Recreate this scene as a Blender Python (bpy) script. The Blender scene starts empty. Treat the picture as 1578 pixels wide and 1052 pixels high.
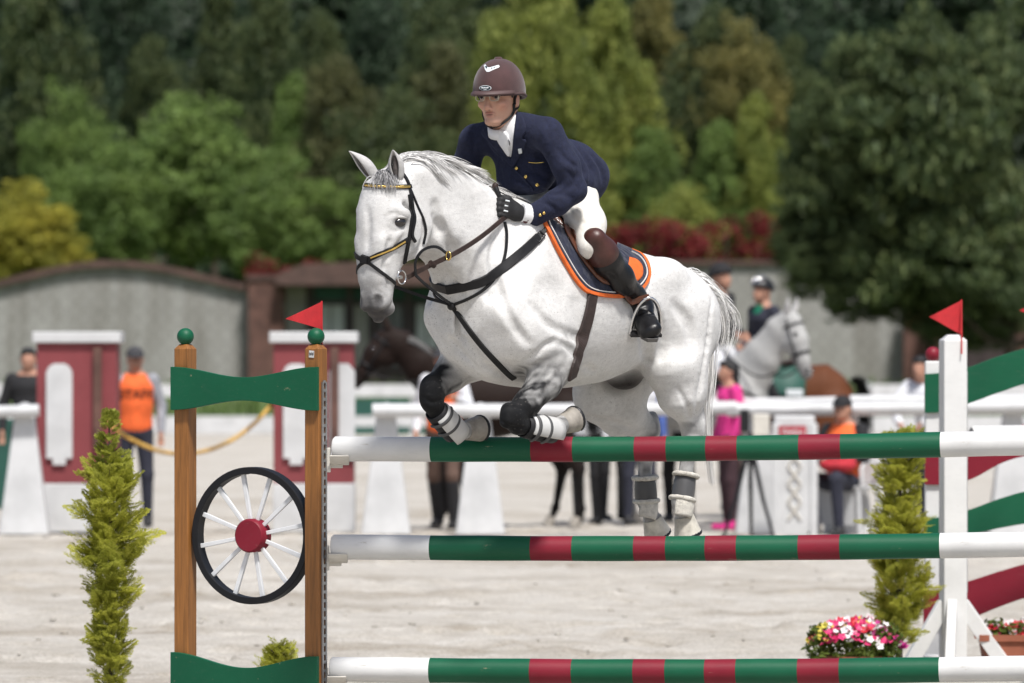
import bpy, math, random
import numpy as np
from mathutils import Vector, Matrix, Euler
from mathutils.bvhtree import BVHTree
from mathutils.geometry import delaunay_2d_cdt

random.seed(7); RNG = np.random.default_rng(7)
R = math.radians
scene = bpy.context.scene
COL = scene.collection

# ------------------------------------------------------------------ camera, sky, sun, exposure
CAM_H = 1.6; FPX = 8740.0; CX = 789.0; HY = 551.0        # eye height, focal length in photo pixels, centre column, horizon row
cam_d = bpy.data.cameras.new('camera'); cam = bpy.data.objects.new('camera', cam_d); COL.objects.link(cam)
cam.location = (0, 0, CAM_H); cam.rotation_euler = (R(90), 0, 0)
cam_d.sensor_width = 36.0; cam_d.lens = FPX / 1578 * 36
cam_d.shift_y = (HY - 526) / 1578
cam_d.clip_start = 0.5; cam_d.clip_end = 3000
cam_d.dof.use_dof = True; cam_d.dof.focus_distance = 22.55; cam_d.dof.aperture_fstop = 4.5
scene.camera = cam
SUN_EL, SUN_AZ = R(60), R(160)      # azimuth measured clockwise from +Y (north)
world = bpy.data.worlds.new('World'); scene.world = world; world.use_nodes = True
wn = world.node_tree; bgn = wn.nodes['Background']
sky = wn.nodes.new('ShaderNodeTexSky'); sky.sky_type = 'NISHITA'; sky.sun_disc = False
sky.sun_elevation = SUN_EL; sky.sun_rotation = SUN_AZ; sky.air_density = 1.0; sky.dust_density = 3.0; sky.ozone_density = 1.0
wn.links.new(sky.outputs[0], bgn.inputs[0]); bgn.inputs[1].default_value = 0.09
sun_d = bpy.data.lights.new('sun', 'SUN'); sun_d.energy = 3.9; sun_d.angle = R(7); sun_d.color = (1.0, 0.975, 0.94)
sun = bpy.data.objects.new('sun', sun_d); COL.objects.link(sun)
sdir = Vector((math.sin(SUN_AZ) * math.cos(SUN_EL), math.cos(SUN_AZ) * math.cos(SUN_EL), math.sin(SUN_EL)))
sun.rotation_euler = sdir.to_track_quat('Z', 'Y').to_euler()
scene.view_settings.view_transform = 'Standard'; scene.view_settings.look = 'None'
scene.view_settings.exposure = 0.25; scene.view_settings.gamma = 1.0; scene.view_settings.use_curve_mapping = False
scene.cycles.max_bounces = 6; scene.cycles.transparent_max_bounces = 8

def W(px, py, D):
    """a point of the place that stands D metres from the camera and shows at photo pixel (px, py)"""
    return Vector(((px - CX) / FPX * D, D, CAM_H - (py - HY) / FPX * D))
def gD(py):                      # distance at which flat ground shows at row py
    return CAM_H * FPX / (py - HY)

# ------------------------------------------------------------------ materials
def lin(c):
    return tuple(((v / 255) / 12.92 if v <= 10 else ((v / 255 + 0.055) / 1.055) ** 2.4) for v in c)
class NT:
    def __init__(s, name):
        s.m = bpy.data.materials.new(name); s.m.use_nodes = True; s.t = s.m.node_tree
        s.b = s.t.nodes['Principled BSDF']; s.tc = s.t.nodes.new('ShaderNodeTexCoord')
    def n(s, ty, **kw):
        nd = s.t.nodes.new(ty)
        for k, v in kw.items(): setattr(nd, k, v)
        return nd
    def l(s, a, b): s.t.links.new(a, b)
    def noise(s, scale, detail=4, rough=0.55, vec=None, stretch=None, coord='Object', dist=0.0):
        nd = s.n('ShaderNodeTexNoise'); nd.inputs['Scale'].default_value = scale
        nd.inputs['Detail'].default_value = detail; nd.inputs['Roughness'].default_value = rough
        nd.inputs['Distortion'].default_value = dist
        src = vec if vec is not None else s.tc.outputs[coord]
        if stretch:
            mp = s.n('ShaderNodeMapping'); mp.inputs['Scale'].default_value = stretch; s.l(src, mp.inputs[0]); src = mp.outputs[0]
        s.l(src, nd.inputs['Vector']); return nd.outputs['Fac']
    def ramp(s, fac, stops):
        r = s.n('ShaderNodeValToRGB'); e = r.color_ramp.elements
        while len(e) < len(stops): e.new(0.5)
        for i, (p, c) in enumerate(stops):
            e[i].position = p; e[i].color = tuple(c) + (1,) if len(c) == 3 else c
        s.l(fac, r.inputs[0]); return r.outputs[0]
    def mix(s, fac, a, b, blend='MIX'):
        m = s.n('ShaderNodeMix', data_type='RGBA', blend_type=blend)
        for sock, v in ((m.inputs[0], fac), (m.inputs[6], a), (m.inputs[7], b)):
            if hasattr(v, 'is_linked') or hasattr(v, 'links'): s.l(v, sock)
            elif isinstance(v, (int, float)): sock.default_value = v
            else: sock.default_value = tuple(v) + (1,) if len(v) == 3 else v
        return m.outputs[2]
    def bump(s, h, strength=0.3, dist=0.01):
        b = s.n('ShaderNodeBump'); b.inputs['Strength'].default_value = strength; b.inputs['Distance'].default_value = dist
        s.l(h, b.inputs['Height']); s.l(b.outputs[0], s.b.inputs['Normal'])
    def col(s, c): s.l(c, s.b.inputs['Base Color']) if hasattr(c, 'links') else setattr(s.b.inputs['Base Color'], 'default_value', tuple(c) + (1,))
    def rough(s, v): s.b.inputs['Roughness'].default_value = v
def pm(name, c, rough=0.6, var=0.15, scale=9.0, bump=0.15, bscale=60.0, metallic=0.0, c2=None, stretch=None, coat=0.0, sheen=0.0, bdist=0.004, spec=0.5):
    t = NT(name)
    a = tuple(max(0, v * (1 - var)) for v in c); b = c2 if c2 else tuple(min(1, v * (1 + var)) for v in c)
    f = t.noise(scale, 5, 0.6, stretch=stretch)
    t.col(t.ramp(f, [(0.32, a), (0.5, c), (0.72, b)])); t.rough(rough)
    t.b.inputs['Metallic'].default_value = metallic; t.b.inputs['Coat Weight'].default_value = coat
    t.b.inputs['Sheen Weight'].default_value = sheen; t.b.inputs['Specular IOR Level'].default_value = spec
    if bump: t.bump(t.noise(bscale, 4, 0.6, stretch=stretch), bump, bdist)
    return t.m
def paint(name, c, rough=0.42, wear=(0.33, 0.30, 0.25), amount=0.30, stretch=(0.6, 6, 6), scale=14.0, streak=0.25):
    """gloss paint on wood: slight fading, streaks of dirt and a few chips"""
    t = NT(name)
    f = t.noise(3.0, 5, 0.6)
    base = t.ramp(f, [(0.3, tuple(v * 0.86 for v in c)), (0.55, c), (0.8, tuple(min(1, v * 1.10 + 0.005) for v in c))])
    d = t.ramp(t.noise(scale, 6, 0.7, stretch=stretch), [(0.53, (0, 0, 0)), (0.75, (streak,) * 3)])
    base = t.mix(d, base, tuple(v * 0.55 + 0.05 for v in c))
    chip = t.ramp(t.noise(scale * 0.8, 8, 0.75, stretch=(stretch[0] * 0.8, stretch[1] * 0.6, stretch[2] * 0.6)), [(0.645, (0, 0, 0)), (0.67, (amount,) * 3)])
    t.col(t.mix(chip, base, wear)); t.rough(rough); t.b.inputs['Specular IOR Level'].default_value = 0.32
    t.bump(t.noise(40, 4, 0.6, stretch=stretch), 0.12, 0.003)
    return t.m

# ------------------------------------------------------------------ scene-graph helpers
def link(o, parent=None):
    COL.objects.link(o)
    if parent is not None: o.parent = parent
    return o
def tag(o, label=None, cat=None, group=None, kind=None):
    if label: o['label'] = label
    if cat: o['category'] = cat
    if group: o['group'] = group
    if kind: o['kind'] = kind
    return o
def thing(name, label, cat, loc=(0, 0, 0), rotz=0.0, group=None):
    o = bpy.data.objects.new(name, None); o.empty_display_size = 0.2; link(o)
    o.location = loc; o.rotation_euler = (0, 0, rotz)
    return tag(o, label, cat, group)
def mesh_of(name, V, F, smooth=False):
    me = bpy.data.meshes.new(name)
    if isinstance(V, np.ndarray): V = V.tolist()
    if isinstance(F, np.ndarray): F = F.tolist()
    me.from_pydata(V, [], F); me.update()
    if smooth: me.polygons.foreach_set('use_smooth', [True] * len(me.polygons))
    return me
def mobj(name, me, mat, parent=None):
    o = bpy.data.objects.new(name, me)
    if mat is not None and not me.materials: me.materials.append(mat)
    return link(o, parent)
def copy_tree(o, parent=None):
    c = o.copy(); COL.objects.link(c); c.parent = parent
    for ch in list(o.children): copy_tree(ch, c)
    return c
def bevel(o, w=0.004, seg=2):
    m = o.modifiers.new('bevel', 'BEVEL'); m.width = w; m.segments = seg; m.limit_method = 'ANGLE'; m.angle_limit = R(40); return o
class MB:
    def __init__(s): s.v = []; s.f = []; s.sm = []
    def add(s, V, F, smooth=False):
        n = len(s.v); s.v += [tuple(p) for p in V]; s.f += [tuple(i + n for i in f) for f in F]; s.sm += [smooth] * len(F); return s
    def box(s, lo, hi, M=None):
        P = [Vector((x, y, z)) for x in (lo[0], hi[0]) for y in (lo[1], hi[1]) for z in (lo[2], hi[2])]
        if M is not None: P = [M @ p for p in P]
        return s.add(P, [(0, 1, 3, 2), (4, 6, 7, 5), (0, 4, 5, 1), (2, 3, 7, 6), (0, 2, 6, 4), (1, 5, 7, 3)])
    def prism(s, poly, origin, ux, uz, thick):
        """polygon in the plane origin+ux*a+uz*b, extruded by thick along ux x uz (both sides)"""
        o = Vector(origin); ux = Vector(ux).normalized(); uz = Vector(uz).normalized(); nn = ux.cross(uz) * (thick / 2); n = len(poly)
        P = [o + ux * a + uz * b - nn for a, b in poly] + [o + ux * a + uz * b + nn for a, b in poly]
        F = [tuple(range(n - 1, -1, -1)), tuple(range(n, 2 * n))] + [(i, (i + 1) % n, n + (i + 1) % n, n + i) for i in range(n)]
        return s.add(P, F)
    def strip(s, top, bot, origin, ux, uz, thick):
        """board between two edge lines (same a values), as quads so that concave outlines stay clean"""
        o = Vector(origin); ux = Vector(ux).normalized(); uz = Vector(uz).normalized(); nn = ux.cross(uz) * (thick / 2); n = len(top)
        P = []
        for sgn in (-1, 1):
            P += [o + ux * a + uz * b + nn * sgn for a, b in top] + [o + ux * a + uz * b + nn * sgn for a, b in bot]
        F = []
        for i in range(n - 1):
            F += [(i, i + 1, n + i + 1, n + i), (2 * n + i + 1, 2 * n + i, 3 * n + i, 3 * n + i + 1), (i + 1, i, 2 * n + i, 2 * n + i + 1), (n + i, n + i + 1, 3 * n + i + 1, 3 * n + i)]
        F += [(0, n, 3 * n, 2 * n), (n - 1, 3 * n - 1, 4 * n - 1, 2 * n - 1)]
        F[-1] = (2 * n - 1, n - 1, 3 * n - 1, 4 * n - 1)
        return s.add(P, F)
    def tube(s, pts, rad, n=12, caps=True, ell=None, up=None):
        pts = [Vector(p) for p in pts]; m = len(pts)
        if not hasattr(rad, '__len__'): rad = [rad] * m
        P = []; prev = None
        for i, p in enumerate(pts):
            tg = (pts[min(i + 1, m - 1)] - pts[max(i - 1, 0)]).normalized()
            if prev is None:
                a = Vector(up) if up is not None else (Vector((0, 0, 1)) if abs(tg.z) < 0.9 else Vector((1, 0, 0)))
                a = (a - tg * a.dot(tg)).normalized()
            else: a = (prev - tg * prev.dot(tg)).normalized()
            prev = a; b = tg.cross(a); e = ell if ell else 1.0
            for k in range(n):
                th = 2 * math.pi * k / n; P.append(p + a * (rad[i] * math.cos(th)) + b * (rad[i] * e * math.sin(th)))
        F = [(i * n + k, i * n + (k + 1) % n, (i + 1) * n + (k + 1) % n, (i + 1) * n + k) for i in range(m - 1) for k in range(n)]
        s.add(P, F, True)
        if caps:
            s.add(P[:n], [tuple(range(n - 1, -1, -1))]); s.add(P[-n:], [tuple(range(n))])
        return s
    def ball(s, c, r, nu=16, nv=10, M=None):
        c = Vector(c); r = (r, r, r) if not hasattr(r, '__len__') else r
        P = []; F = []
        for j in range(nv + 1):
            ph = math.pi * j / nv
            for i in range(nu):
                th = 2 * math.pi * i / nu
                q = Vector((r[0] * math.sin(ph) * math.cos(th), r[1] * math.sin(ph) * math.sin(th), r[2] * math.cos(ph)))
                P.append(c + (M @ q if M is not None else q))
        for j in range(nv):
            for i in range(nu):
                F.append((j * nu + i, (j + 1) * nu + i, (j + 1) * nu + (i + 1) % nu, j * nu + (i + 1) % nu))
        return s.add(P, F, True)
    def ribbon(s, pts, nor, width, thick):
        """flat strap swept along pts, nor = outward normals"""
        m = len(pts); P = []
        if not hasattr(width, '__len__'): width = [width] * m
        for i in range(m):
            tg = (pts[min(i + 1, m - 1)] - pts[max(i - 1, 0)]).normalized(); n = (nor[i] - tg * nor[i].dot(tg)).normalized(); b = tg.cross(n)
            h = width[i] / 2
            P += [pts[i] + b * h, pts[i] + b * h * 0.8 + n * thick, pts[i] - b * h * 0.8 + n * thick, pts[i] - b * h]
        F = []
        for i in range(m - 1):
            for k in range(4):
                F.append((i * 4 + k, (i + 1) * 4 + k, (i + 1) * 4 + (k + 1) % 4, i * 4 + (k + 1) % 4))
        F += [(0, 1, 2, 3), ((m - 1) * 4 + 3, (m - 1) * 4 + 2, (m - 1) * 4 + 1, (m - 1) * 4)]
        return s.add(P, F, False)
    def shift(s, d):
        d = Vector(d); s.v = [tuple(Vector(p) - d) for p in s.v]; return s
    def mesh(s, name):
        me = bpy.data.meshes.new(name); me.from_pydata(s.v, [], s.f); me.update()
        me.polygons.foreach_set('use_smooth', s.sm); return me
    def build(s, name, mat, parent=None):
        return mobj(name, s.mesh(name), mat, parent)
def catmull(P, n=8):
    P = [np.array(p, float) for p in P]; Q = [2 * P[0] - P[1]] + P + [2 * P[-1] - P[-2]]; out = []
    for i in range(1, len(Q) - 2):
        for j in range(n):
            t = j / n
            out.append(0.5 * (2 * Q[i] + (Q[i + 1] - Q[i - 1]) * t + (2 * Q[i - 1] - 5 * Q[i] + 4 * Q[i + 1] - Q[i + 2]) * t * t + (3 * Q[i] - Q[i - 1] - 3 * Q[i + 1] + Q[i + 2]) * t ** 3))
    out.append(P[-1]); return out

# ------------------------------------------------------------------ modelling bodies: blended volumes turned into one continuous skin
def ell(c, r, k=0.03, rz=0.0, ry=0.0, sub=False):
    r = np.array((r, r, r) if not hasattr(r, '__len__') else r, float)
    return dict(t='ell', c=np.array(c, float), r=r, k=k, rot=np.array((Euler((0, ry, rz)).to_matrix())), sub=sub)
def ec(A, B, ra, rb, k=0.03, lat=(0, 1, 0), sub=False):
    ra = (ra, ra) if not hasattr(ra, '__len__') else ra; rb = (rb, rb) if not hasattr(rb, '__len__') else rb
    return dict(t='ec', A=np.array(A, float), B=np.array(B, float), ra=ra, rb=rb, k=k, lat=np.array(lat, float), sub=sub)
def chain(pts, rads, k=0.03, lat=(0, 1, 0)):
    return [ec(pts[i], pts[i + 1], rads[i], rads[i + 1], k, lat) for i in range(len(pts) - 1)]
def sec(axis, T, C, c0, a, b, k=0.03, n=2.0):
    """sections across an axis ('x': a = half height round z, b = half width; 'z': a = half depth round x, b = half width)"""
    return dict(t='sec', axis=axis, T=np.array(T, float), C=np.array(C, float), a=np.array(a, float), b=np.array(b, float), k=k, n=n, sub=False)
def smooth_interp(x, T, Y):
    o = np.argsort(T); xs = np.linspace(T[o][0], T[o][-1], 240); ys = np.interp(xs, T[o], Y[o])
    w = 11; kern = np.hanning(w + 2)[1:-1]; kern /= kern.sum()
    ys = np.convolve(np.pad(ys, w // 2, mode='edge'), kern, 'valid'); return np.interp(x, xs, ys)
def prim_bounds(p):
    if p['t'] == 'ell': m = p['r'].max(); return p['c'] - m, p['c'] + m
    if p['t'] == 'ec': m = max(*p['ra'], *p['rb']); return np.minimum(p['A'], p['B']) - m, np.maximum(p['A'], p['B']) + m
    b = p['b'].max()
    if p['axis'] == 'x': return np.array((p['T'].min() - .03, -b, (p['C'] - p['a']).min())), np.array((p['T'].max() + .03, b, (p['C'] + p['a']).max()))
    return np.array(((p['C'] - p['a']).min(), -b, p['T'].min() - .03)), np.array(((p['C'] + p['a']).max(), b, p['T'].max() + .03))
def prim_eval(p, X, Y, Z):
    if p['t'] == 'ell':
        q = [X - p['c'][0], Y - p['c'][1], Z - p['c'][2]]; m = p['rot']; r = p['r']
        L = [m[0, i] * q[0] + m[1, i] * q[1] + m[2, i] * q[2] for i in range(3)]
        k0 = np.sqrt(sum((L[i] / r[i]) ** 2 for i in range(3))); k1 = np.sqrt(sum((L[i] / r[i] ** 2) ** 2 for i in range(3))) + 1e-6
        return k0 * (k0 - 1) / k1
    if p['t'] == 'ec':
        A, B = p['A'], p['B']; d = B - A; L = np.linalg.norm(d); d = d / L
        lat = p['lat'] - d * p['lat'].dot(d); lat /= np.linalg.norm(lat) + 1e-9; nv = np.cross(d, lat)
        q = [X - A[0], Y - A[1], Z - A[2]]
        u = q[0] * d[0] + q[1] * d[1] + q[2] * d[2]; v = q[0] * nv[0] + q[1] * nv[1] + q[2] * nv[2]; w = q[0] * lat[0] + q[1] * lat[1] + q[2] * lat[2]
        s = np.clip(u / L, 0, 1); e = u - s * L; a = p['ra'][0] + (p['rb'][0] - p['ra'][0]) * s; b = p['ra'][1] + (p['rb'][1] - p['ra'][1]) * s; m = np.minimum(a, b)
        k0 = np.sqrt((v / a) ** 2 + (w / b) ** 2 + (e / m) ** 2); k1 = np.sqrt((v / a ** 2) ** 2 + (w / b ** 2) ** 2 + (e / m ** 2) ** 2) + 1e-6
        return k0 * (k0 - 1) / k1
    S, O = (X, Z) if p['axis'] == 'x' else (Z, X)
    t1 = S[:, 0, 0] if p['axis'] == 'x' else S[0, 0, :]; sh = (-1, 1, 1) if p['axis'] == 'x' else (1, 1, -1)
    tc = np.clip(t1, p['T'].min(), p['T'].max()); e = ((t1 - tc) / 0.02).reshape(sh)
    c = smooth_interp(tc, p['T'], p['C']).reshape(sh); a = smooth_interp(tc, p['T'], p['a']).reshape(sh); b = smooth_interp(tc, p['T'], p['b']).reshape(sh)
    n = p['n']; v = np.abs(O - c); w = np.abs(Y)
    k0 = ((v / a) ** n + (w / b) ** n + np.abs(e) ** n) ** (1 / n); k1 = np.sqrt((v / a ** 2) ** 2 + (w / b ** 2) ** 2) + 1e-3
    k1 = np.maximum(k1, 0.5 / np.maximum(a, b))
    return k0 * (k0 - 1) / k1
def surface_nets(g, org, h):
    ins = g < 0; c = np.zeros(tuple(s - 1 for s in g.shape), np.int8)
    cor = [(i, j, k) for i in (0, 1) for j in (0, 1) for k in (0, 1)]
    for i, j, k in cor: c += ins[i:i + c.shape[0], j:j + c.shape[1], k:k + c.shape[2]]
    mixed = (c > 0) & (c < 8); idx = -np.ones(c.shape, np.int64); cells = np.argwhere(mixed); idx[mixed] = np.arange(len(cells))
    pos = np.zeros((len(cells), 3)); cnt = np.zeros(len(cells))
    for a in cor:
        for ax in range(3):
            if a[ax]: continue
            b = list(a); b[ax] = 1
            ga = g[cells[:, 0] + a[0], cells[:, 1] + a[1], cells[:, 2] + a[2]]; gb = g[cells[:, 0] + b[0], cells[:, 1] + b[1], cells[:, 2] + b[2]]
            m = (ga < 0) != (gb < 0); t = np.where(m, ga / np.where(m, ga - gb, 1), 0)
            q = np.zeros((len(cells), 3)); q += a; q[:, ax] += t; pos[m] += q[m]; cnt[m] += 1
    V = org + h * (cells + pos / cnt[:, None]); F = []
    for ax in range(3):
        o1, o2 = (ax + 1) % 3, (ax + 2) % 3
        sl0 = [slice(None)] * 3; sl1 = [slice(None)] * 3; sl0[ax] = slice(0, -1); sl1[ax] = slice(1, None)
        a = ins[tuple(sl0)]; b = ins[tuple(sl1)]; E = np.argwhere(a != b)
        E = E[(E[:, o1] > 0) & (E[:, o2] > 0) & (E[:, o1] < g.shape[o1] - 1) & (E[:, o2] < g.shape[o2] - 1)]
        def cid(d1, d2):
            q = E.copy(); q[:, o1] += d1; q[:, o2] += d2; return idx[q[:, 0], q[:, 1], q[:, 2]]
        Q = np.stack([cid(-1, -1), cid(0, -1), cid(0, 0), cid(-1, 0)], 1); fl = ~a[E[:, 0], E[:, 1], E[:, 2]]
        Q[fl] = Q[fl][:, ::-1]; F.append(Q)
    return V, np.concatenate(F)
def relax(V, F, it=2, lam=0.5):
    e = np.concatenate([F[:, [0, 1]], F[:, [1, 2]], F[:, [2, 3]], F[:, [3, 0]]]); e = np.concatenate([e, e[:, ::-1]])
    deg = np.bincount(e[:, 0], minlength=len(V))[:, None]
    for _ in range(it):
        s = np.stack([np.bincount(e[:, 0], weights=V[e[:, 1], i], minlength=len(V)) for i in range(3)], 1); V = V + lam * (s / np.maximum(deg, 1) - V)
    return V
def skin(prims, h, it=2, cut=None):
    """prims -> (verts, quads); cut = [(point, normal)] keeps the side the normal points away from"""
    lo = np.min([prim_bounds(p)[0] for p in prims if not p['sub']], 0) - 4 * h; hi = np.max([prim_bounds(p)[1] for p in prims if not p['sub']], 0) + 4 * h
    N = np.ceil((hi - lo) / h).astype(int) + 1; G = np.full(N, 0.5, np.float32)
    ax = [lo[i] + h * np.arange(N[i]) for i in range(3)]
    for p in prims:
        b0, b1 = prim_bounds(p); mg = p['k'] + 3 * h
        i0 = np.clip(np.floor((b0 - mg - lo) / h).astype(int), 0, N); i1 = np.clip(np.ceil((b1 + mg - lo) / h).astype(int) + 1, 0, N)
        if np.any(i1 <= i0): continue
        X, Y, Z = np.meshgrid(ax[0][i0[0]:i1[0]], ax[1][i0[1]:i1[1]], ax[2][i0[2]:i1[2]], indexing='ij', sparse=p['t'] != 'sec')
        d = prim_eval(p, X, Y, Z).astype(np.float32); sl = tuple(slice(i0[i], i1[i]) for i in range(3)); g = G[sl]; k = p['k']
        if p['sub']:
            d = -d; hh = np.clip(k - np.abs(d - g), 0, None) / k; G[sl] = np.maximum(d, g) + hh * hh * k * 0.25
        else:
            hh = np.clip(k - np.abs(d - g), 0, None) / k; G[sl] = np.minimum(d, g) - hh * hh * k * 0.25
    if cut:
        X, Y, Z = np.meshgrid(*ax, indexing='ij', sparse=True)
        for (p0, n) in cut:
            n = np.array(n, float); n /= np.linalg.norm(n); G = np.maximum(G, ((X - p0[0]) * n[0] + (Y - p0[1]) * n[1] + (Z - p0[2]) * n[2]).astype(np.float32))
    V, F = surface_nets(G, lo, h); return relax(V, F, it), F
def paint_verts(me, C):
    at = me.color_attributes.new('Col', 'FLOAT_COLOR', 'POINT'); C4 = np.ones((len(C), 4), np.float32); C4[:, :3] = C; at.data.foreach_set('color', C4.ravel())
def text_poly(txt, size):
    """(verts, faces) of flat lettering, centred, in the x-z plane"""
    cu = bpy.data.curves.new('t', 'FONT'); cu.body = txt; cu.size = size; cu.align_x = 'CENTER'; cu.align_y = 'CENTER'
    o = bpy.data.objects.new('t', cu); COL.objects.link(o); dg = bpy.context.evaluated_depsgraph_get(); me = o.evaluated_get(dg).to_mesh()
    V = [(v.co.x, v.co.y) for v in me.vertices]; F = [tuple(p.vertices) for p in me.polygons]
    o.evaluated_get(dg).to_mesh_clear(); bpy.data.objects.remove(o); bpy.data.curves.remove(cu); return V, F

# ------------------------------------------------------------------ shared materials
M = {}
M['white_paint'] = paint('white paint', (0.70, 0.70, 0.69), 0.5, (0.40, 0.36, 0.30), 0.5, streak=0.22)
M['green_paint'] = paint('green paint', (0.003, 0.092, 0.042), 0.5, (0.42, 0.33, 0.22), 0.5)
M['red_paint'] = paint('red paint', (0.205, 0.010, 0.024), 0.5, (0.36, 0.26, 0.2), 0.4)
M['rose_paint'] = paint('rose paint', (0.225, 0.050, 0.056), 0.55, amount=0.1)
M['wood'] = pm('varnished post wood', (0.265, 0.108, 0.026), 0.45, 0.28, 10, 0.25, 40, stretch=(8, 8, 0.5))
M['black_paint'] = pm('black paint', (0.010, 0.010, 0.012), 0.5, 0.2, spec=0.3)
M['spoke'] = pm('spoke paint', (0.72, 0.73, 0.74), 0.42, 0.08)
M['plastic_white'] = pm('white plastic', (0.56, 0.565, 0.57), 0.5, 0.14, 3, 0.05)
M['cup'] = pm('cup plastic', (0.60, 0.57, 0.51), 0.5, 0.12)
M['steel'] = pm('galvanised steel', (0.42, 0.43, 0.44), 0.38, 0.15, 30, 0.1, metallic=0.85)
M['chrome'] = pm('polished steel', (0.75, 0.75, 0.76), 0.14, 0.04, bump=0.0, metallic=1.0)
M['dark_metal'] = pm('dark metal', (0.02, 0.02, 0.022), 0.4, 0.2, metallic=0.4)
M['gold'] = pm('gold metal', (0.75, 0.52, 0.16), 0.25, 0.12, bump=0, metallic=1.0)
M['flag'] = pm('red flag cloth', (0.47, 0.016, 0.022), 0.75, 0.14, 20, 0.15, 200)
M['terracotta'] = pm('terracotta', (0.27, 0.085, 0.045), 0.75, 0.2)
M['rope'] = pm('yellow rope', (0.55, 0.33, 0.07), 0.8, 0.2, 60)

# ------------------------------------------------------------------ the ground: one sheet, fine near the jump, coarse to the horizon
def spaced(a, step0, grow, far):
    out = [a]; st = step0
    while out[-1] < far: st *= grow; out.append(out[-1] + st)
    return out
def ground_z(x, y):
    t = np.clip((y - 121) / 30.0, 0, 1); return 0.78 * t * t * (3 - 2 * t)
gx = np.arange(-5.0, 5.01, 0.055); e = np.array(spaced(5.0, 0.08, 1.22, 900.0)[1:]); gx = np.concatenate([-e[::-1], gx, e])
gy = np.concatenate([-np.array(spaced(0, 1.0, 1.5, 300))[::-1], np.arange(1.0, 22, 1.0), np.arange(22, 60, 0.075), np.array(spaced(60.0, 0.08, 1.06, 1500))])
GX, GY = np.meshgrid(gx, gy, indexing='xy')
def vnoise(x, y, sc, seed):
    rng = np.random.default_rng(seed); T = rng.random((256, 256)); u = x * sc; v = y * sc
    i = np.floor(u).astype(int); j = np.floor(v).astype(int); fu = u - i; fv = v - j; fu = fu * fu * (3 - 2 * fu); fv = fv * fv * (3 - 2 * fv)
    a = T[i % 256, j % 256]; b = T[(i + 1) % 256, j % 256]; c = T[i % 256, (j + 1) % 256]; d = T[(i + 1) % 256, (j + 1) % 256]
    return (a * (1 - fu) + b * fu) * (1 - fv) + (c * (1 - fu) + d * fu) * fv - 0.5
fade = np.clip((75 - GY) / 20, 0, 1) * np.clip((GY - 15) / 6, 0, 1) * np.clip((9 - np.abs(GX)) / 3, 0, 1)
churn = np.clip(vnoise(GX, GY, 0.45, 3) * 2.6 + 0.35, 0, 1)
GZ = (vnoise(GX, GY, 0.6, 1) * 0.05 + vnoise(GX * 0.7, GY, 2.1, 2) * 0.022 + churn * (vnoise(GX, GY, 4.5, 4) * 0.045 + vnoise(GX, GY, 8.0, 5) * 0.032) + vnoise(GX * 0.25, GY, 3.0, 8) * 0.010) * fade
for _ in range(620):             # hoof prints
    hx = RNG.uniform(-4.8, 4.8); hy = RNG.uniform(24, 56); r = RNG.uniform(0.07, 0.12)
    i0, i1 = np.searchsorted(gx, [hx - 0.3, hx + 0.3]); j0, j1 = np.searchsorted(gy, [hy - 0.4, hy + 0.4])
    dd = np.hypot(GX[j0:j1, i0:i1] - hx, (GY[j0:j1, i0:i1] - hy) * 0.8) / r
    GZ[j0:j1, i0:i1] += -0.032 * np.exp(-dd ** 4) + 0.018 * np.exp(-((dd - 1.35) / 0.35) ** 2)
GZ -= np.where(fade > 0, 0.02 * fade, 0)
GZ += ground_z(GX, GY)
ny, nx = GX.shape; V = np.stack([GX.ravel(), GY.ravel(), GZ.ravel()], 1)
ii = (np.arange(ny - 1)[:, None] * nx + np.arange(nx - 1)[None, :]).ravel(); F = np.stack([ii, ii + 1, ii + nx + 1, ii + nx], 1)
t = NT('sand')
c1 = t.ramp(t.noise(1.3, 6, 0.65, coord='Object'), [(0.28, (0.50, 0.465, 0.41)), (0.5, (0.59, 0.555, 0.50)), (0.72, (0.655, 0.625, 0.575))])
c2 = t.ramp(t.noise(5, 8, 0.7, stretch=(0.35, 1.2, 1)), [(0.48, (1, 1, 1)), (0.70, (0.80, 0.78, 0.75))])
c3 = t.mix(1.0, c1, c2, 'MULTIPLY')
c4 = t.ramp(t.noise(0.55, 6, 0.6, stretch=(0.45, 1.0, 1), dist=0.6), [(0.52, (1, 1, 1)), (0.64, (0.78, 0.75, 0.71))])
c3 = t.mix(1.0, c3, c4, 'MULTIPLY')
grain = t.ramp(t.noise(48, 8, 0.85, stretch=(1, .6, 1)), [(0.34, (0.60, 0.58, 0.55)), (0.56, (1.0, 1.0, 1.0))])
t.col(t.mix(1.0, c3, grain, 'MULTIPLY')); t.rough(0.95); t.b.inputs['Specular IOR Level'].default_value = 0.2
t.bump(t.noise(55, 8, 0.8), 0.7, 0.02)
gnd = tag(mobj('ground', mesh_of('ground', V, F, True), t.m), kind='structure')

# clods of sand lying on the surface
mb = MB(); rngc = random.Random(5)
for _ in range(800):
    x = rngc.uniform(-4.6, 4.6); y = 24 + 30 * rngc.random() ** 1.3
    if vnoise(np.array([x]), np.array([y]), 0.45, 3)[0] < -0.1 and rngc.random() < 0.8: continue
    i = np.searchsorted(gx, x); j = np.searchsorted(gy, y); z = GZ[j, i]; r_ = rngc.uniform(0.006, 0.022)
    mb.ball((x, y, z + r_ * 0.3), (r_ * rngc.uniform(.7, 1.5), r_, r_ * rngc.uniform(.3, .6)), 6, 4)
tag(mb.build('sand_clods', t.m), 'small clods of sand scattered over the churned arena surface', 'sand', kind='stuff')

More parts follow.
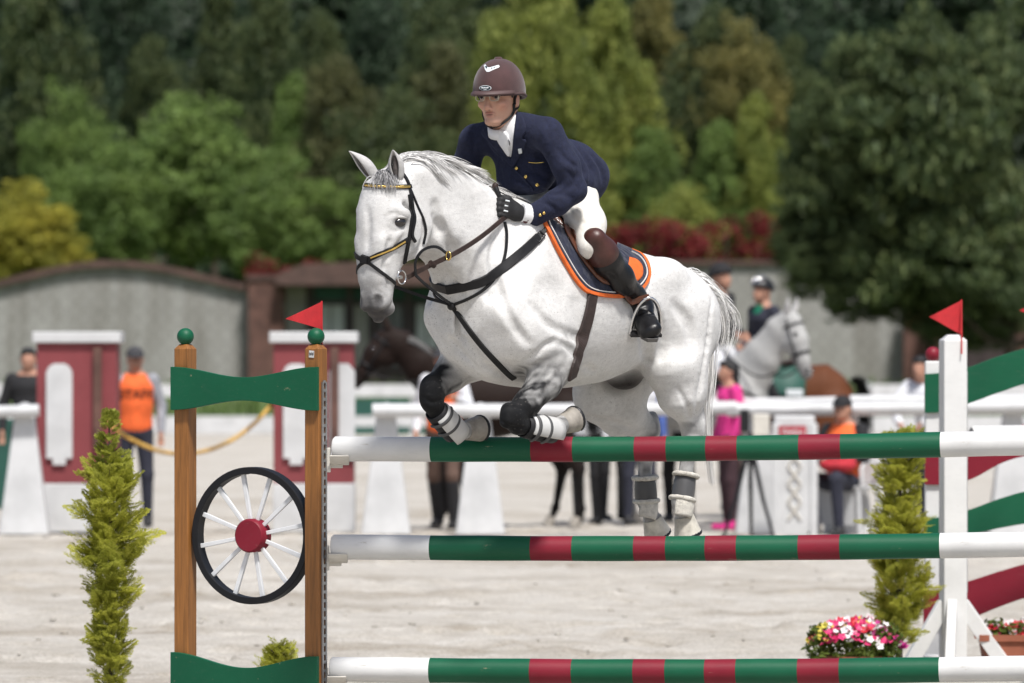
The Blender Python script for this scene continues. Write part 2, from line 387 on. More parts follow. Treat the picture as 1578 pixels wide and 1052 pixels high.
# grass bank in front of the wall
gx2 = np.linspace(-120, 120, 161); gy2 = np.concatenate([np.linspace(121.5, 160, 40), np.linspace(165, 420, 24)])
A, B = np.meshgrid(gx2, gy2, indexing='xy'); Z = ground_z(A, B) + 0.03 + 0.12 * (vnoise(A, B, 0.35, 11) + 0.5) * np.clip((B - 121.5) / 2, 0, 1)
V = np.stack([A.ravel(), B.ravel(), Z.ravel()], 1); nx = len(gx2); ii = (np.arange(len(gy2) - 1)[:, None] * nx + np.arange(nx - 1)[None, :]).ravel()
M['lawn'] = pm('lawn', (0.085, 0.125, 0.032), 0.9, 0.35, 0.9, 0.6, 9, bdist=0.1)
tag(mobj('grass_bank', mesh_of('grass_bank', V, np.stack([ii, ii + 1, ii + nx + 1, ii + nx], 1), True), M['lawn']), kind='structure')
# grass tufts along the bank
mb = MB()
for _ in range(5200):
    x = RNG.uniform(-16, 16); y = RNG.uniform(121.5, 149); z = float(ground_z(x, y)) + 0.03; hgt = RNG.uniform(0.12, 0.4); a = RNG.uniform(0, 6.28); dx, dy = math.cos(a) * 0.06, math.sin(a) * 0.06; lx, ly = RNG.normal(0, 0.08, 2)
    mb.add([(x - dx, y - dy, z), (x + dx, y + dy, z), (x + lx, y + ly, z + hgt)], [(0, 1, 2)])
M['tuft'] = pm('grass blades', (0.075, 0.125, 0.025), 0.8, 0.4, 3.0, 0)
tag(mb.build('grass', M['tuft']), 'rough green grass along the foot of the far wall', 'grass', kind='stuff')

# ------------------------------------------------------------------ walls and building at the back
t = NT('concrete block')
br = t.n('ShaderNodeTexBrick'); br.inputs['Scale'].default_value = 1.0; br.inputs['Mortar Size'].default_value = 0.012; br.inputs['Brick Width'].default_value = 0.42; br.inputs['Row Height'].default_value = 0.21
br.inputs['Color1'].default_value = (0.37, 0.365, 0.345, 1); br.inputs['Color2'].default_value = (0.335, 0.33, 0.31, 1); br.inputs['Mortar'].default_value = (0.15, 0.145, 0.14, 1)
mp = t.n('ShaderNodeMapping'); mp.inputs['Rotation'].default_value = (R(-90), 0, 0); t.l(t.tc.outputs['Object'], mp.inputs[0]); t.l(mp.outputs[0], br.inputs['Vector'])
stain = t.ramp(t.noise(0.5, 6, 0.7, stretch=(3, 1, 0.35)), [(0.35, (0.62, 0.60, 0.57)), (0.62, (1, 1, 1))])
t.col(t.mix(1.0, br.outputs['Color'], stain, 'MULTIPLY')); t.rough(0.9); t.bump(br.outputs['Fac'], -0.4, 0.02); M['block'] = t.m
M['coping'] = pm('tile coping', (0.095, 0.055, 0.045), 0.8, 0.35, 2.0, 0.4, 6, bdist=0.05)
M['brick'] = pm('old brick', (0.115, 0.058, 0.045), 0.85, 0.4, 5.0, 0.3, 12, bdist=0.03)
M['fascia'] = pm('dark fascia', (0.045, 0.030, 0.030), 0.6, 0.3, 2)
M['green_board'] = pm('green board', (0.012, 0.075, 0.055), 0.6, 0.2, 2)
M['render_pale'] = pm('pale render', (0.38, 0.37, 0.34), 0.8, 0.15, 1.5)
M['glass_dark'] = pm('window glass', (0.10, 0.12, 0.13), 0.12, 0.2, 1.0, 0)
M['curtain'] = pm('pale blind', (0.48, 0.50, 0.50), 0.7, 0.1, 2)

DW = 150.0
def wz(py, D=DW): return CAM_H - (py - HY) / FPX * D
def wx(px, D=DW): return (px - CX) / FPX * D
# arched wall at the left
x0, x1 = wx(-330), wx(386); n = 40; zb = 0.2
def arch(px): return 440 - 38 * math.cos((px - 175) / 215 * math.pi / 2) ** 1.3 if abs(px - 175) < 215 else 440
pxs = np.linspace(-330, 386, 60)
top = [(wx(p), wz(arch(p) + 9)) for p in pxs]; bot = [(a, zb) for a, _ in top]
w = thing('arched_wall', 'grey block wall with low arched top and tile coping at far left', 'wall', (0, DW, 0))
mb = MB(); mb.strip(top, bot, (0, 0, 0), (1, 0, 0), (0, 0, 1), 0.3); mb.build('blockwork', M['block'], w)
mb = MB(); mb.strip([(a, b + 0.17) for a, b in top], top, (0, -0.05, 0), (1, 0, 0), (0, 0, 1), 0.6); mb.build('coping', M['coping'], w)
# right wall
w = thing('block_wall', 'grey block wall under the red hedge behind the waiting riders', 'wall', (0, DW, 0))
mb = MB(); mb.box((wx(905), -0.15, 0.2), (wx(1800), 0.15, wz(408))); mb.build('blockwork', M['block'], w)
mb = MB(); mb.box((wx(903), -0.28, wz(408)), (wx(1802), 0.28, wz(401))); mb.build('coping', M['coping'], w)
# brick gate pier and doorway
w = thing('brick_pier', 'dark brick pier at the end of the arched wall', 'pier', (wx(412), DW - 0.6, 0))
mb = MB(); mb.box((-0.46, -0.3, 0.2), (0.46, 0.3, wz(432))); mb.build('brickwork', M['brick'], w)
mb = MB(); mb.box((-0.52, -0.36, wz(432)), (0.52, 0.36, wz(424))); mb.build('coping', M['coping'], w)
w = thing('brick_pier', 'dark reddish brick pier half hidden under the big dark tree', 'pier', (wx(1408), DW - 1.0, 0))
mb = MB(); mb.box((-0.34, -0.3, 0.2), (0.34, 0.3, wz(446))); mb.build('brickwork', M['brick'], w)
mb = MB(); mb.prism([(-0.26, 0.0), (0.26, 0.0), (0.34, 0.62), (-0.34, 0.62)], (0, -0.36, wz(500)), (1, 0, 0), (0, 0, 1), 0.1); mb.build('wall_pot', M['terracotta'], w)
# dark shed added to stand in for shade, trunk and building under the tree
w = thing('shade_fill_shed', 'dark brown timber shed added to fill the shade under the big dark tree', 'shed', (wx(1570), DW - 2.2, 0))
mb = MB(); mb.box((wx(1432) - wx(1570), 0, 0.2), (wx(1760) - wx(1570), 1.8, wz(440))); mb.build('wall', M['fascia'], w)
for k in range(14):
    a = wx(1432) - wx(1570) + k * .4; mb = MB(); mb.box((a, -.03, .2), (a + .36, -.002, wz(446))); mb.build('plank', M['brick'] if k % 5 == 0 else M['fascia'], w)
mb = MB(); mb.prism([(wx(1424) - wx(1570), wz(440)), (wx(1768) - wx(1570), wz(440)), (wx(1768) - wx(1570), wz(430)), (wx(1424) - wx(1570), wz(432))], (0, .8, 0), (1, 0, 0), (0, 0, 1), 2.6); mb.build('roof', M['coping'], w)
# clubhouse
w = thing('clubhouse', 'low dark building with brown fascia and pale windows behind the horse head', 'building', (0, DW, 0))
x0, x1 = wx(440), wx(905)
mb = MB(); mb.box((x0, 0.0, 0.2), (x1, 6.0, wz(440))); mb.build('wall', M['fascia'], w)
mb = MB(); mb.prism([(x0 - 0.2, wz(440)), (x1 + 0.3, wz(440)), (x1 + 0.3, wz(418)), (wx(560), wz(404)), (wx(470), wz(408)), (x0 - 0.2, wz(424))], (0, 2.5, 0), (1, 0, 0), (0, 0, 1), 8.0); mb.build('roof', M['coping'], w)
mb = MB(); mb.box((wx(478), -0.12, wz(462)), (wx(700), -0.004, wz(441))); mb.build('sign_board', M['green_board'], w)
mb = MB(); mb.box((wx(441), -0.06, 0.2), (wx(472), -0.004, wz(441))); mb.build('pale_panel', M['render_pale'], w)
for a, b, ca in ((487, 533, 'curtain'), (545, 568, 'render_pale'), (585, 622, 'glass_dark'), (640, 676, 'curtain'), (690, 740, 'curtain')):
    mb = MB(); mb.box((wx(a), -0.05, wz(570)), (wx(b), -0.003, wz(466))); f = mb.build('window', M['fascia'], w)
    mid = (wx(a) + wx(b)) / 2; pw = (wx(b) - wx(a)) / 2
    for sx in (-1, 1):
        mb = MB(); mb.box((mid + sx * pw * 0.48 - pw * 0.42, -0.08, wz(564)), (mid + sx * pw * 0.48 + pw * 0.42, -0.052, wz(470))); mb.build('pane', M[ca], f)
for px in (480, 540, 576, 630, 683, 760):
    mb = MB(); mb.box((wx(px) - 0.07, -0.35, 0.2), (wx(px) + 0.07, -0.21, wz(441))); mb.build('post', M['fascia'], w)

# ------------------------------------------------------------------ trees
def leaf_mesh(name, lobes, per, size, seed, droop=0.0, flat=0.5, zf=0.8):
    """foliage: leaf-sized faces gathered in uneven clumps (lobes: centre, radius)"""
    rng = np.random.default_rng(seed); V = []; n = 0
    cs = []
    for c, r in lobes:
        k = int(per * r * r); d = rng.normal(size=(k, 3)); d /= np.linalg.norm(d, axis=1)[:, None]
        rad = r * (0.45 + 0.6 * rng.random(k) ** 0.5); p = np.array(c) + d * rad[:, None] * np.array((1, 1, zf)); cs.append(np.concatenate([p, d], 1))
    cs = np.concatenate(cs); p = cs[:, :3]; d = cs[:, 3:]; k = len(p)
    nrm = d * flat + rng.normal(size=(k, 3)) * 0.55 + np.array((0, 0, 0.35)); nrm /= np.linalg.norm(nrm, axis=1)[:, None]
    u = np.cross(nrm, rng.normal(size=(k, 3))); u /= np.linalg.norm(u, axis=1)[:, None]; v = np.cross(nrm, u)
    if droop: v = v * 0.4 + np.array((0, 0, -droop)) ; v /= np.linalg.norm(v, axis=1)[:, None]
    s = size * rng.uniform(0.6, 1.35, k)[:, None]
    P = np.stack([p - v * s * 0.9, p + u * s * 0.42 + nrm * s * 0.1, p + v * s * 0.9, p - u * s * 0.42 + nrm * s * 0.1], 1).reshape(-1, 3)
    F = np.arange(4 * k).reshape(k, 4); return mesh_of(name, P, F)
def crown_lobes(seed, n, shape):
    rng = np.random.default_rng(seed); L = []
    for i in range(n):
        d = rng.normal(size=3); d /= np.linalg.norm(d); z = d[2]
        if shape == 'round': c = d * rng.uniform(0.2, 1.0) ** 0.5 * (0.80 + 0.20 * math.sin(d[0] * 5 + seed) * math.sin(d[2] * 6 + 2 * seed)) * (1.18 if rng.random() < 0.12 else 1); r = rng.uniform(0.08, 0.22)
        elif shape == 'tall':
            z = rng.uniform(-0.95, 0.95); w = (1 - abs(z) ** 1.6) * (0.75 if z > 0 else 0.9) + 0.12; a = rng.uniform(0, 6.28); q = rng.uniform(0.1, 1.0) ** 0.6 * w * (0.9 + 0.3 * math.sin(a * 3 + z * 5 + seed)) * (1.25 if rng.random() < 0.1 else 1); c = np.array((q * math.cos(a), q * math.sin(a), z)); r = rng.uniform(0.10, 0.19)
        else:
            z = rng.uniform(-0.98, 0.98); w = max(0.08, (1 - (z + 1) / 2) * 0.95); a = rng.uniform(0, 6.28); q = rng.uniform(0.2, 1.0) ** 0.6 * w; c = np.array((q * math.cos(a), q * math.sin(a), z)); r = rng.uniform(0.10, 0.18)
        L.append((c, r))
    return L
def foliage(name, c, var=0.5, c2=None, trans=0.45):
    t = NT(name); g = t.n('ShaderNodeNewGeometry')
    a = tuple(v * (1 - var) for v in c); b = c2 if c2 else tuple(v * (1 + var) for v in c)
    base = t.ramp(g.outputs['Random Per Island'], [(0.0, a), (0.45, c), (1.0, b)])
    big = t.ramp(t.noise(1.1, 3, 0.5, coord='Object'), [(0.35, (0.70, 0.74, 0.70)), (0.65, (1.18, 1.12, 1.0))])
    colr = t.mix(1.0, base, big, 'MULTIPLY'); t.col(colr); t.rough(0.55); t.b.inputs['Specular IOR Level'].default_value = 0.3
    tr = t.n('ShaderNodeBsdfTranslucent'); t.l(colr, tr.inputs[0]); mx = t.n('ShaderNodeMixShader'); mx.inputs[0].default_value = trans
    out = t.t.nodes['Material Output']; t.l(t.b.outputs[0], mx.inputs[1]); t.l(tr.outputs[0], mx.inputs[2]); t.l(mx.outputs[0], out.inputs[0]); return t.m
M['bark'] = pm('bark', (0.075, 0.055, 0.04), 0.9, 0.4, 6, 0.6, 12, stretch=(4, 4, 0.6), bdist=0.03)
F_ = {'dark': foliage('dark evergreen leaves', (0.058, 0.092, 0.056)), 'olive': foliage('olive leaves', (0.096, 0.138, 0.062), c2=(0.18, 0.215, 0.09)),
      'mid': foliage('mid green leaves', (0.175, 0.260, 0.078)), 'bright': foliage('bright spring leaves', (0.27, 0.325, 0.080), c2=(0.43, 0.47, 0.14)),
      'gold': foliage('golden leaves', (0.23, 0.225, 0.08), c2=(0.38, 0.34, 0.13)), 'yellow': foliage('yellow green leaves', (0.38, 0.37, 0.06), c2=(0.60, 0.55, 0.11)),
      'brown': foliage('brownish leaves', (0.128, 0.142, 0.064), c2=(0.21, 0.22, 0.10)), 'camphor': foliage('deep green glossy leaves', (0.085, 0.128, 0.056), c2=(0.19, 0.235, 0.10), trans=0.42),
      'red': foliage('red hedge leaves', (0.19, 0.026, 0.032), c2=(0.32, 0.055, 0.055))}
CR = {'round': [leaf_mesh('crown', crown_lobes(i, 190, 'round'), 3300, 0.040, 30 + i) for i in (1, 2, 3)],
      'tall': [leaf_mesh('crown', crown_lobes(i, 210, 'tall'), 3600, 0.038, 40 + i) for i in (4, 5)],
      'cone': [leaf_mesh('crown', crown_lobes(i, 210, 'cone'), 3800, 0.036, 50 + i, droop=0.3) for i in (6, 7)]}
CR['pads'] = [leaf_mesh('crown', [(c_, r_ * 1.35) for c_, r_ in crown_lobes(i, 120, 'round')], 2500, 0.046, 70 + i, droop=0.35, zf=0.42) for i in (8, 9, 10)]
def trunk_mesh(seed, hgt, r, spread):
    rng = random.Random(seed); mb = MB(); pts = [Vector((0, 0, -0.5))]
    for i in range(6): pts.append(Vector((rng.uniform(-.12, .12) * i * r * 3, rng.uniform(-.12, .12) * i * r * 3, hgt * (i + 1) / 6)))
    mb.tube(pts, [r * (1.25 - 0.16 * i) for i in range(7)], 9)
    for i in range(7):
        a = rng.uniform(0, 6.28); k = rng.randint(2, 5); p = pts[k]; q = p + Vector((math.cos(a), math.sin(a), rng.uniform(0.5, 1.0))) * spread * rng.uniform(0.5, 0.9)
        m = (p + q) / 2 + Vector((0, 0, -0.1 * spread)); mb.tube([p, m, q], [r * 0.5, r * 0.35, r * 0.12], 6)
    return mb.mesh('trunk')
tree_no = [0]
def tree(px, ytop, ybot, hw, D, kind, shape, label, cat='tree', group=None, tx=None, extra=()):
    i = tree_no[0]; tree_no[0] += 1
    zt, zb = wz(ytop, D), wz(ybot, D); cx = wx(px, D); rw = hw / FPX * D; g = float(ground_z(0, D))
    zb = max(zb, g + 0.1)
    o = thing('tree' if cat == 'tree' else 'bush', label, cat, (cx, D, g), 0, group)
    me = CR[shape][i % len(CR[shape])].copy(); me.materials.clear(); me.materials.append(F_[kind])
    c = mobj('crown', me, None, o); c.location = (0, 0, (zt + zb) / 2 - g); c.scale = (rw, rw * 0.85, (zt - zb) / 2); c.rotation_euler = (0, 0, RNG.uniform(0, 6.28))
    for j, (ex, et, eb, eh) in enumerate(extra):
        m2 = CR[shape][(i + j + 1) % len(CR[shape])].copy(); m2.materials.clear(); m2.materials.append(F_[kind]); t1, b1 = wz(et, D), wz(eb, D)
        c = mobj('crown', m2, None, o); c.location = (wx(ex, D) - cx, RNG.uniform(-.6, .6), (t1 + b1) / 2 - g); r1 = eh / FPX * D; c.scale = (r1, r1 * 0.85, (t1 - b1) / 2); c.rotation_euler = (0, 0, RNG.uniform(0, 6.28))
    hgt = (zt + zb) / 2 - g - (zt - zb) * 0.12
    tm = trunk_mesh(i, hgt, max(0.07, 0.055 * rw), rw * 0.6); tk = mobj('trunk', tm, M['bark'], o)
    if tx is not None: tk.location.x = tx
    return o
BT = 'trees behind the arena wall'
tree(25, 275, 460, 110, 156, 'yellow', 'round', 'yellow green bush at the far left edge above the arched wall', 'bush', extra=((80, 318, 450, 62), (-30, 300, 450, 70), (118, 362, 450, 38), (50, 300, 420, 40)))
tree(290, 120, 440, 175, 163, 'mid', 'round', 'broad fresh green tree behind the middle of the arched wall', group=BT)
tree(165, 200, 450, 120, 160, 'mid', 'round', 'small rounded mid green tree rising beside the yellow green bush', group=BT)
tree(425, 225, 460, 115, 161, 'mid', 'round', 'low green tree in front of the olive trees over the brick pier', group=BT)
tree(60, -60, 420, 140, 176, 'olive', 'tall', 'dark olive conifer in the upper left corner', group=BT)
tree(200, -80, 400, 140, 184, 'dark', 'tall', 'tall shadowy conifer behind the fresh green tree', group=BT)
tree(335, -70, 410, 120, 180, 'olive', 'cone', 'feathery olive conifer standing above the broad green tree', group=BT)
tree(410, -20, 430, 110, 174, 'olive', 'tall', 'slim feathery light olive tree at the top left of centre', group=BT)
tree(520, 92, 440, 105, 168, 'brown', 'tall', 'brownish olive tree above the clubhouse roof left of the horse ears', group=BT)
tree(610, 130, 440, 115, 166, 'olive', 'round', 'olive tree rising behind the horse neck', group=BT)
tree(590, -50, 430, 120, 190, 'dark', 'round', 'very dark tall tree at the top centre left of the rider', group=BT)
tree(685, 70, 430, 105, 169, 'brown', 'tall', 'brown tinged tree just left of the rider helmet', group=BT)
tree(700, -60, 300, 90, 186, 'olive', 'round', 'dark olive tree filling the top edge above the helmet', group=BT)
tree(835, -40, 430, 120, 164, 'bright', 'tall', 'bright spring green tree directly behind the rider', group=BT)
tree(940, 0, 400, 115, 162, 'bright', 'tall', 'bright spring green tree right of the rider back', group=BT)
tree(1010, -5, 420, 100, 172, 'gold', 'tall', 'golden topped tree between the bright green trees', group=BT)
tree(1105, 15, 420, 115, 166, 'olive', 'tall', 'olive green tree with pale top above the red hedge', group=BT)
tree(1150, 10, 260, 80, 164, 'gold', 'round', 'golden leaved crown showing beside the big dark tree', group=BT)
tree(1165, 150, 420, 75, 160, 'bright', 'tall', 'bright leafy young tree at the left edge of the big dark tree', group=BT)
tree(1055, 270, 430, 75, 158, 'bright', 'round', 'low bright green bush just above the red hedge', 'bush', group=BT)
tree(1240, -60, 420, 110, 186, 'dark', 'round', 'dark tree at the top right behind the big dark tree', group=BT)
tree(1405, 5, 520, 215, 132, 'camphor', 'pads', 'big dark dense broadleaf tree overhanging the wall at right', tx=2.3, extra=((1275, 110, 400, 90), (1235, 230, 430, 55), (1262, 330, 478, 65), (1330, 300, 492, 80), (1395, 340, 488, 75), (1310, 40, 300, 90), (1480, 260, 530, 140), (1440, -20, 300, 150), (1215, 320, 420, 35), (1305, 400, 515, 62), (1450, 390, 545, 85), (1235, 370, 458, 42), (1530, 420, 560, 70), (1365, 420, 500, 45)))
tree(1570, -60, 545, 150, 134, 'camphor', 'pads', 'dark dense broadleaf tree cut by the right edge of the picture', tx=0.4)
# second row: more crowns filling the bank
for px, yt_, yb_, hw_, D_, kd, sh_, lb in ((115, 110, 420, 90, 171, 'mid', 'round', 'mid green tree between the yellow green bush and the broad green tree'), (455, 120, 440, 85, 171, 'mid', 'tall', 'fresh green tree over the left end of the clubhouse roof'), (235, 60, 330, 90, 178, 'olive', 'tall', 'olive crown rising directly above the broad green tree'), (490, 20, 330, 80, 182, 'olive', 'tall', 'tall olive crown in the top left middle of the picture'),
        (590, 250, 440, 85, 162, 'mid', 'round', 'low green tree behind the horse face'), (745, 190, 430, 75, 161, 'bright', 'round', 'low bright tree behind the rider shoulder'), (765, 20, 380, 70, 173, 'bright', 'tall', 'bright green crown right above the rider helmet'), (880, 230, 420, 90, 160, 'bright', 'round', 'low bright tree behind the rider back'), (1000, 200, 420, 85, 161, 'mid', 'tall', 'mid green tree behind the left end of the red hedge'), (1110, 190, 420, 80, 160, 'mid', 'tall', 'mid green tree behind the middle of the red hedge'), (1220, 60, 420, 80, 165, 'olive', 'tall', 'olive tree showing left of the big dark tree top')):
    tree(px, yt_, yb_, hw_, D_, kd, sh_, lb, group=BT)
# far wood on the hillside
rng = np.random.default_rng(99); lob = []
for _ in range(330): lob.append(((rng.uniform(-24, 24), rng.uniform(-5, 5), rng.uniform(-8, 9)), rng.uniform(1.2, 2.4)))
me = leaf_mesh('wood', lob, 60, 0.34, 98)
wood = tag(mobj('far_wood', me, F_['dark']), 'dark mass of far woodland filling the top of the hillside', 'woodland', kind='stuff'); wood.location = (0, 212, 10)
t = np.linspace(-70, 70, 40); u = np.linspace(0, 1, 12); A, B = np.meshgrid(t, u, indexing='xy')
V = np.stack([A.ravel() * 3, 200 + 130 * B.ravel(), 0.7 + 40 * (B.ravel() ** 1.2) + 1.5 * vnoise(A.ravel(), B.ravel() * 30, 0.2, 21)], 1)
ii = (np.arange(11)[:, None] * 40 + np.arange(39)[None, :]).ravel()
tag(mobj('hill', mesh_of('hill', V, np.stack([ii, ii + 1, ii + 41, ii + 40], 1), True), pm('wooded hill', (0.020, 0.030, 0.014), 0.95, 0.5, 0.2, 0.8, 0.8, bdist=1.0)), kind='structure')
# red hedge over the wall
def hedge(name, label, p0, p1, y0, y1, D, seed):
    r = np.random.default_rng(seed); L = []
    a, b, c, d = wx(p0, D), wx(p1, D), wz(y1, D), wz(y0, D)
    for _ in range(int((b - a) * 26)):
        x = r.uniform(a, b); L.append(((x, r.uniform(-0.5, 0.5), r.uniform(c - 0.4, d - 0.12 + 0.18 * math.sin(x * 2.3))), r.uniform(0.22, 0.38)))
    o = thing(name, label, 'hedge', (0, D, float(ground_z(0, D)))); g = float(ground_z(0, D))
    m = mobj('foliage', leaf_mesh('foliage', L, 420, 0.085, seed + 1), F_['red'], o); m.location.z = -g
    mb = MB()
    for x in np.arange(a + 0.2, b, 0.7): mb.tube([(x, 0, 0), (x + 0.05, 0, (d - g) * 0.5), (x, 0.02, d - g - 0.2)], [0.05, 0.04, 0.02], 6)
    mb.build('stems', M['bark'], o)
hedge('red_hedge', 'long red leaved hedge along the top of the wall right of the rider', 905, 1215, 338, 408, DW + 1.2, 61)
hedge('red_hedge', 'short red leaved hedge above the brick pier and clubhouse corner', 384, 500, 400, 432, DW - 1.6 + 8, 63)

# ------------------------------------------------------------------ the near jump
WP = R(29)                                   # the left wing stands turned: its right post is nearer
def wing_frame(D, px): return Vector(((px - CX) / FPX * D, D, 0))
PR = wing_frame(22.98, 487)                  # right post
ux = Vector((math.cos(WP), -math.sin(WP), 0)); uz = Vector((0, 0, 1)); un = Vector((-math.sin(WP), -math.cos(WP), 0))   # along the wing, up, out of its front
SP = 0.625; sK = 22.98 / FPX
def zr(py, D): return CAM_H - (py - HY) / FPX * D
PL = PR - ux * SP
wing = thing('jump_wing', 'brown wooden jump wing with green boards and a spoked wheel', 'jump wing', (PR - ux * SP / 2), 0)
wb = Vector(wing.location)
for P, D in ((PL, PL.y), (PR, PR.y)):
    zt = zr(530, D); a = 0.034
    mb = MB(); X = Matrix((( ux.x, -un.x, 0, P.x - wb.x), (ux.y, -un.y, 0, P.y - wb.y), (0, 0, 1, 0), (0, 0, 0, 1)))
    P8 = [(-a, -a), (a, -a), (a, a), (-a, a)]
    vs = [X @ Vector((x, y, 0)) for x, y in P8] + [X @ Vector((x, y, zt - 0.02)) for x, y in P8] + [X @ Vector((x * 0.55, y * 0.55, zt)) for x, y in P8]
    mb.add(vs, [(3, 2, 1, 0)] + [(i, (i + 1) % 4, 4 + (i + 1) % 4, 4 + i) for i in range(4)] + [(4 + i, 4 + (i + 1) % 4, 8 + (i + 1) % 4, 8 + i) for i in range(4)] + [(8, 9, 10, 11)])
    bevel(mb.build('post', M['wood'], wing), 0.004)
    mb = MB(); c = P - wb + Vector((0, 0, zt + 0.031)); mb.ball(c, 0.035, 24, 16); mb.tube([c - uz * 0.045, c - uz * 0.025], 0.014, 10); mb.build('ball_finial', M['green_paint'], wing)
def board(ytc, yte, ybc, ybe, name='board'):
    """bow-tie board across both posts: edge rows at its ends and in its middle"""
    n = 25; L = SP + 0.075; tp, bt = [], []
    for i in range(n):
        s = i / (n - 1); w = math.sin(math.pi * s) ** 2; w = w if 0.12 < s < 0.88 else w * 0.9
        Dm = (PL.y + PR.y) / 2
        tp.append((-L / 2 + L * s, zr(yte + (ytc - yte) * w, Dm))); bt.append((-L / 2 + L * s, zr(ybe + (ybc - ybe) * w, Dm)))
    mb = MB(); o = un * 0.047 + Vector((0, 0, 0)); mb.strip(tp, bt, o, ux, uz, 0.02); return bevel(mb.build(name, M['green_paint'], wing), 0.002)
board(581, 565, 617, 632); board(1028, 1007, 1085, 1085)
# wheel
wl = thing('spoked_wheel', 'black rimmed wheel with white spokes and a red hub in the wing', 'wheel', (0, 0, 0))
Dm = (PL.y + PR.y) / 2; wc = Vector(((390 - CX) / FPX * Dm, Dm, zr(825, Dm))) + un * 0.0; wl.location = wc
r = 0.268; mb = MB(); n = 64; Vv = []
for i in range(n):
    th = 2 * math.pi * i / n; d = ux * math.cos(th) + uz * math.sin(th)
    Vv += [d * (r + 0.012) + un * 0.026, d * (r + 0.012) - un * 0.026, d * (r - 0.016) - un * 0.026, d * (r - 0.016) + un * 0.026]
mb.add(Vv, [(4 * i + k, 4 * i + (k + 1) % 4, 4 * ((i + 1) % n) + (k + 1) % 4, 4 * ((i + 1) % n) + k) for i in range(n) for k in range(4)]); bevel(mb.build('rim', M['black_paint'], wl), 0.003)
for i in range(12):
    th = 2 * math.pi * (i + 0.35) / 12; d = ux * math.cos(th) + uz * math.sin(th); q = ux * -math.sin(th) + uz * math.cos(th)
    mb = MB(); mb.prism([(0.05, -0.0075), (r - 0.014, -0.0095), (r - 0.014, 0.0095), (0.05, 0.0075)], (0, 0, 0), d, q, 0.014); bevel(mb.build('spoke', M['spoke'], wl), 0.002)
mb = MB(); mb.tube([un * -0.03, un * 0.030, un * 0.038], [0.069, 0.069, 0.062], 40); mb.build('hub', M['red_paint'], wl)
# cup track
mb = MB(); tr0 = PR + ux * 0.036 - wb; nz = 40; zt, zb2 = zr(588, PR.y), 0.12
for s in (-1, 1): mb.box((0, -0.018 if s < 0 else 0.008, zb2), (0.006, -0.008 if s < 0 else 0.018, zt), Matrix(((ux.x, -un.x, 0, tr0.x), (ux.y, -un.y, 0, tr0.y), (0, 0, 1, 0), (0, 0, 0, 1))))
for i in range(nz):
    z = zb2 + (zt - zb2) * i / (nz - 1); mb.box((0.001, -0.0085, z - 0.006), (0.005, 0.0085, z + 0.006), Matrix(((ux.x, -un.x, 0, tr0.x), (ux.y, -un.y, 0, tr0.y), (0, 0, 1, 0), (0, 0, 0, 1))))
mb.build('cup_track', M['steel'], wing)
mb = MB(); q = PR + un * 0.0365 - wb; mb.prism([(-0.012, -0.014), (0.012, -0.016), (0.013, 0.012), (-0.010, 0.014)], q + uz * zr(545, PR.y), ux, uz, 0.002); st = mb.build('sticker', M['plastic_white'], wing)
mb = MB()
for k in range(5): a = -0.008 + 0.004 * k; mb.box((a, -0.0022, -0.007 + 0.002 * (k % 3)), (a + 0.0022, -0.0012, 0.006 - 0.003 * (k % 2)), Matrix(((ux.x, -un.x, 0, q.x), (ux.y, -un.y, 0, q.y), (0, 0, 1, zr(545, PR.y)), (0, 0, 0, 1))))
mb.build('sticker_print', M['black_paint'], st)
# flag
def flag(name, label, base, tip, top, staff_to, wave=0.008):
    o = thing(name, label, 'flag', staff_to); b = Vector(staff_to)
    mb = MB(); n = 10; Pv = []
    for i in range(n + 1):
        s = i / n; a = Vector(top).lerp(Vector(tip), s); c = Vector(base).lerp(Vector(tip), s); dy = Vector((0, wave * math.sin(s * 6.5) * (0.3 + s), 0))
        Pv += [a + dy - b, c + dy - b]
    mb.add(Pv, [(2 * i, 2 * i + 1, 2 * i + 3, 2 * i + 2) for i in range(n)]); q = mb.build('cloth', M['flag'], o)
    md = q.modifiers.new('solid', 'SOLIDIFY'); md.thickness = 0.003
    mb = MB(); mb.tube([Vector((0, 0, 0)), Vector(top) - b + Vector((0.002, 0, 0.004))], 0.004, 8); mb.build('staff', M['flag'], o); return o
D = PR.y + 0.02
flag('flag', 'small red pennant on the brown jump wing', W(496, 507, D), W(440, 491, D), W(495, 465, D), W(496, 534, D))

# poles: length runs slightly towards the camera at the right
def pole(x0, D0, y0, D1, y1, pxr, bands, label, rad=0.0505):
    A = W(x0, y0, D0); B = W(pxr, y1, D1); d = (B - A); L = d.length; d.normalize()
    o = thing('jump_pole', label, 'pole', A, 0, 'striped poles of the near jump'); k = 0.0
    for i, (b0, b1, m) in enumerate(bands):
        # band borders given in photo columns along the pole
        def at(px):
            lo, hi = 0.0, 1.0
            for _ in range(30):
                md = (lo + hi) / 2; p = A + (B - A) * md; q = CX + p.x / p.y * FPX
                if q < px: lo = md
                else: hi = md
            return lo
        s0, s1 = at(b0), at(b1); P0 = (B - A) * s0; P1 = (B - A) * s1; nn = 7
        pts = []; rr = []
        for j in range(nn):
            f = j / (nn - 1); p = P0.lerp(P1, f); s = s0 + (s1 - s0) * f; p = p + Vector((0, 0, -0.012 * math.sin(math.pi * s))); pts.append(p); rr.append(rad * (1 + 0.012 * math.sin(s * 37 + x0)))
        if i == 0: pts = [pts[0]] + pts; rr = [rad * 0.86] + rr; pts[0] = pts[0] - d * 0.008
        mb = MB(); mb.tube(pts, rr, 32); mb.build('band', M[m], o)
    return A, B
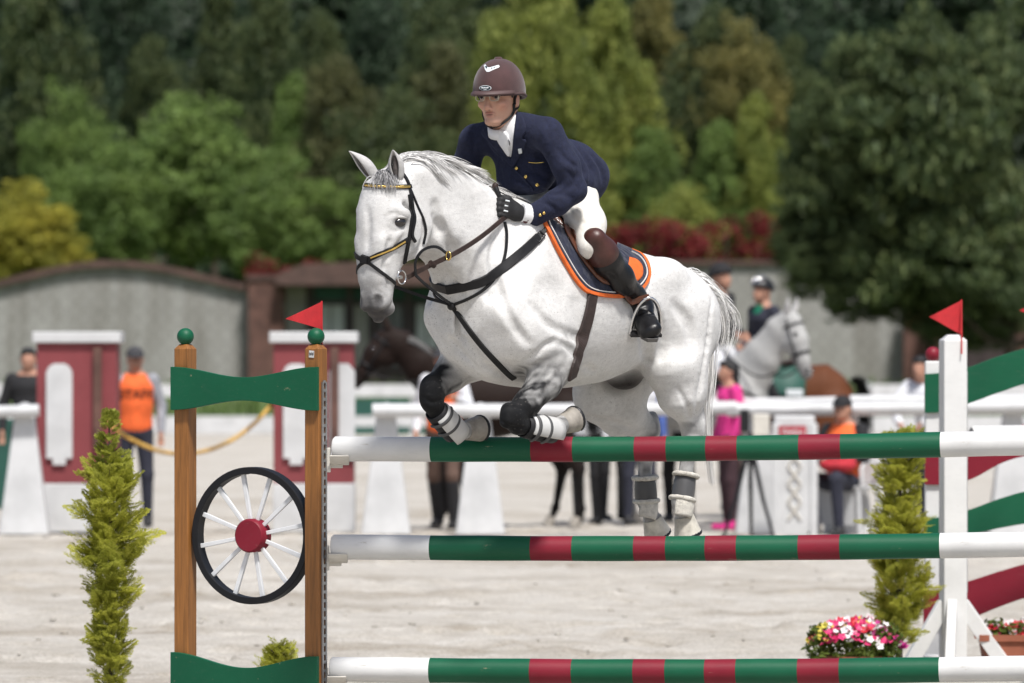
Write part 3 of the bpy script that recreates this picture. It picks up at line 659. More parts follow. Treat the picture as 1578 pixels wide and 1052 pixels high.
BX = [515, 665, 820, 884, 979, 1028, 1089, 1137, 1232, 1296, 1450, 1604]; CM = ['white_paint', 'green_paint', 'red_paint', 'green_paint', 'red_paint', 'green_paint', 'red_paint', 'green_paint', 'red_paint', 'green_paint', 'white_paint']
def bands(dx): return [(BX[i] + dx, BX[i + 1] + dx, CM[i]) for i in range(11)]
PD0, PD1 = 23.0, 22.52
P1 = pole(517, PD0, 691.5, PD1, 681.5, 1604, bands(0), 'top green white and red striped pole under the horse')
P2 = pole(515, PD0, 842.5, PD1, 838, 1604, bands(-1), 'middle green white and red striped pole of the near jump')
P3 = pole(513, PD0, 1031, PD1, 1029.5, 1604, bands(-2), 'lowest green white and red striped pole at the bottom edge')
for i, (A, B) in enumerate((P1, P2, P3)):
    o = thing('pole_cup', ('top', 'middle', 'lowest')[i] + ' white plastic cup holding a pole on the brown wing', 'pole cup', A + Vector((0, 0, -0.05)), 0, 'pole cups')
    mb = MB(); n = 9; Pv = []
    for j in range(n):                       # curved cradle under the pole end
        th = R(205) + R(130) * j / (n - 1); y, z = math.cos(th) * 0.057, math.sin(th) * 0.057 + 0.05
        y2, z2 = math.cos(th) * 0.066, math.sin(th) * 0.066 + 0.05
        Pv += [(-0.022, y, z), (0.055, y, z), (0.055, y2, z2), (-0.022, y2, z2)]
    mb.add(Pv, [(4 * j + k, 4 * j + (k + 1) % 4, 4 * j + 4 + (k + 1) % 4, 4 * j + 4 + k) for j in range(n - 1) for k in range(4)] + [(3, 2, 1, 0), (4 * n - 4, 4 * n - 3, 4 * n - 2, 4 * n - 1)]); bevel(mb.build('cradle', M['cup'], o), 0.002)
    mb = MB(); mb.box((-0.034, -0.026, -0.045), (-0.020, 0.026, 0.055)); mb.box((-0.03, -0.008, -0.028), (0.03, 0.008, -0.010)); bevel(mb.build('bracket', M['cup'], o), 0.003)
# far stand of the near jump, beyond the right edge, holds the other pole ends
o = thing('jump_stand', 'plain white stand just outside the right edge holding the near poles', 'jump stand', (P1[1].x + 0.06, P1[1].y, 0))
mb = MB(); mb.box((-0.05, -0.05, 0), (0.05, 0.05, 1.6)); bevel(mb.build('post', M['white_paint'], o), 0.005)
mb = MB()
for a in (0, 90, 180, 270): d = Vector((math.cos(R(a + 45)), math.sin(R(a + 45)), 0)); mb.tube([d * 0.04 + uz * 0.45, d * 0.38 + uz * 0.02], 0.02, 6)
mb.build('brace', M['white_paint'], o)
for z in (P1[1].z, P2[1].z, P3[1].z):
    mb = MB(); mb.box((-0.10, -0.058, z - 0.066), (-0.051, 0.058, z - 0.053)); mb.build('cup', M['cup'], o)

# ------------------------------------------------------------------ the second jump at the right: white stand, wave-board wing
DS = 29.0
S0 = W(1468.5, 1036, DS); S0.z = 0
st = thing('jump_stand', 'white square jump stand with splayed feet and perforated track at right', 'jump stand', S0)
zt = zr(524, DS); a = 0.060; mb = MB(); rt = R(9); Mz = Matrix.Rotation(rt, 4, 'Z')
vs = [Mz @ Vector((x, y, z)) for z in (0.0, zt) for x, y in ((-a, -a), (a, -a), (a, a), (-a, a))] + [Mz @ Vector((x * 0.45, y * 0.45, zt + 0.028)) for x, y in ((-a, -a), (a, -a), (a, a), (-a, a))]
mb.add(vs, [(3, 2, 1, 0)] + [(i, (i + 1) % 4, 4 + (i + 1) % 4, 4 + i) for i in range(4)] + [(4 + i, 4 + (i + 1) % 4, 8 + (i + 1) % 4, 8 + i) for i in range(4)] + [(8, 9, 10, 11)]); bevel(mb.build('post', M['white_paint'], st), 0.004)
for dx, dy in ((-0.235, -0.05), (-0.04, -0.30), (0.27, -0.06), (0.05, 0.30)):
    d = Vector((dx, dy, 0)); b0 = d.normalized() * 0.045
    mb = MB(); A0 = b0 + uz * 0.345; A1 = d + uz * 0.015; ax = (A1 - A0).normalized(); sd = ax.cross(uz).normalized(); nn = sd.cross(ax)
    Q = [A0 + sd * s * 0.024 + nn * t_ * 0.036 for s in (-1, 1) for t_ in (-1, 1)] + [A1 + sd * s * 0.024 + nn * t_ * 0.036 for s in (-1, 1) for t_ in (-1, 1)]
    mb.add(Q, [(0, 1, 3, 2), (4, 6, 7, 5), (0, 4, 5, 1), (2, 3, 7, 6), (0, 2, 6, 4), (1, 5, 7, 3)]); bevel(mb.build('brace', M['white_paint'], st), 0.003)
mb = MB(); z0_, z1_ = zr(912, DS), zr(572, DS)
for y0_, y1_ in ((-0.030, -0.018), (-0.004, 0.008)): mb.box((a + 0.002, y0_, z0_), (a + 0.010, y1_, z1_), Mz)
for i in range(34): z = z0_ + (z1_ - z0_) * i / 33; mb.box((a + 0.003, -0.0185, z - 0.009), (a + 0.009, -0.0035, z + 0.009), Mz)
mb.build('cup_track', M['steel'], st)
flag('flag', 'red pennant on top of the white jump stand at right', W(1482, 516, DS), W(1432, 488, DS), W(1481, 463, DS), W(1482, 545, DS - 0.075))
flag('flag', 'red pennant mostly outside the right edge of the picture', W(1620, 500, DS), W(1571, 478, DS), W(1619, 455, DS), W(1620, 560, DS))
# wing: rear post with red ball, wave boards to a post beyond the frame
DG = 29.7; g0 = W(1437.5, 1020, DG); g0.z = 0; g1x = W(1700, 1000, DG).x - g0.x
wg = thing('wave_wing', 'white jump wing with green and red wave boards at the right edge', 'jump wing', g0)
for X in (0.0, g1x):
    zt = zr(556, DG); mb = MB(); mb.box((-0.042, -0.035, 0), (0.042, 0.035, zt)); bevel(mb.build('post', M['white_paint'], wg), 0.008)
    mb = MB(); mb.ball((X, 0, zt + 0.035), 0.040, 20, 14); mb.build('ball_finial', M['red_paint'], wg)
    if X: wg.children[-2].location.x = X
sg = FPX / DG
def wave(rows, mat):
    """rows: (column, top row, bottom row)"""
    tp = catmull([((p - 1437.5) / sg, zr(t_, DG)) for p, t_, b_ in rows], 6); bt = catmull([((p - 1437.5) / sg, zr(b_, DG)) for p, t_, b_ in rows], 6)
    mb = MB(); mb.strip([tuple(v) for v in tp], [tuple(v) for v in bt], (0, -0.045, 0), (1, 0, 0), (0, 0, 1), 0.018); bevel(mb.build('wave_board', M[mat], wg), 0.002)
wave([(1424, 576, 636), (1450, 574, 634), (1490, 566, 622), (1540, 548, 604), (1590, 536, 590), (1640, 548, 600), (1712, 576, 636)], 'green_paint')
wave([(1424, 702, 746), (1450, 700, 746), (1495, 688, 738), (1545, 664, 712), (1590, 652, 702), (1640, 664, 714), (1712, 702, 746)], 'red_paint')
wave([(1424, 797, 822), (1450, 796, 824), (1495, 784, 822), (1545, 766, 812), (1590, 756, 806), (1640, 766, 812), (1712, 797, 822)], 'green_paint')
wave([(1422, 910, 966), (1450, 907, 965), (1495, 894, 952), (1545, 878, 932), (1590, 868, 920), (1640, 880, 934), (1712, 910, 966)], 'red_paint')
mb = MB()
for X in (0.0, g1x): mb.box((X - 0.06, -0.25, 0.0), (X + 0.06, 0.25, 0.05))
mb.build('foot', M['white_paint'], wg)
# its pole
o = thing('jump_pole', 'white pole end of the farther jump behind the white stand', 'pole', W(1500, 671, DS))
mb = MB(); A = Vector((0, 0, 0)); B = W(2300, 660, DS + 0.8) - W(1500, 671, DS); mb.tube([A - B.normalized() * 0.01, A, B * 0.5, B], [0.043, 0.05, 0.05, 0.05], 24); mb.build('band', M['white_paint'], o)

# ------------------------------------------------------------------ golden conifers and flowers
def spray(mb, p, d, L, rng, up):
    """flat feathery spray: a stalk with side fronds of narrow scales"""
    d = d.normalized(); sd = d.cross(up).normalized(); nn = sd.cross(d)
    n = max(5, int(L / 0.010)); 
    for i in range(n):
        s = i / n; q = p + d * (L * s) - Vector((0, 0, 0.10 * L * s * s))
        wl = L * 0.50 * (1 - s) + 0.014
        for sg_ in (-1, 1):
            e = (d * 0.75 + sd * sg_ * 0.75 + nn * rng.uniform(-0.3, 0.3)).normalized(); f = q + e * wl * rng.uniform(0.7, 1.1); w = (e.cross(nn)).normalized() * 0.0055
            mid = q.lerp(f, 0.45)
            mb.add([q, mid + w * .5, f, mid - w * .5], [(0, 1, 2, 3)])
            for k in range(3):
                g0 = q.lerp(f, 0.25 + 0.25 * k)
                for s2 in (-1, 1):
                    g1 = g0 + (e * 0.8 + d * 0.25 + e.cross(nn) * s2 * 0.7 + nn * rng.uniform(-.3, .3)) * wl * (0.42 - 0.09 * k); mm = g0.lerp(g1, .5); mb.add([g0, mm + w * .55, g1, mm - w * .55], [(0, 1, 2, 3)])
def conifer(label, px, ytop, yb, D, prof, seed, nspr):
    """prof: (row fraction from the top, half width in metres)"""
    rng = random.Random(seed); b = W(px, HY, D); b.z = 0; o = thing('conifer', label, 'conifer', b, 0)
    zt = zr(ytop, D); zb_ = zr(yb, D); fr = [p[0] for p in prof]; hw = [p[1] for p in prof]; mb = MB()
    for i in range(nspr):
        s = rng.random(); w = float(np.interp(s, fr, hw)) * (0.85 + 0.55 * float(vnoise(np.array([s * 9.0 + seed * 3.3]), np.array([rng.choice((0.2, 3.7, 8.1))]), 1.0, seed)[0]) + rng.uniform(-.1, .25)); z = zt + (zb_ - zt) * s; a = rng.uniform(0, 6.283)
        up = rng.uniform(0.25, 1.7); d = Vector((math.cos(a), math.sin(a), up)); r0 = w * rng.uniform(0.0, 0.5)
        p = Vector((math.cos(a) * r0, math.sin(a) * r0, z - 0.02)); L = max(0.04, (w - r0) * rng.uniform(0.5, 1.25)) + 0.025
        spray(mb, p, d, L, rng, Vector((rng.uniform(-.6, .6), rng.uniform(-.6, .6), 1)))
    mb.build('foliage', M['thuja'], o)
    mb = MB(); mb.tube([(0, 0, 0), (0.01, 0, zt * 0.5), (0, 0, zt - 0.03)], [0.016, 0.011, 0.003], 7)
    for i in range(26):
        z = zb_ + (zt - zb_) * rng.random() * 0.9; a = rng.uniform(0, 6.28); s = (zt - z) / (zt - zb_); w = float(np.interp(s, fr, hw)) * 0.6
        mb.tube([(0, 0, z), (math.cos(a) * w, math.sin(a) * w, z + w * 0.8)], [0.004, 0.0015], 4)
    mb.build('trunk', M['bark'], o); return o
M['thuja'] = foliage('golden cypress foliage', (0.52, 0.54, 0.085), 0.3, c2=(0.74, 0.72, 0.17), trans=0.55)
M['thuja'].node_tree.nodes['Principled BSDF'].inputs['Roughness'].default_value = 0.6
def pot(o, r0, r1, h, mat='terracotta'):
    mb = MB(); n = 28; prof = [(0, 0.0), (r0, 0.0), (r1, h - 0.035), (r1 + 0.014, h - 0.035), (r1 + 0.014, h), (r1 - 0.006, h), (r1 - 0.01, h - 0.03), (0, h - 0.03)]; Pv = []
    for r_, z in prof:
        for i in range(n): th = 2 * math.pi * i / n; Pv.append((r_ * math.cos(th), r_ * math.sin(th), z))
    mb.add(Pv, [(j * n + i, j * n + (i + 1) % n, (j + 1) * n + (i + 1) % n, (j + 1) * n + i) for j in range(len(prof) - 1) for i in range(n)]); return mb.build('pot', M[mat], o)
o = conifer('feathery golden conifer standing left of the brown wing', 168, 636, 1062, 25.8, [(0, 0.012), (0.07, 0.03), (0.12, 0.04), (0.18, 0.12), (0.26, 0.19), (0.42, 0.18), (0.52, 0.21), (0.62, 0.15), (0.78, 0.15), (0.92, 0.11), (1, 0.05)], 4, 330)
o = conifer('feathery golden conifer behind the poles at right', 1386, 664, 990, 28.6, [(0, 0.04), (0.12, 0.14), (0.3, 0.18), (0.5, 0.19), (0.62, 0.18), (0.75, 0.18), (0.9, 0.15), (1, 0.10)], 9, 320)
o = conifer('small yellow shrub peeping over the bottom wing board', 432, 986, 1075, 26.5, [(0, 0.03), (0.3, 0.11), (0.7, 0.14), (1, 0.08)], 12, 70)
pets = {'pink': (0.62, 0.03, 0.15), 'magenta': (0.42, 0.015, 0.20), 'white': (0.78, 0.74, 0.74), 'yellow': (0.62, 0.52, 0.07), 'red': (0.55, 0.018, 0.035)}
for k, c in pets.items(): M['petal_' + k] = pm(k + ' petals', c, 0.55, 0.25, 30, 0)
M['bedleaf'] = foliage('bedding leaves', (0.11, 0.155, 0.03), 0.5)
def flower_mesh(seed):
    rng = random.Random(seed); mb = MB()
    for i in range(5):
        a = 2 * math.pi * i / 5; c, s = math.cos(a), math.sin(a); c1, s1 = math.cos(a + 0.62), math.sin(a + 0.62); c2, s2 = math.cos(a - 0.62), math.sin(a - 0.62); u = rng.uniform(0.1, 0.5)
        mb.add([(0, 0, -0.25), (c2 * 0.72, s2 * 0.72, 0.1), (c * 1.0, s * 1.0, u), (c1 * 0.72, s1 * 0.72, 0.1)], [(0, 1, 2, 3)], True)
    return mb.mesh('flower')
FM = {k: [flower_mesh(i + 10) for i in range(3)] for k in pets}
for k in FM:
    for m_ in FM[k]: m_.materials.append(M['petal_' + k])
def flowerbed(label, c, rx, ry, rz, z0_, n, mixf, seed, potf):
    """rounded cushion of bedding flowers: leaves joined, blooms each their own piece"""
    rng = random.Random(seed); o = thing('flower_planter', label, 'planter', c); potf(o)
    lb = [((rng.uniform(-rx, rx) * 0.8, rng.uniform(-ry, ry) * 0.8, z0_ + rng.uniform(0, rz * 0.75)), 0.055) for _ in range(40)]
    mobj('leaves', leaf_mesh('leaves', lb, 12000, 0.022, seed), M['bedleaf'], o)
    for i in range(n):
        a = rng.uniform(0, 6.283); q = math.sqrt(rng.random()); x, y = math.cos(a) * q * rx, math.sin(a) * q * ry; z = z0_ + rz * math.sqrt(max(0, 1 - q * q * 0.85)) * rng.uniform(0.75, 1.08)
        k = mixf(x / rx, rng); b = mobj('bloom', FM[k][i % 3], None, o); s = rng.uniform(0.016, 0.028)
        b.location = (x, y, z); b.scale = (s, s, s); b.rotation_euler = (rng.uniform(0.1, 1.2), rng.uniform(-0.5, 0.5), rng.uniform(-0.9, 0.9))
    return o
def mixA(u, rng):
    r_ = rng.random()
    if u < -0.6: return 'yellow' if r_ < 0.5 else 'pink'
    if u > 0.35: return 'magenta' if r_ < 0.55 else ('pink' if r_ < 0.75 else 'white')
    return 'pink' if r_ < 0.55 else 'red' if r_ < 0.72 else 'white' if r_ < 0.92 else 'yellow'
c = W(1318, 1030, 28.4); c.z = 0
flowerbed('terracotta pot of pink white and yellow flowers beside the white stand', c, 0.25, 0.22, 0.21, 0.08, 190, mixA, 5, lambda o: pot(o, 0.13, 0.17, 0.11))
c = W(1585, 1030, 29.1); c.z = 0
def trough(o):
    mb = MB(); mb.prism([(-0.22, 0), (0.25, 0), (0.28, 0.17), (-0.25, 0.17)], (0, 0, 0), (1, 0, 0), (0, 0, 1), 0.3); bevel(mb.build('trough', M['terracotta'], o), 0.01)
    mb = MB(); mb.box((-0.265, -0.165, 0.152), (0.295, -0.150, 0.185)); mb.box((-0.265, 0.150, 0.152), (0.295, 0.165, 0.185)); mb.build('lip', M['terracotta'], o)
flowerbed('terracotta trough of red and white flowers at the right edge', c, 0.25, 0.13, 0.10, 0.15, 130, lambda u, r_: 'red' if r_.random() < 0.5 else ('pink' if r_.random() < 0.5 else 'white'), 8, trough)

# ------------------------------------------------------------------ the grey jumping horse: frame with x along its heading, y to its left, z up
TH = R(50); cT, sT = math.cos(TH), math.sin(TH); OY = 22.80; OX = (815 - CX) / FPX * OY
HROT = math.pi + TH; HM = Matrix.Translation((OX, OY, 0)) @ Matrix.Rotation(HROT, 4, 'Z'); HI = HM.inverted()
def Lp(px, py, w=0.0):
    """point of the horse's lengthwise plane, w metres to its left, that shows at photo pixel (px, py)"""
    k = (px - CX) / FPX; t_ = (k * OY - k * cT * w - OX - sT * w) / (k * sT - cT); D = OY - sT * t_ - cT * w
    return np.array((t_, w, CAM_H - (py - HY) / FPX * D))
def zt_(t_, py): return CAM_H - (py - HY) / FPX * (OY - sT * t_)
CAML = HI @ Vector((0, 0, CAM_H))
def cast(bvh, px, py):
    d = (HI.to_3x3() @ Vector(((px - CX) / FPX, 1, -(py - HY) / FPX))).normalized(); return bvh.ray_cast(CAML, d)[:2]
def hthing(name, label, cat, base, group=None):
    o = thing(name, label, cat, HM @ Vector(base), HROT, group); o.matrix_world; BASE[o.name] = Vector(base); return o
BASE = {}
def hpart(name, V, F, mat, o, smooth=True):
    b = BASE[o.name] if o.name in BASE else BASE[o.parent.name]
    V = np.array(V) - np.array(b); return mobj(name, mesh_of(name, V, F, smooth), mat, o)
def hmb(mb, name, mat, o):
    b = BASE[o.name] if o.name in BASE else BASE[o.parent.name]
    return mb.shift(b).build(name, mat, o)

# body volumes --------------------------------------------------------------
P = []
T = [-1.05, -1.0, -0.9, -0.76, -0.6, -0.4, -0.2, 0.0, 0.12, 0.22, 0.31, 0.38, 0.43]
yt = [462, 428, 404, 395, 384, 370, 350, 328, 317, 332, 366, 410, 450]
yb = [530, 556, 568, 560, 568, 590, 598, 598, 595, 590, 582, 562, 525]
hw = [0.08, 0.17, 0.225, 0.255, 0.27, 0.285, 0.29, 0.275, 0.245, 0.215, 0.195, 0.165, 0.10]
zt1 = np.array([zt_(a, b) for a, b in zip(T, yt)]); zb1 = np.array([zt_(a, b) for a, b in zip(T, yb)])
P.append(sec('x', T, (zt1 + zb1) / 2, None, (zt1 - zb1) / 2, hw, 0.05, 2.05))
NK = [((0.02, 320), (0.37, 530), 0.180), ((0.20, 304), (0.415, 474), 0.148), ((0.40, 272), (0.455, 430), 0.115), ((0.58, 251), (0.52, 402), 0.102), ((0.72, 243), (0.60, 380), 0.092), ((0.83, 256), (0.69, 366), 0.085)]
pts, rad = [], []
for (a, b, w) in NK:
    A = np.array((a[0], 0, zt_(*a))); B = np.array((b[0], 0, zt_(*b))); pts.append((A + B) / 2); rad.append((np.linalg.norm(A - B) / 2, w))
# neck: overlapping upright lenses along the axis
for i in range(len(pts) - 1):
    for s in np.linspace(0, 1, 5)[:-1]:
        A0 = np.array((NK[i][0][0], 0, zt_(*NK[i][0]))) * (1 - s) + np.array((NK[i + 1][0][0], 0, zt_(*NK[i + 1][0]))) * s
        B0 = np.array((NK[i][1][0], 0, zt_(*NK[i][1]))) * (1 - s) + np.array((NK[i + 1][1][0], 0, zt_(*NK[i + 1][1]))) * s
        w = NK[i][2] * (1 - s) + NK[i + 1][2] * s; c = (A0 + B0) / 2; L = np.linalg.norm(A0 - B0) / 2; d = (B0 - A0) / (2 * L)
        P.append(ec(c - d * (L - w * 0.80), c + d * (L - w * 0.95), (w * 0.70, w * 0.80), (w * 0.85, w * 0.95), 0.06))
# head: level sections down the face
HR = [(266, 0.835, 0.041, .052), (280, 0.855, 0.096, .080), (300, 0.851, 0.120, .098), (320, 0.848, 0.138, .106), (336, 0.844, 0.148, .109), (353, 0.842, 0.152, .106), (372, 0.858, 0.132, .094), (390, 0.882, 0.110, .081), (410, 0.901, 0.088, .070), (428, 0.916, 0.074, .063), (445, 0.921, 0.063, .058), (457, 0.922, 0.058, .058), (467, 0.922, 0.050, .056), (477, 0.927, 0.046, .053), (485, 0.922, 0.034, .042), (490, 0.915, 0.016, .02)]
P.append(sec('z', [zt_(b, a) for a, b, c, d in HR], [b for a, b, c, d in HR], None, [c for a, b, c, d in HR], [d for a, b, c, d in HR], 0.04, 2.35))
def E(px, py, w, r, k=0.04, rz=0.0, ry=0.0): P.append(ell(Lp(px, py, w), r, k, rz, ry))
for s in (-1, 1):
    z = zt_(0.86, 336)
    P.append(ell((0.900, s * 0.092, zt_(.90, 328)), (0.045, 0.024, 0.026), 0.03, rz=-s * 0.5))          # brow over the eye
    P.append(ell((0.80, s * 0.070, zt_(.80, 362)), (0.085, 0.040, 0.095), 0.04))                           # jowl
    P.append(ec((0.955, s * 0.052, zt_(.955, 372)), (0.960, s * 0.034, zt_(.96, 430)), 0.026, 0.018, 0.03))  # nasal side
    P.append(ec((0.900, s * 0.092, zt_(.90, 354)), (0.945, s * 0.064, zt_(.945, 394)), 0.014, 0.010, 0.016)) # facial crest
    P.append(ell((0.948, s * 0.043, zt_(.948, 462)), (0.034, 0.022, 0.034), 0.03))                           # nostril wing
    # shoulder, breast, haunch
    P.append(ec((0.10, s * 0.14, zt_(.1, 360)), (0.33, s * 0.165, zt_(.33, 490)), (0.10, 0.07), (0.105, 0.080), 0.07))
    P.append(ell((0.335, s * 0.10, zt_(.335, 500)), (0.085, 0.080, 0.14), 0.045))
    P.append(ell((0.16, s * 0.190, zt_(.16, 505)), (0.15, 0.065, 0.13), 0.06))
    P.append(ell((-0.82, s * 0.150, zt_(-.82, 500)), (0.20, 0.115, 0.19), 0.06))
    P.append(ell((-0.62, s * 0.205, zt_(-.62, 425)), (0.12, 0.055, 0.07), 0.07))                           # hip
P.append(ell((0.885, 0, zt_(.885, 475)), (0.045, 0.045, 0.032), 0.025))                                     # chin
# left (near) hind
P += chain([Lp(1040, 480, .15), Lp(1040, 560, .17), Lp(1052, 605, .175), Lp(1066, 648, .165)], [(.20, .12), (.155, .105), (.115, .08), (.056, .038)], 0.05)
P.append(ec(Lp(1078, 632, .165), Lp(1072, 664, .165), (.020, .018), (.038, .03), .03)); E(1067, 656, .165, (.050, .036, .052))
P += chain([Lp(1066, 660, .165), Lp(1060, 700, .165), Lp(1054, 752, .163), Lp(1049, 773, .162)], [(.044, .034), (.033, .028), (.031, .027), (.040, .034)], 0.02)
P += chain([Lp(1049, 773, .162), Lp(1054, 797, .162)], [(.036, .033), (.036, .034)], 0.02)
# right (far) hind, thigh swung forward
P += chain([Lp(1005, 520, -.13), Lp(950, 575, -.155), Lp(922, 606, -.165), Lp(955, 632, -.165), Lp(994, 656, -.16)], [(.20, .11), (.165, .11), (.115, .09), (.100, .075), (.058, .042)], 0.06)
P.append(ec(Lp(1006, 640, -.16), Lp(1003, 664, -.16), (.018, .018), (.034, .03), .03)); E(999, 661, -.16, (.048, .036, .048))
P += chain([Lp(998, 664, -.16), Lp(995, 705, -.16), Lp(993, 750, -.16), Lp(996, 772, -.16)], [(.042, .034), (.033, .028), (.031, .027), (.040, .034)], 0.02)
P += chain([Lp(996, 772, -.16), Lp(1005, 800, -.16)], [(.036, .033), (.036, .034)], 0.02)
# left (near) fore, folded
P += chain([Lp(806, 505, .17), Lp(862, 548, .19)], [(.13, .085), (.115, .085)], 0.06)
P += chain([Lp(862, 548, .19), Lp(838, 588, .20), Lp(812, 622, .20), Lp(793, 638, .195)], [(.105, .078), (.076, .060), (.052, .046), (.046, .043)], 0.03)
E(788, 641, .195, (.044, .042, .048), .02); P.append(ec(Lp(783, 630, .195), Lp(781, 650, .195), (.026, .030), (.026, .032), .015)); E(811, 642, .195, (.020, .020, .030), .012); E(796, 655, .195, (.040, .036, .034), .025)
P += chain([Lp(800, 654, .195), Lp(828, 661, .20), Lp(850, 663, .20)], [(.040, .036), (.033, .03), (.040, .036)], 0.02)
P += chain([Lp(850, 663, .20), Lp(868, 652, .20)], [(.036, .034), (.037, .036)], 0.02)
# right (far) fore, folded
P += chain([Lp(716, 505, -.15), Lp(724, 552, -.16)], [(.12, .085), (.105, .085)], 0.06)
P += chain([Lp(722, 550, -.165), Lp(694, 576, -.17), Lp(672, 596, -.175)], [(.095, .076), (.068, .058), (.054, .048)], 0.035)
E(664, 600, -.175, (.048, .044, .055), .03); E(664, 618, -.175, (.042, .040, .045), .03)
P += chain([Lp(665, 616, -.175), Lp(676, 640, -.175), Lp(699, 664, -.175)], [(.042, .037), (.035, .032), (.040, .036)], 0.02)
P += chain([Lp(699, 664, -.175), Lp(718, 662, -.175)], [(.036, .034), (.037, .036)], 0.02)
# sheath
E(962, 578, 0.0, (.10, .055, .06), .05)
# carve: nostrils, eye corners, mouth, throat groove
def SUB(c, r, k=0.01, rz=0.0, ry=0.0): q = ell(c, r, k, rz, ry, True); P.append(q)
for s in (-1, 1):
    SUB((0.978, s * 0.052, zt_(.98, 463)), (0.024, 0.018, 0.026), 0.012, rz=-s * 0.6)
    SUB((0.902, s * 0.112, zt_(.90, 343)), (0.027, 0.016, 0.015), 0.012, rz=-s * 0.45)
    SUB((0.950, s * 0.058, zt_(.95, 479)), (0.060, 0.016, 0.005), 0.008)
    def GR(a, b, r0, r1, k): P.append(ec(a, b, r0, r1, k, sub=True))      # grooves between muscles
    GR((0.700, s * .112, zt_(.70, 318)), (0.672, s * .110, zt_(.67, 352)), .016, .020, .03); GR((0.672, s * .110, zt_(.67, 352)), (0.70, s * .085, zt_(.70, 392)), .020, .020, .03)   # behind the jaw
    GR((0.58, s * .120, zt_(.58, 385)), (0.42, s * .160, zt_(.42, 455)), .008, .008, .05)                                                   # jugular groove
    GR((0.16, s * .205, zt_(.16, 345)), (0.30, s * .240, zt_(.30, 425)), .007, .007, .06)                                                   # front of the shoulder blade
    GR((0.03, s * .292, zt_(.03, 470)), (0.00, s * .298, zt_(.00, 540)), .010, .010, .06)                                                   # behind the shoulder
    GR((-0.52, s * .315, zt_(-.52, 450)), (-0.62, s * .285, zt_(-.62, 535)), .014, .020, .07)                                                # flank
    GR((-0.99, s * .215, zt_(-.99, 470)), (-0.93, s * .235, zt_(-.93, 560)), .012, .014, .035)                                               # hamstring
    GR((0.875, s * .098, zt_(.875, 318)), (0.850, s * .098, zt_(.85, 326)), .012, .010, .02)                                                 # hollow above the eye
    GR((0.945, s * .082, zt_(.945, 372)), (0.955, s * .062, zt_(.955, 412)), .008, .008, .02)                                                # beside the nose bone
GR((0.43, 0, zt_(.43, 470)), (0.43, 0, zt_(.43, 545)), .016, .020, .04)                                                                      # cleft of the breast
def creases(prims, lines, h=0.012):
    """fold lines drawn on the form as it shows in the photograph, pressed into its surface: (columns and rows, radius, lift, blend, also on the far side)"""
    v0, f0 = skin(prims, h, 1); b0 = BVHTree.FromPolygons(v0.tolist(), f0.tolist()); out = []
    for px, r_, lift, k, mir in lines:
        q = []
        for p in catmull([np.array(a, float) for a in px], 4):
            hit, nn = cast(b0, p[0], p[1])
            if hit is not None: q.append(np.array(hit + nn * lift))
        m = len(q)
        for i in range(m - 1):
            if np.linalg.norm(q[i + 1] - q[i]) > .08 or np.linalg.norm(q[i + 1] - q[i]) < 1e-4: continue
            f = math.sin(math.pi * (i + .5) / (m - 1)) ** .5; rr = max(.003, r_ * f)
            for s in ((1, -1) if mir else (1,)): out.append(ec(q[i] * np.array((1, s, 1)), q[i + 1] * np.array((1, s, 1)), rr, rr, k, sub=True))
    return out
P += creases(P, [
    ([(653, 338), (655, 360), (648, 382), (634, 398)], .011, .003, .018, True), ([(664, 392), (684, 420), (712, 452)], .010, .004, .03, True), ([(668, 335), (690, 372), (700, 402)], .010, .005, .03, True),
    ([(770, 350), (760, 392), (766, 440), (786, 490), (812, 528)], .010, .004, .03, True), ([(820, 470), (846, 500), (880, 516), (896, 520)], .009, .004, .03, True), ([(838, 532), (862, 527), (888, 546), (893, 566)], .009, .003, .022, False), ([(806, 560), (826, 545), (842, 530)], .008, .003, .018, False),
    ([(690, 516), (708, 540), (738, 570)], .010, .003, .022, False), ([(712, 515), (742, 556), (780, 582)], .009, .004, .03, False), ([(852, 562), (836, 584), (816, 612)], .006, .003, .014, False), ([(866, 566), (848, 592), (826, 618)], .006, .003, .014, False),
    ([(985, 486), (994, 520), (998, 556)], .014, .005, .04, True), ([(1008, 470), (1022, 505), (1018, 550)], .010, .005, .035, True), ([(1097, 462), (1092, 520), (1082, 580), (1075, 618)], .009, .003, .02, False), ([(1046, 600), (1058, 624), (1064, 646)], .007, .003, .014, False), ([(1072, 600), (1074, 625), (1070, 645)], .006, .003, .012, False),
    ([(900, 640), (940, 650), (980, 662)], .008, .004, .02, False), ([(1040, 470), (1062, 500), (1066, 545)], .009, .006, .04, True),
    ([(622, 364), (610, 380), (596, 398)], .006, .004, .014, True), ([(594, 410), (598, 432), (598, 452)], .006, .004, .014, True), ([(568, 477), (582, 483), (598, 475), (605, 466)], .005, .001, .008, True), ([(578, 448), (590, 452), (596, 462)], .004, .002, .008, True), ([(596, 333), (606, 328), (620, 332)], .005, .003, .010, True), ([(598, 352), (610, 356), (622, 352)], .004, .003, .010, True), ([(566, 320), (568, 350), (566, 380)], .007, .005, .02, False),
    ([(772, 648), (788, 658), (808, 660)], .006, .002, .010, False), ([(776, 628), (792, 626), (808, 632)], .005, .002, .010, False), ([(652, 612), (666, 620), (680, 616)], .005, .002, .010, False), ([(654, 588), (668, 584), (680, 592)], .005, .002, .010, False), ([(890, 560), (940, 580), (975, 566)], .008, .005, .03, False)])
HV, HF = skin(P, 0.0072, 1)
hbvh = BVHTree.FromPolygons(HV.tolist(), HF.tolist())

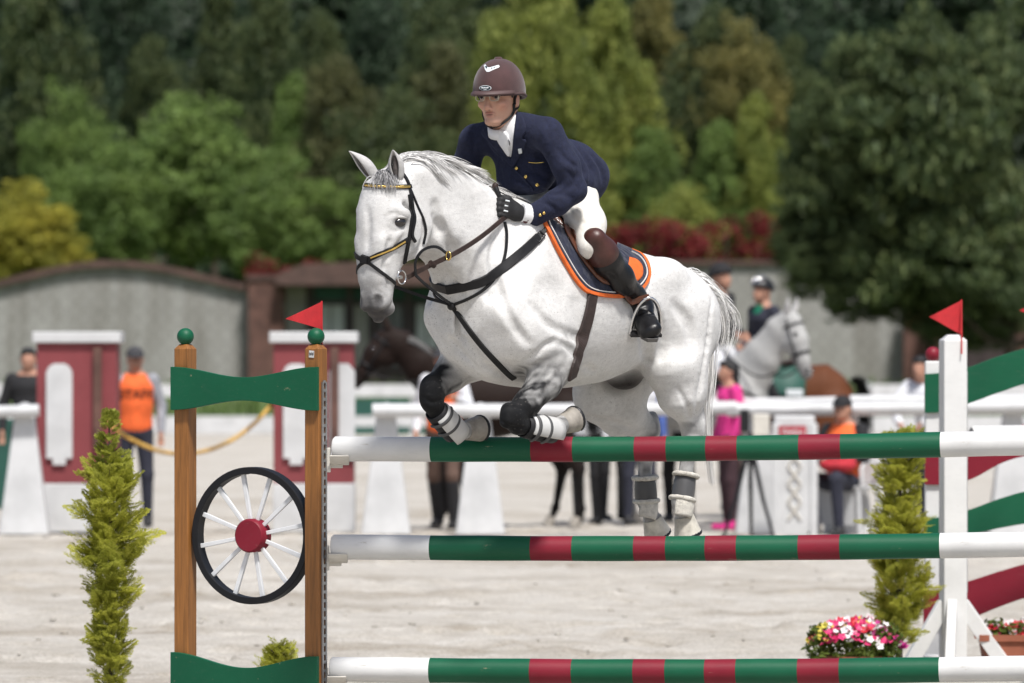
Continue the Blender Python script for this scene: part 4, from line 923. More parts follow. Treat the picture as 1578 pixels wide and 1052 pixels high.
# coat colour (pattern of the coat itself)
def prox(c, r): return np.clip(1 - np.linalg.norm((HV - np.array(c)) / np.array(r), axis=1), 0, 1)
def lerp(C, D_, m): m = np.clip(m, 0, 1)[:, None]; return C * (1 - m) + np.array(D_) * m
C = np.tile(np.array((0.80, 0.795, 0.782)), (len(HV), 1)); nz_ = (vnoise(HV[:, 0] * 1.0 + HV[:, 1] * 3, HV[:, 2], 11, 31) + vnoise(HV[:, 0] + HV[:, 1] * 2, HV[:, 2], 30, 32) * 0.9 + vnoise(HV[:, 0] + HV[:, 1] * 2, HV[:, 2], 62, 33) * 0.6)
C = lerp(C, (0.52, 0.51, 0.50), np.clip(nz_ * 0.22, 0, 0.18))
def seg(A, B):
    A, B = np.array(A), np.array(B); d = B - A; s = np.clip(((HV - A) @ d) / (d @ d), -0.25, 1.25); return np.linalg.norm(HV - (A + s[:, None] * d), axis=1), s
def legpaint(pts, vals, rad, col=(0.012, 0.0125, 0.014), noise_amt=0.5):
    global C
    best = np.full(len(HV), 9.0); val = np.zeros(len(HV))
    for i in range(len(pts) - 1):
        d, s = seg(pts[i], pts[i + 1]); m = d < best; sc = np.clip(s, 0, 1); best = np.where(m, d, best); val = np.where(m, vals[i] + (vals[i + 1] - vals[i]) * sc, val)
    m = np.clip((rad - best) / 0.03, 0, 1) * np.clip(val + nz_ * noise_amt * np.clip(val * (1.2 - val) * 3.5, 0, 1), 0, 1); C = lerp(C, col, m)
legpaint([Lp(880, 525, .19), Lp(858, 553, .19), Lp(838, 588, .20), Lp(815, 618, .20), Lp(797, 638, .195), Lp(800, 656, .2)], [0, .34, .55, .80, 1.15, 1.2], 0.135)
legpaint([Lp(800, 656, .2), Lp(828, 661, .20), Lp(850, 663, .2), Lp(870, 652, .2)], [1.1, .9, .6, .5], 0.075)
legpaint([Lp(705, 535, -.17), Lp(700, 568, -.17), Lp(674, 592, -.175), Lp(664, 600, -.175), Lp(668, 630, -.175)], [0, .35, .95, 1.1, 1.1], 0.095)
legpaint([Lp(668, 630, -.175), Lp(699, 664, -.175), Lp(720, 662, -.175)], [1.0, .7, .45], 0.07)
legpaint([Lp(1066, 640, .165), Lp(1060, 680, .165), Lp(1052, 760, .165), Lp(1056, 800, .165)], [.15, .45, .55, .25], 0.08, (0.13, 0.13, 0.13))
legpaint([Lp(985, 640, -.16), Lp(998, 664, -.16), Lp(994, 740, -.16), Lp(1006, 800, -.16)], [.1, .55, .6, .3], 0.075, (0.10, 0.10, 0.105))
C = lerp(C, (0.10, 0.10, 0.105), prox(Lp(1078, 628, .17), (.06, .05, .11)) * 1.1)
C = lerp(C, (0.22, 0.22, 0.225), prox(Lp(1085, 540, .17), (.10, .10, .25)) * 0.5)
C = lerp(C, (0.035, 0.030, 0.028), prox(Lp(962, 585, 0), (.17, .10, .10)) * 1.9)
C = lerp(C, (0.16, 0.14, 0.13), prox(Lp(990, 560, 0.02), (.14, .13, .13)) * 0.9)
C = lerp(C, (0.25, 0.245, 0.245), prox((0.945, 0, zt_(.945, 470)), (.16, .14, .17)) * 1.35)
C = lerp(C, (0.085, 0.080, 0.08), prox((0.94, 0, zt_(.94, 484)), (.12, .10, .055)) * 1.9)
for s in (-1, 1):
    C = lerp(C, (0.045, 0.043, 0.045), prox((0.985, s * 0.053, zt_(.985, 463)), (.036, .028, .040)) * 2.6)
    C = lerp(C, (0.06, 0.058, 0.06), prox((0.902, s * 0.105, zt_(.90, 343)), (.045, .03, .027)) * 1.6)
    C = lerp(C, (0.36, 0.355, 0.35), prox((0.985, s * 0.05, zt_(.985, 405)), (.09, .06, .12)) * 0.5)
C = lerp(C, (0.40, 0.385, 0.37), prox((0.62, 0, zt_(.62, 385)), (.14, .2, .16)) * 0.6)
horse = hthing('horse', 'white grey horse leaping over the top striped pole', 'horse', (0, 0, 0))
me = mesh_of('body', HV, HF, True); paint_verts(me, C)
def coat(name, speck=0.65, attr=True, base=None):
    t = NT(name)
    if attr: a = t.n('ShaderNodeVertexColor', layer_name='Col'); c0 = a.outputs[0]
    else: c0 = t.ramp(t.noise(3, 4), [(0.3, tuple(v * 0.7 for v in base)), (0.7, tuple(min(1, v * 1.25) for v in base))])
    # hair lie: fine streaks, flea-bitten specks and faint dapples
    st_ = t.ramp(t.noise(30, 6, 0.75, stretch=(1.4, 1.4, 1.8)), [(0.30, (0.87, 0.87, 0.87)), (0.62, (1.03, 1.03, 1.03))])
    c0 = t.mix(1.0, c0, st_, 'MULTIPLY')
    fine = t.ramp(t.noise(190, 3, 0.8, stretch=(1.6, 1.2, 2.4)), [(0.35, (0.74, 0.735, 0.73)), (0.6, (1, 1, 1))]); c0 = t.mix(0.8, c0, fine, 'MULTIPLY')
    if speck:
        vo = t.n('ShaderNodeTexVoronoi'); vo.inputs['Scale'].default_value = 62; t.l(t.tc.outputs['Object'], vo.inputs['Vector'])
        sp = t.ramp(vo.outputs['Distance'], [(0.10, (1, 1, 1)), (0.19, (0, 0, 0))]); msk = t.ramp(t.noise(3.2, 4, 0.6), [(0.40, (0, 0, 0)), (0.62, (speck,) * 3)])
        c0 = t.mix(t.mix(1.0, sp, msk, 'MULTIPLY'), c0, (0.20, 0.18, 0.165))
        dp = t.ramp(t.noise(2.4, 5, 0.55), [(0.42, (1, 1, 1)), (0.66, (0.82, 0.818, 0.815))]); c0 = t.mix(1.0, c0, dp, 'MULTIPLY')
        d2 = t.ramp(t.noise(9, 6, 0.65), [(0.45, (1, 1, 1)), (0.72, (0.89, 0.888, 0.885))]); c0 = t.mix(1.0, c0, d2, 'MULTIPLY')
    t.col(c0); t.rough(0.62); t.b.inputs['Specular IOR Level'].default_value = 0.14; t.b.inputs['Sheen Weight'].default_value = 0.04; t.b.inputs['Sheen Roughness'].default_value = 0.5
    h1 = t.noise(120, 6, 0.75, stretch=(1.0, 1.4, 3.5)); h2 = t.noise(9, 4, 0.6, stretch=(1, 1, 1.6)); mm = t.n('ShaderNodeMath', operation='MULTIPLY_ADD'); t.l(h2, mm.inputs[0]); mm.inputs[1].default_value = 3.4; t.l(h1, mm.inputs[2])
    t.bump(mm.outputs[0], 0.36, 0.006); return t.m
M['coat'] = coat('grey coat'); M['coat_plain'] = coat('dark points', 0, False, (0.55, 0.54, 0.53))
M['hoof'] = pm('hoof horn', (0.30, 0.275, 0.24), 0.5, 0.3, 20, 0.3, 60); M['hoof_pale'] = pm('pale hoof', (0.55, 0.52, 0.45), 0.55, 0.3, 20, 0.3, 60)
M['eye'] = pm('dark eye', (0.010, 0.007, 0.006), 0.06, 0.1, bump=0, coat=1.0); M['lid'] = pm('eyelid skin', (0.10, 0.095, 0.095), 0.6)
M['leather_black'] = pm('black leather', (0.009, 0.009, 0.010), 0.5, 0.35, 30, 0.25, 90, spec=0.3); M['leather_brown'] = pm('brown rein leather', (0.034, 0.021, 0.018), 0.55, 0.3, 30, 0.25, 90, spec=0.3)
M['neoprene'] = pm('boot shell', (0.016, 0.016, 0.018), 0.6, 0.3, spec=0.3); M['strap_grey'] = pm('boot strap', (0.07, 0.07, 0.072), 0.6); M['band_grey'] = pm('hind boot band', (0.075, 0.075, 0.078), 0.4); M['boot_white'] = pm('white boot panel', (0.56, 0.56, 0.55), 0.5, 0.08); M['fleece'] = pm('cream fleece', (0.72, 0.69, 0.62), 0.95, 0.2, 60, 0.9, 220, bdist=0.01)
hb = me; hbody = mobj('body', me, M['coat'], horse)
# eyes
for s in (-1, 1):
    c = (0.902, s * 0.0985, zt_(.90, 343)); mb = MB(); mb.ball(c, (0.026, 0.016, 0.019), 18, 12, Matrix.Rotation(-s * 0.45, 3, 'Z')); e = hmb(mb, 'eye', M['eye'], horse)
    mb = MB(); q = [Vector(c) + Matrix.Rotation(-s * 0.45, 3, 'Z') @ Vector((0.029 * math.cos(a), s * (0.011 - 0.010 * math.cos(a) ** 2), 0.015 + 0.006 * math.sin(a))) for a in np.linspace(0, math.pi, 9)]
    mb.tube(q, [0.003, .005, .006, .0065, .0065, .0065, .006, .005, .003], 8); hmb(mb, 'eyelid', M['coat_plain'], horse)
# ears: cupped shells
def ear(base, tip, face, wid, nm):
    base, tip, face = Vector(base), Vector(tip), Vector(face).normalized(); ax = (tip - base); L = ax.length; ax.normalize(); face = (face - ax * face.dot(ax)).normalized(); sd = ax.cross(face)
    nu, nv = 15, 12; Pv = []; 
    for j in range(nv + 1):
        s = j / nv; wv = wid * (math.sin(math.pi * min(1, 0.20 + 0.80 * s)) ** 0.7 if s < 1 else 0) * (1.0 if s < 0.55 else 1 - 0.35 * (s - 0.55) / 0.45); wv = max(wv, 0.001); gap = 1.15 if s < 0.16 else 0.85
        for i in range(nu):
            a = (i / (nu - 1) - 0.5) * 2 * math.pi * (1 - 0.5 * min(1, 0.25 + 0.75 * s) * 0.62); cc = base + ax * (L * s) - face * (0.010 * math.sin(s * 3.1))
            Pv.append(cc - face * (wv * 0.85 * math.cos(a)) + sd * (wv * math.sin(a) * 0.9))
    Fv = [(j * nu + i, j * nu + i + 1, (j + 1) * nu + i + 1, (j + 1) * nu + i) for j in range(nv) for i in range(nu - 1)]
    o = hpart('ear', [tuple(p) for p in Pv], Fv, M['coat_plain'], horse); md = o.modifiers.new('solid', 'SOLIDIFY'); md.thickness = 0.007; md.offset = 1; sb = o.modifiers.new('sub', 'SUBSURF'); sb.levels = 1; sb.render_levels = 1
    mb = MB(); mb.tube([base + face * 0.001 - ax * 0.01, base + ax * L * 0.35 - face * 0.004, base + ax * L * 0.72 - face * 0.008], [wid * 0.55, wid * 0.45, wid * 0.12], 10); hmb(mb, 'ear_fur', M['ear_in'], horse)
M['ear_in'] = pm('dark inner ear hair', (0.11, 0.095, 0.09), 0.9, 0.4, 60, 0.6, 120)
ear(Lp(613, 276, .055), Lp(605, 230, .075), HI.to_3x3() @ Vector((-0.25, -1, -0.05)), 0.036, 'l')
ear(Lp(580, 277, -.055), Lp(537, 232, -.115), HI.to_3x3() @ Vector((-0.8, -0.5, 0.0)), 0.034, 'r')
# hooves: horn wall, sole and shoe
def hoof(A, B, r0, r1, mat, heel=None):
    A, B = Vector(A), Vector(B); ax = (B - A).normalized(); mb = MB(); mb.tube([A, A.lerp(B, 0.25), B], [r0 * 0.96, r0 * 1.04, r1], 22, ell=0.93); o = hmb(mb, 'hoof', mat, horse)
    mb = MB(); n = 20; ref = Vector((0, 1, 0)); sd = (ref - ax * ref.dot(ax)).normalized(); up = ax.cross(sd)
    pth = [B + ax * 0.004 + (up * math.cos(a) + sd * math.sin(a) * 0.93) * (r1 * 0.87) for a in np.linspace(0.5, 2 * math.pi - 0.5, n)]
    mb.tube(pth, 0.010, 8); hmb(mb, 'shoe', M['dark_metal'], o)
hoof(Lp(866, 654, .2), Lp(885, 646, .2), 0.041, 0.053, M['hoof']); hoof(Lp(717, 663, -.175), Lp(739, 660, -.175), 0.041, 0.053, M['hoof'])
hoof(Lp(1054, 795, .162), Lp(1060, 822, .165), 0.044, 0.060, M['hoof_pale']); hoof(Lp(1005, 798, -.16), Lp(1013, 822, -.16), 0.044, 0.060, M['hoof_pale'])
# tendon and fetlock boots
def shell(A, B, r0, r1, a0, a1, face, mat, name, par, off=0.0, thick=0.006):
    """open cuff round a leg from A to B covering angles a0..a1 about the facing direction"""
    A, B = Vector(A), Vector(B); ax = (B - A).normalized(); f = Vector(face); f = (f - ax * f.dot(ax)).normalized(); sd = ax.cross(f); nu, nv = 18, 6; Pv = []
    for j in range(nv + 1):
        s = j / nv; c = A.lerp(B, s); r = r0 + (r1 - r0) * s + off + 0.003 * math.sin(s * math.pi)
        for i in range(nu): a = R(a0 + (a1 - a0) * i / (nu - 1)); Pv.append(tuple(c + f * (r * math.cos(a)) + sd * (r * math.sin(a))))
    Fv = [(j * nu + i, j * nu + i + 1, (j + 1) * nu + i + 1, (j + 1) * nu + i) for j in range(nv) for i in range(nu - 1)]
    o = hpart(name, Pv, Fv, mat, par); md = o.modifiers.new('s', 'SOLIDIFY'); md.thickness = thick; md.offset = 1; return o
TOCAM = HI.to_3x3() @ Vector((0, -1, 0))
for A, B, tag_ in ((Lp(806, 656, .197), Lp(851, 664, .2), 'n'), (Lp(671, 632, -.175), Lp(701, 666, -.175), 'f')):
    bt = shell(A, B, 0.040, 0.044, -178, 178, TOCAM, M['neoprene'], 'tendon_boot', horse)
    v = Vector(B) - Vector(A); A1 = Vector(A) + v * 0.12; B1 = Vector(B) + v * 0.12
    shell(A1, B1, 0.047, 0.050, -85, 62, TOCAM + Vector((-.3, 0, .35)), M['boot_white'], 'white_panel', bt)
    for f in (0.25, 0.62):
        q = Vector(A) + v * f; shell(q - v * 0.045, q + v * 0.045, 0.0525, 0.0535, -85, 75, TOCAM, M['strap_grey'], 'strap', bt, 0.001, 0.003)
for cA, cB in ((Lp(1057, 732, .164), Lp(1051, 772, .162)), (Lp(994, 736, -.16), Lp(996, 775, -.16))):
    bt = shell(cA, cB, 0.036, 0.040, -178, 178, TOCAM, M['band_grey'], 'fetlock_boot', horse)
    for f in (0.0, 0.92):
        q = Vector(cA).lerp(Vector(cB), f); mb = MB(); ax = (Vector(cB) - Vector(cA)).normalized(); sd = ax.cross(TOCAM).normalized(); fw = sd.cross(ax)
        ring = [q + (fw * math.cos(a) + sd * math.sin(a)) * 0.049 for a in np.linspace(0, 2 * math.pi, 25)]; mb.tube(ring, [0.009 + 0.002 * random.random() for _ in range(25)], 8); hmb(mb, 'fleece_edge', M['fleece'], bt)
    shell(Vector(cB) - Vector((0, 0, -.004)), Vector(cB) + Vector((0.015, 0, -0.065)), 0.045, 0.043, -75, 75, TOCAM + Vector((-.7, 0, 0)), M['fleece'], 'fleece_flap', bt)
# mane and tail: strands
def strands(name, mat, roots, fn, wid, par, seed, nseg=7):
    rng = np.random.default_rng(seed); Vv = []; Fv = []; k = 0
    for r_ in roots:
        pts = fn(r_, rng); m = len(pts); w0 = wid * rng.uniform(0.6, 1.4); sd = rng.normal(size=3); 
        for i, p in enumerate(pts):
            tg = pts[min(i + 1, m - 1)] - pts[max(i - 1, 0)]; b = np.cross(tg, sd); b /= np.linalg.norm(b) + 1e-9; h = w0 * (1 - 0.9 * (i / (m - 1)) ** 1.5) / 2; Vv += [p + b * h, p - b * h]
        for i in range(m - 1): Fv.append((k + 2 * i, k + 2 * i + 1, k + 2 * i + 3, k + 2 * i + 2))
        k += 2 * m
    return hpart(name, np.array(Vv), Fv, mat, par)
def hair(name, dark, mid, light):
    t = NT(name); g = t.n('ShaderNodeNewGeometry'); t.col(t.ramp(g.outputs['Random Per Island'], [(0.0, dark), (0.3, mid), (0.75, light), (1.0, light)])); t.rough(0.5); t.b.inputs['Specular IOR Level'].default_value = 0.4; return t.m
M['mane'] = hair('mane hair', (0.16, 0.16, 0.165), (0.52, 0.51, 0.50), (0.82, 0.81, 0.79)); M['tailhair'] = hair('tail hair', (0.55, 0.54, 0.53), (0.80, 0.79, 0.77), (0.88, 0.87, 0.85))
M['forelock'] = hair('forelock hair', (0.05, 0.05, 0.055), (0.16, 0.16, 0.165), (0.45, 0.44, 0.44))
crest = catmull([(0.83, 0, zt_(.83, 256)), (0.73, 0, zt_(.73, 247)), (0.58, 0, zt_(.58, 252)), (0.42, 0, zt_(.42, 270)), (0.25, 0, zt_(.25, 298)), (0.12, 0, zt_(.12, 318))], 30)
def mane_fn(r_, rng):
    s, clump = r_; cr = np.random.default_rng(int(clump * 1000)); jit = np.array((rng.normal(0, .010), rng.normal(0, .016), -0.01))
    g0 = np.array(crest[int(clump * 0.985 * (len(crest) - 1))]); lift = cr.uniform(0.2, 1.35) * (1 - 0.5 * s); side = cr.uniform(0.0, 1.0); ln = cr.uniform(0.13, 0.25) * (1 - 0.55 * s) * rng.uniform(0.8, 1.08)
    d = np.array((-0.60 - 0.4 * cr.random(), 0.12 * side, 0.70 * lift + 0.10)); d /= np.linalg.norm(d); n = 8; v = d * ln / n; p = g0.copy(); out = [p + jit]; own = rng.normal(size=3) * 0.006
    for i in range(n):
        f = (i + 1) / n; v = v + np.array((-0.0012, 0.0030 * side, -0.0040)) * (ln / 0.2); p = p + v; out.append(p + jit * (1 - 0.72 * f) + own * f)
    o2 = []
    for i, q in enumerate(out):                      # hair lies on the neck, not in it
        if i > 1:
            hit, nrm, _, dist = hbvh.find_nearest(Vector(q))
            if hit is not None and (Vector(q) - hit).dot(nrm) < 0.006: q = np.array(hit + nrm * (0.006 + 0.006 * rng.random()))
        o2.append(q)
    return o2
roots = [(s_, min(1.0, round(s_ * 58) / 58)) for s_ in np.clip(RNG.beta(1.0, 1.1, 2900), 0, 1)]
strands('mane', M['mane'], roots, mane_fn, 0.0050, horse, 3)
def fore_fn(r_, rng):
    p = np.array((0.885 + rng.normal(0, .012), rng.normal(0.008, .018), zt_(.88, 268))); d = np.array((0.35 + 0.2 * rng.random(), rng.normal(0.25, .2), -0.1)); out = [p]; v = d * 0.022
    for i in range(7): v = v + np.array((-0.0004, 0.0006, -0.0042)); p = p + v * 0.62; out.append(p)
    o2 = []
    for i, q in enumerate(out):
        hit, nrm, _, _ = hbvh.find_nearest(Vector(q))
        if (Vector(q) - hit).dot(nrm) < 0.005 or i > 2: q = np.array(hit + nrm * (0.004 + 0.012 * rng.random()))
        o2.append(q)
    return o2
strands('forelock', M['forelock'], range(230), fore_fn, 0.0042, horse, 4)
dock = Lp(1048, 418, 0)
tailc = [catmull([dock, Lp(1066, 438, 0.02), Lp(1085, 472, .04), Lp(1094, 520, .05), Lp(1092, 578, .05), Lp(1088, 640, .04), Lp(1098, 745, .03)], 10), ]
TC = np.array(tailc[0]); 
def tail_fn(r_, rng):
    cr = np.random.default_rng(1000 + r_ % 75); s_end = 1.0 if r_ % 75 < 4 else cr.uniform(0.20, 0.58) * rng.uniform(0.8, 1.05); s_end = min(1.0, s_end); off = rng.normal(size=3) * np.array((0.018, 0.022, 0.010)); spread = cr.normal(size=3) * np.array((0.030, 0.05, 0.014)); fl = max(0, cr.normal(0.0, 0.55)); out = []; s0 = rng.uniform(0, 0.14); own = rng.normal(size=3) * 0.010; wav = cr.uniform(0, 6.28)
    for i in range(11):
        f = i / 10; s = s0 + (s_end - s0) * f; q = TC[int(s * (len(TC) - 1))]; bul = math.exp(-((s - 0.36) / 0.24) ** 2)
        o_ = off * (1 - 0.8 * f) + spread * (bul * 0.8 + 0.12) + own * (0.4 + 0.9 * math.sin(f * 3.0)) + np.array((-0.075, 0, 0.005)) * fl * bul * f * f + np.array((0.008 * math.sin(s * 9 + wav), 0.006 * math.cos(s * 8 + wav), 0))
        if i == 0: o_ = off * 0.6
        out.append(q + o_ * min(1, 0.35 + i / 4))
    return out
strands('tail', M['tailhair'], range(2200), tail_fn, 0.0050, horse, 5)
mb = MB(); mb.tube([Vector(dock) + Vector((0.05, 0, -0.03))] + [Vector(TC[i]) for i in (2, 6, 10, 14)], [0.035, .034, .030, .022, .008], 12); hmb(mb, 'tail_dock', M['coat_plain'], horse)

# ------------------------------------------------------------------ tack
def on_surface(bvh, pxpts, n=7, off=0.002, sm=2):
    """lay a line of photo pixels onto the body; returns points and normals"""
    out, nor = [], []
    for p in catmull([np.array(q, float) for q in pxpts], n):
        h, nn = cast(bvh, p[0], p[1])
        if h is None: continue
        out.append(h + nn * off); nor.append(nn)
    # smooth
    for _ in range(2): nor = [((nor[max(i - 1, 0)] + nor[i] + nor[min(i + 1, len(nor) - 1)])).normalized() for i in range(len(nor))]
    for _ in range(sm): out = [out[0]] + [(out[i - 1] + out[i] * 2 + out[i + 1]) / 4 for i in range(1, len(out) - 1)] + [out[-1]]
    return out, nor
def strap(o, name, pxpts, width, mat, thick=0.004, bvh=None, mirror=False, off=0.002, n=7, sm=2):
    pts, nor = on_surface(bvh or hbvh, pxpts, n, off, sm); mb = MB(); mb.ribbon(pts, nor, width, thick); r_ = hmb(mb, name, mat, o)
    if mirror:
        mb = MB(); mb.ribbon([Vector((p.x, -p.y, p.z)) for p in pts], [Vector((q.x, -q.y, q.z)) for q in nor], width, thick); hmb(mb, name, mat, o)
    return pts, nor, r_
def air(o, name, pts, rad, mat, n=8, flat=0.35):
    P_ = [Vector(p) for p in catmull(pts, n)]; mb = MB(); mb.tube(P_, rad, 8, ell=flat); return hmb(mb, name, mat, o)
LB = M['leather_black']; LBR = M['leather_brown']
br = hthing('bridle', 'black leather bridle with gold studded browband and brown reins', 'bridle', (0.9, 0, zt_(.9, 340)))
pts, nor, _ = strap(br, 'browband', [(563, 285), (580, 287), (600, 288), (620, 288), (633, 287)], 0.019, LB, 0.005)
mb = MB()
for i in range(1, len(pts) - 3):
    for f in (0.0, 0.33, 0.66): p = pts[i].lerp(pts[i + 1], f); mb.ball(p + nor[i] * 0.006 - Vector((0, 0, 0.002)), (0.0042, 0.0042, 0.0055), 8, 6)
hmb(mb, 'gold_studs', M['gold'], br)
strap(br, 'headpiece', [(616, 262), (626, 276), (631, 290), (634, 312)], 0.016, LB, mirror=True)
pts, nor, _ = strap(br, 'cheekpiece', [(630, 300), (634, 330), (631, 360), (625, 392), (619, 420)], 0.017, LB, 0.006, mirror=True)
strap(br, 'cheek_keeper', [(632, 308), (637, 336), (633, 360), (638, 372)], 0.013, LB, 0.007, off=0.006)
strap(br, 'throatlash', [(632, 292), (643, 318), (652, 338), (656, 356), (652, 376)], 0.011, LB, mirror=True)
pts, nor, _ = strap(br, 'noseband', [(556, 401), (567, 400), (590, 389), (612, 379), (632, 366)], 0.020, LB, 0.005, mirror=True)
mb = MB(); mb.ribbon([p + q * 0.006 for p, q in zip(pts[9:-3], nor[9:-3])], nor[9:-3], 0.007, 0.0015); hmb(mb, 'gold_piping', M['gold'], br)
strap(br, 'flash_strap', [(558, 402), (570, 406), (588, 420), (604, 432), (611, 440)], 0.014, LB, 0.004, mirror=True)
strap(br, 'nose_pad', [(558, 398), (564, 400), (568, 401)], 0.034, LB, 0.010)
bit = Vector(Lp(618, 427, .075)); ring = [bit + Vector((0.024 * math.cos(a), 0.004, 0.026 * math.sin(a))) for a in np.linspace(0, 2 * math.pi, 25)]
for s in (1, -1):
    mb = MB(); mb.tube([Vector((p.x, p.y * s, p.z)) for p in ring], 0.0028, 8); hmb(mb, 'bit_ring', M['chrome'], br)
mb = MB(); mb.tube([bit + Vector((0.01, 0.012, 0)), Vector((bit.x + 0.01, 0, bit.z)), Vector((bit.x + 0.01, -bit.y - 0.012, bit.z))], 0.007, 8); hmb(mb, 'mouthpiece', M['chrome'], br)
HL = Vector(Lp(783, 330, .135)); HRt = Vector((HL.x + 0.01, -HL.y, HL.z + 0.01))
rein = [bit + Vector((-0.03, 0.006, 0)), Lp(660, 410, .12), Lp(705, 388, .175), Lp(745, 362, .165), HL]
def outside(pts, n=9, clear=0.012):
    """keep a hanging strap clear of the body"""
    r_ = []
    for p in catmull(pts, n):
        v = Vector(p); hit, nn, _, _ = hbvh.find_nearest(v)
        if (v - hit).dot(nn) < clear: v = hit + nn * clear
        r_.append(v)
    for _ in range(2): r_ = [r_[0]] + [(r_[i - 1] + 2 * r_[i] + r_[i + 1]) / 4 for i in range(1, len(r_) - 1)] + [r_[-1]]
    return r_
def hang(o, name, pts, width, mat, mirror=False, thick=0.0045):
    q = outside(pts); up = Vector((0.0, 1.0, 0.15)); mb = MB(); mb.ribbon(q, [up] * len(q), width, thick); hmb(mb, name, mat, o)
    if mirror: mb = MB(); mb.ribbon([Vector((p.x, -p.y, p.z)) for p in q], [Vector((0, -1, .15))] * len(q), width, thick); hmb(mb, name, mat, o)
hang(br, 'rein', rein, 0.020, LBR, True)
mb = MB(); c = Vector(Lp(666, 407, .128)); mb.tube([c - Vector((.012, 0, .004)), c + Vector((.012, 0, .004))], 0.013, 10); hmb(mb, 'rein_stop', LBR, br)
bp = hthing('breastplate', 'black leather breastplate and martingale straps across the horse chest', 'breastplate', (0.5, 0, zt_(.5, 470)))
side = [np.array(h) for h in (cast(hbvh, x, y)[0] for x, y in ((735, 437), (752, 429), (775, 413), (802, 391), (830, 366))) if h is not None]
def snap(p, off):
    h, nn, _, _ = hbvh.find_nearest(Vector(p)); return h + nn * off, nn
q = [np.array((0.47, 0, zt_(.47, 440)))] + side; band, bnor = [], []
for p in catmull(q, 10):
    a, b = snap(p, .006); band.append(a); bnor.append(b)
for _ in range(30):
    band = [band[0]] + [(band[i - 1] + band[i] * 2 + band[i + 1]) / 4 for i in range(1, len(band) - 1)] + [band[-1]]; bnor = [((bnor[max(i - 1, 0)] + bnor[i] + bnor[min(i + 1, len(bnor) - 1)])).normalized() for i in range(len(bnor))]
for s in (1, -1):
    mb = MB(); mb.ribbon([Vector((p.x, p.y * s, p.z)) for p in band], [Vector((p.x, p.y * s, p.z)) for p in bnor], 0.040, 0.006); hmb(mb, 'chest_band', LB, bp)
strap(bp, 'billet_strap', [(828, 368), (838, 356), (848, 344)], 0.018, LB, 0.006, mirror=True)
mb = MB(); h, nn = cast(hbvh, 830, 366)
if h is not None:
    tq = Vector((0.5, 0, 0.6)).normalized(); sd = nn.cross(tq).normalized(); tq = sd.cross(nn)
    for a, b in (((-1, -1), (1, -1)), ((1, -1), (1, 1)), ((1, 1), (-1, 1)), ((-1, 1), (-1, -1))): mb.tube([h + nn * .011 + (sd * a[0] * .022 + tq * a[1] * .014), h + nn * .011 + (sd * b[0] * .022 + tq * b[1] * .014)], 0.0035, 6)
    hmb(mb, 'buckle', M['dark_metal'], bp)
strap(bp, 'lower_strap', [(697, 470), (712, 492), (732, 520), (756, 548), (782, 575), (792, 583)], 0.026, LB, 0.005)
strap(bp, 'shoulder_strap', [(697, 470), (722, 460), (748, 444), (768, 420), (778, 392), (780, 360), (777, 342)], 0.013, LB, 0.005, mirror=True)
h, nn = cast(hbvh, 697, 470); h = h if h is not None else Vector(Lp(697, 470, 0))
hang(bp, 'martingale_fork', [h, Lp(680, 458, .04), Lp(655, 438, .09), Lp(640, 424, .11)], 0.013, LB, True)
hang(bp, 'martingale_rein', [Lp(640, 424, .11), Lp(640, 402, .12), Lp(652, 385, .13), Lp(672, 380, .14), Lp(690, 392, .16)], 0.012, LB, True)
mb = MB(); c = Vector(Lp(692, 394, .175)); mb.tube([c + Vector((0.004, 0.012 * math.cos(a), 0.017 * math.sin(a))) for a in np.linspace(0, 6.283, 17)], 0.003, 6); hmb(mb, 'martingale_ring', M['gold'], bp)
mb = MB(); mb.ball(h + (nn or Vector((1, 0, 0))) * 0.008, (0.014, 0.018, 0.016), 12, 8); hmb(mb, 'knot', LB, bp)

# saddle pad: cloth patch shaped over the body, with bound edge
def patch(bvh, poly, off, thick, step=4.0, n=3, mirror_y=False):
    bd = [p[:2] for p in catmull([np.array(q, float) for q in poly] + [np.array(poly[0], float)], n)][:-1]; bd = [Vector((p[0], p[1])) for p in bd]
    xs = [p.x for p in bd]; ys = [p.y for p in bd]; pts = list(bd); nb = len(bd)
    y = min(ys) + step / 2
    while y < max(ys):
        x = min(xs) + step / 2
        while x < max(xs): pts.append(Vector((x, y))); x += step
        y += step
    def inside(p):
        c = False
        for i in range(nb):
            a, b = bd[i], bd[(i + 1) % nb]
            if (a.y > p.y) != (b.y > p.y) and p.x < (b.x - a.x) * (p.y - a.y) / (b.y - a.y) + a.x: c = not c
        return c
    pts = bd + [p for p in pts[nb:] if inside(p) and min((p - q).length for q in bd) > step * 0.5]
    v2, e2, f2, *_ = delaunay_2d_cdt(pts, [(i, (i + 1) % nb) for i in range(nb)], [], 1, 1e-5)
    V3, N3, ok = [], [], []
    for p in v2:
        h, nn = cast(bvh, p.x, p.y); ok.append(h is not None)
        if h is None: h, nn = Vector((0, 0, 0)), Vector((0, 0, 1))
        V3.append(h); N3.append(nn)
    Fv = [tuple(f) for f in f2 if all(ok[i] for i in f)]
    # drop faces that jump across a silhouette
    Fv = [f for f in Fv if max((V3[f[i]] - V3[f[i - 1]]).length for i in range(len(f))) < 0.09 + step / 200]
    V3 = [v + n_ * off for v, n_ in zip(V3, N3)]
    if Fv and (V3[Fv[0][1]] - V3[Fv[0][0]]).cross(V3[Fv[0][2]] - V3[Fv[0][0]]).dot(N3[Fv[0][0]]) < 0: Fv = [f[::-1] for f in Fv]
    used = sorted({i for f in Fv for i in f}); mp_ = {i: k for k, i in enumerate(used)}
    return [V3[i] for i in used], [tuple(mp_[i] for i in f) for f in Fv], [N3[i] for i in used]
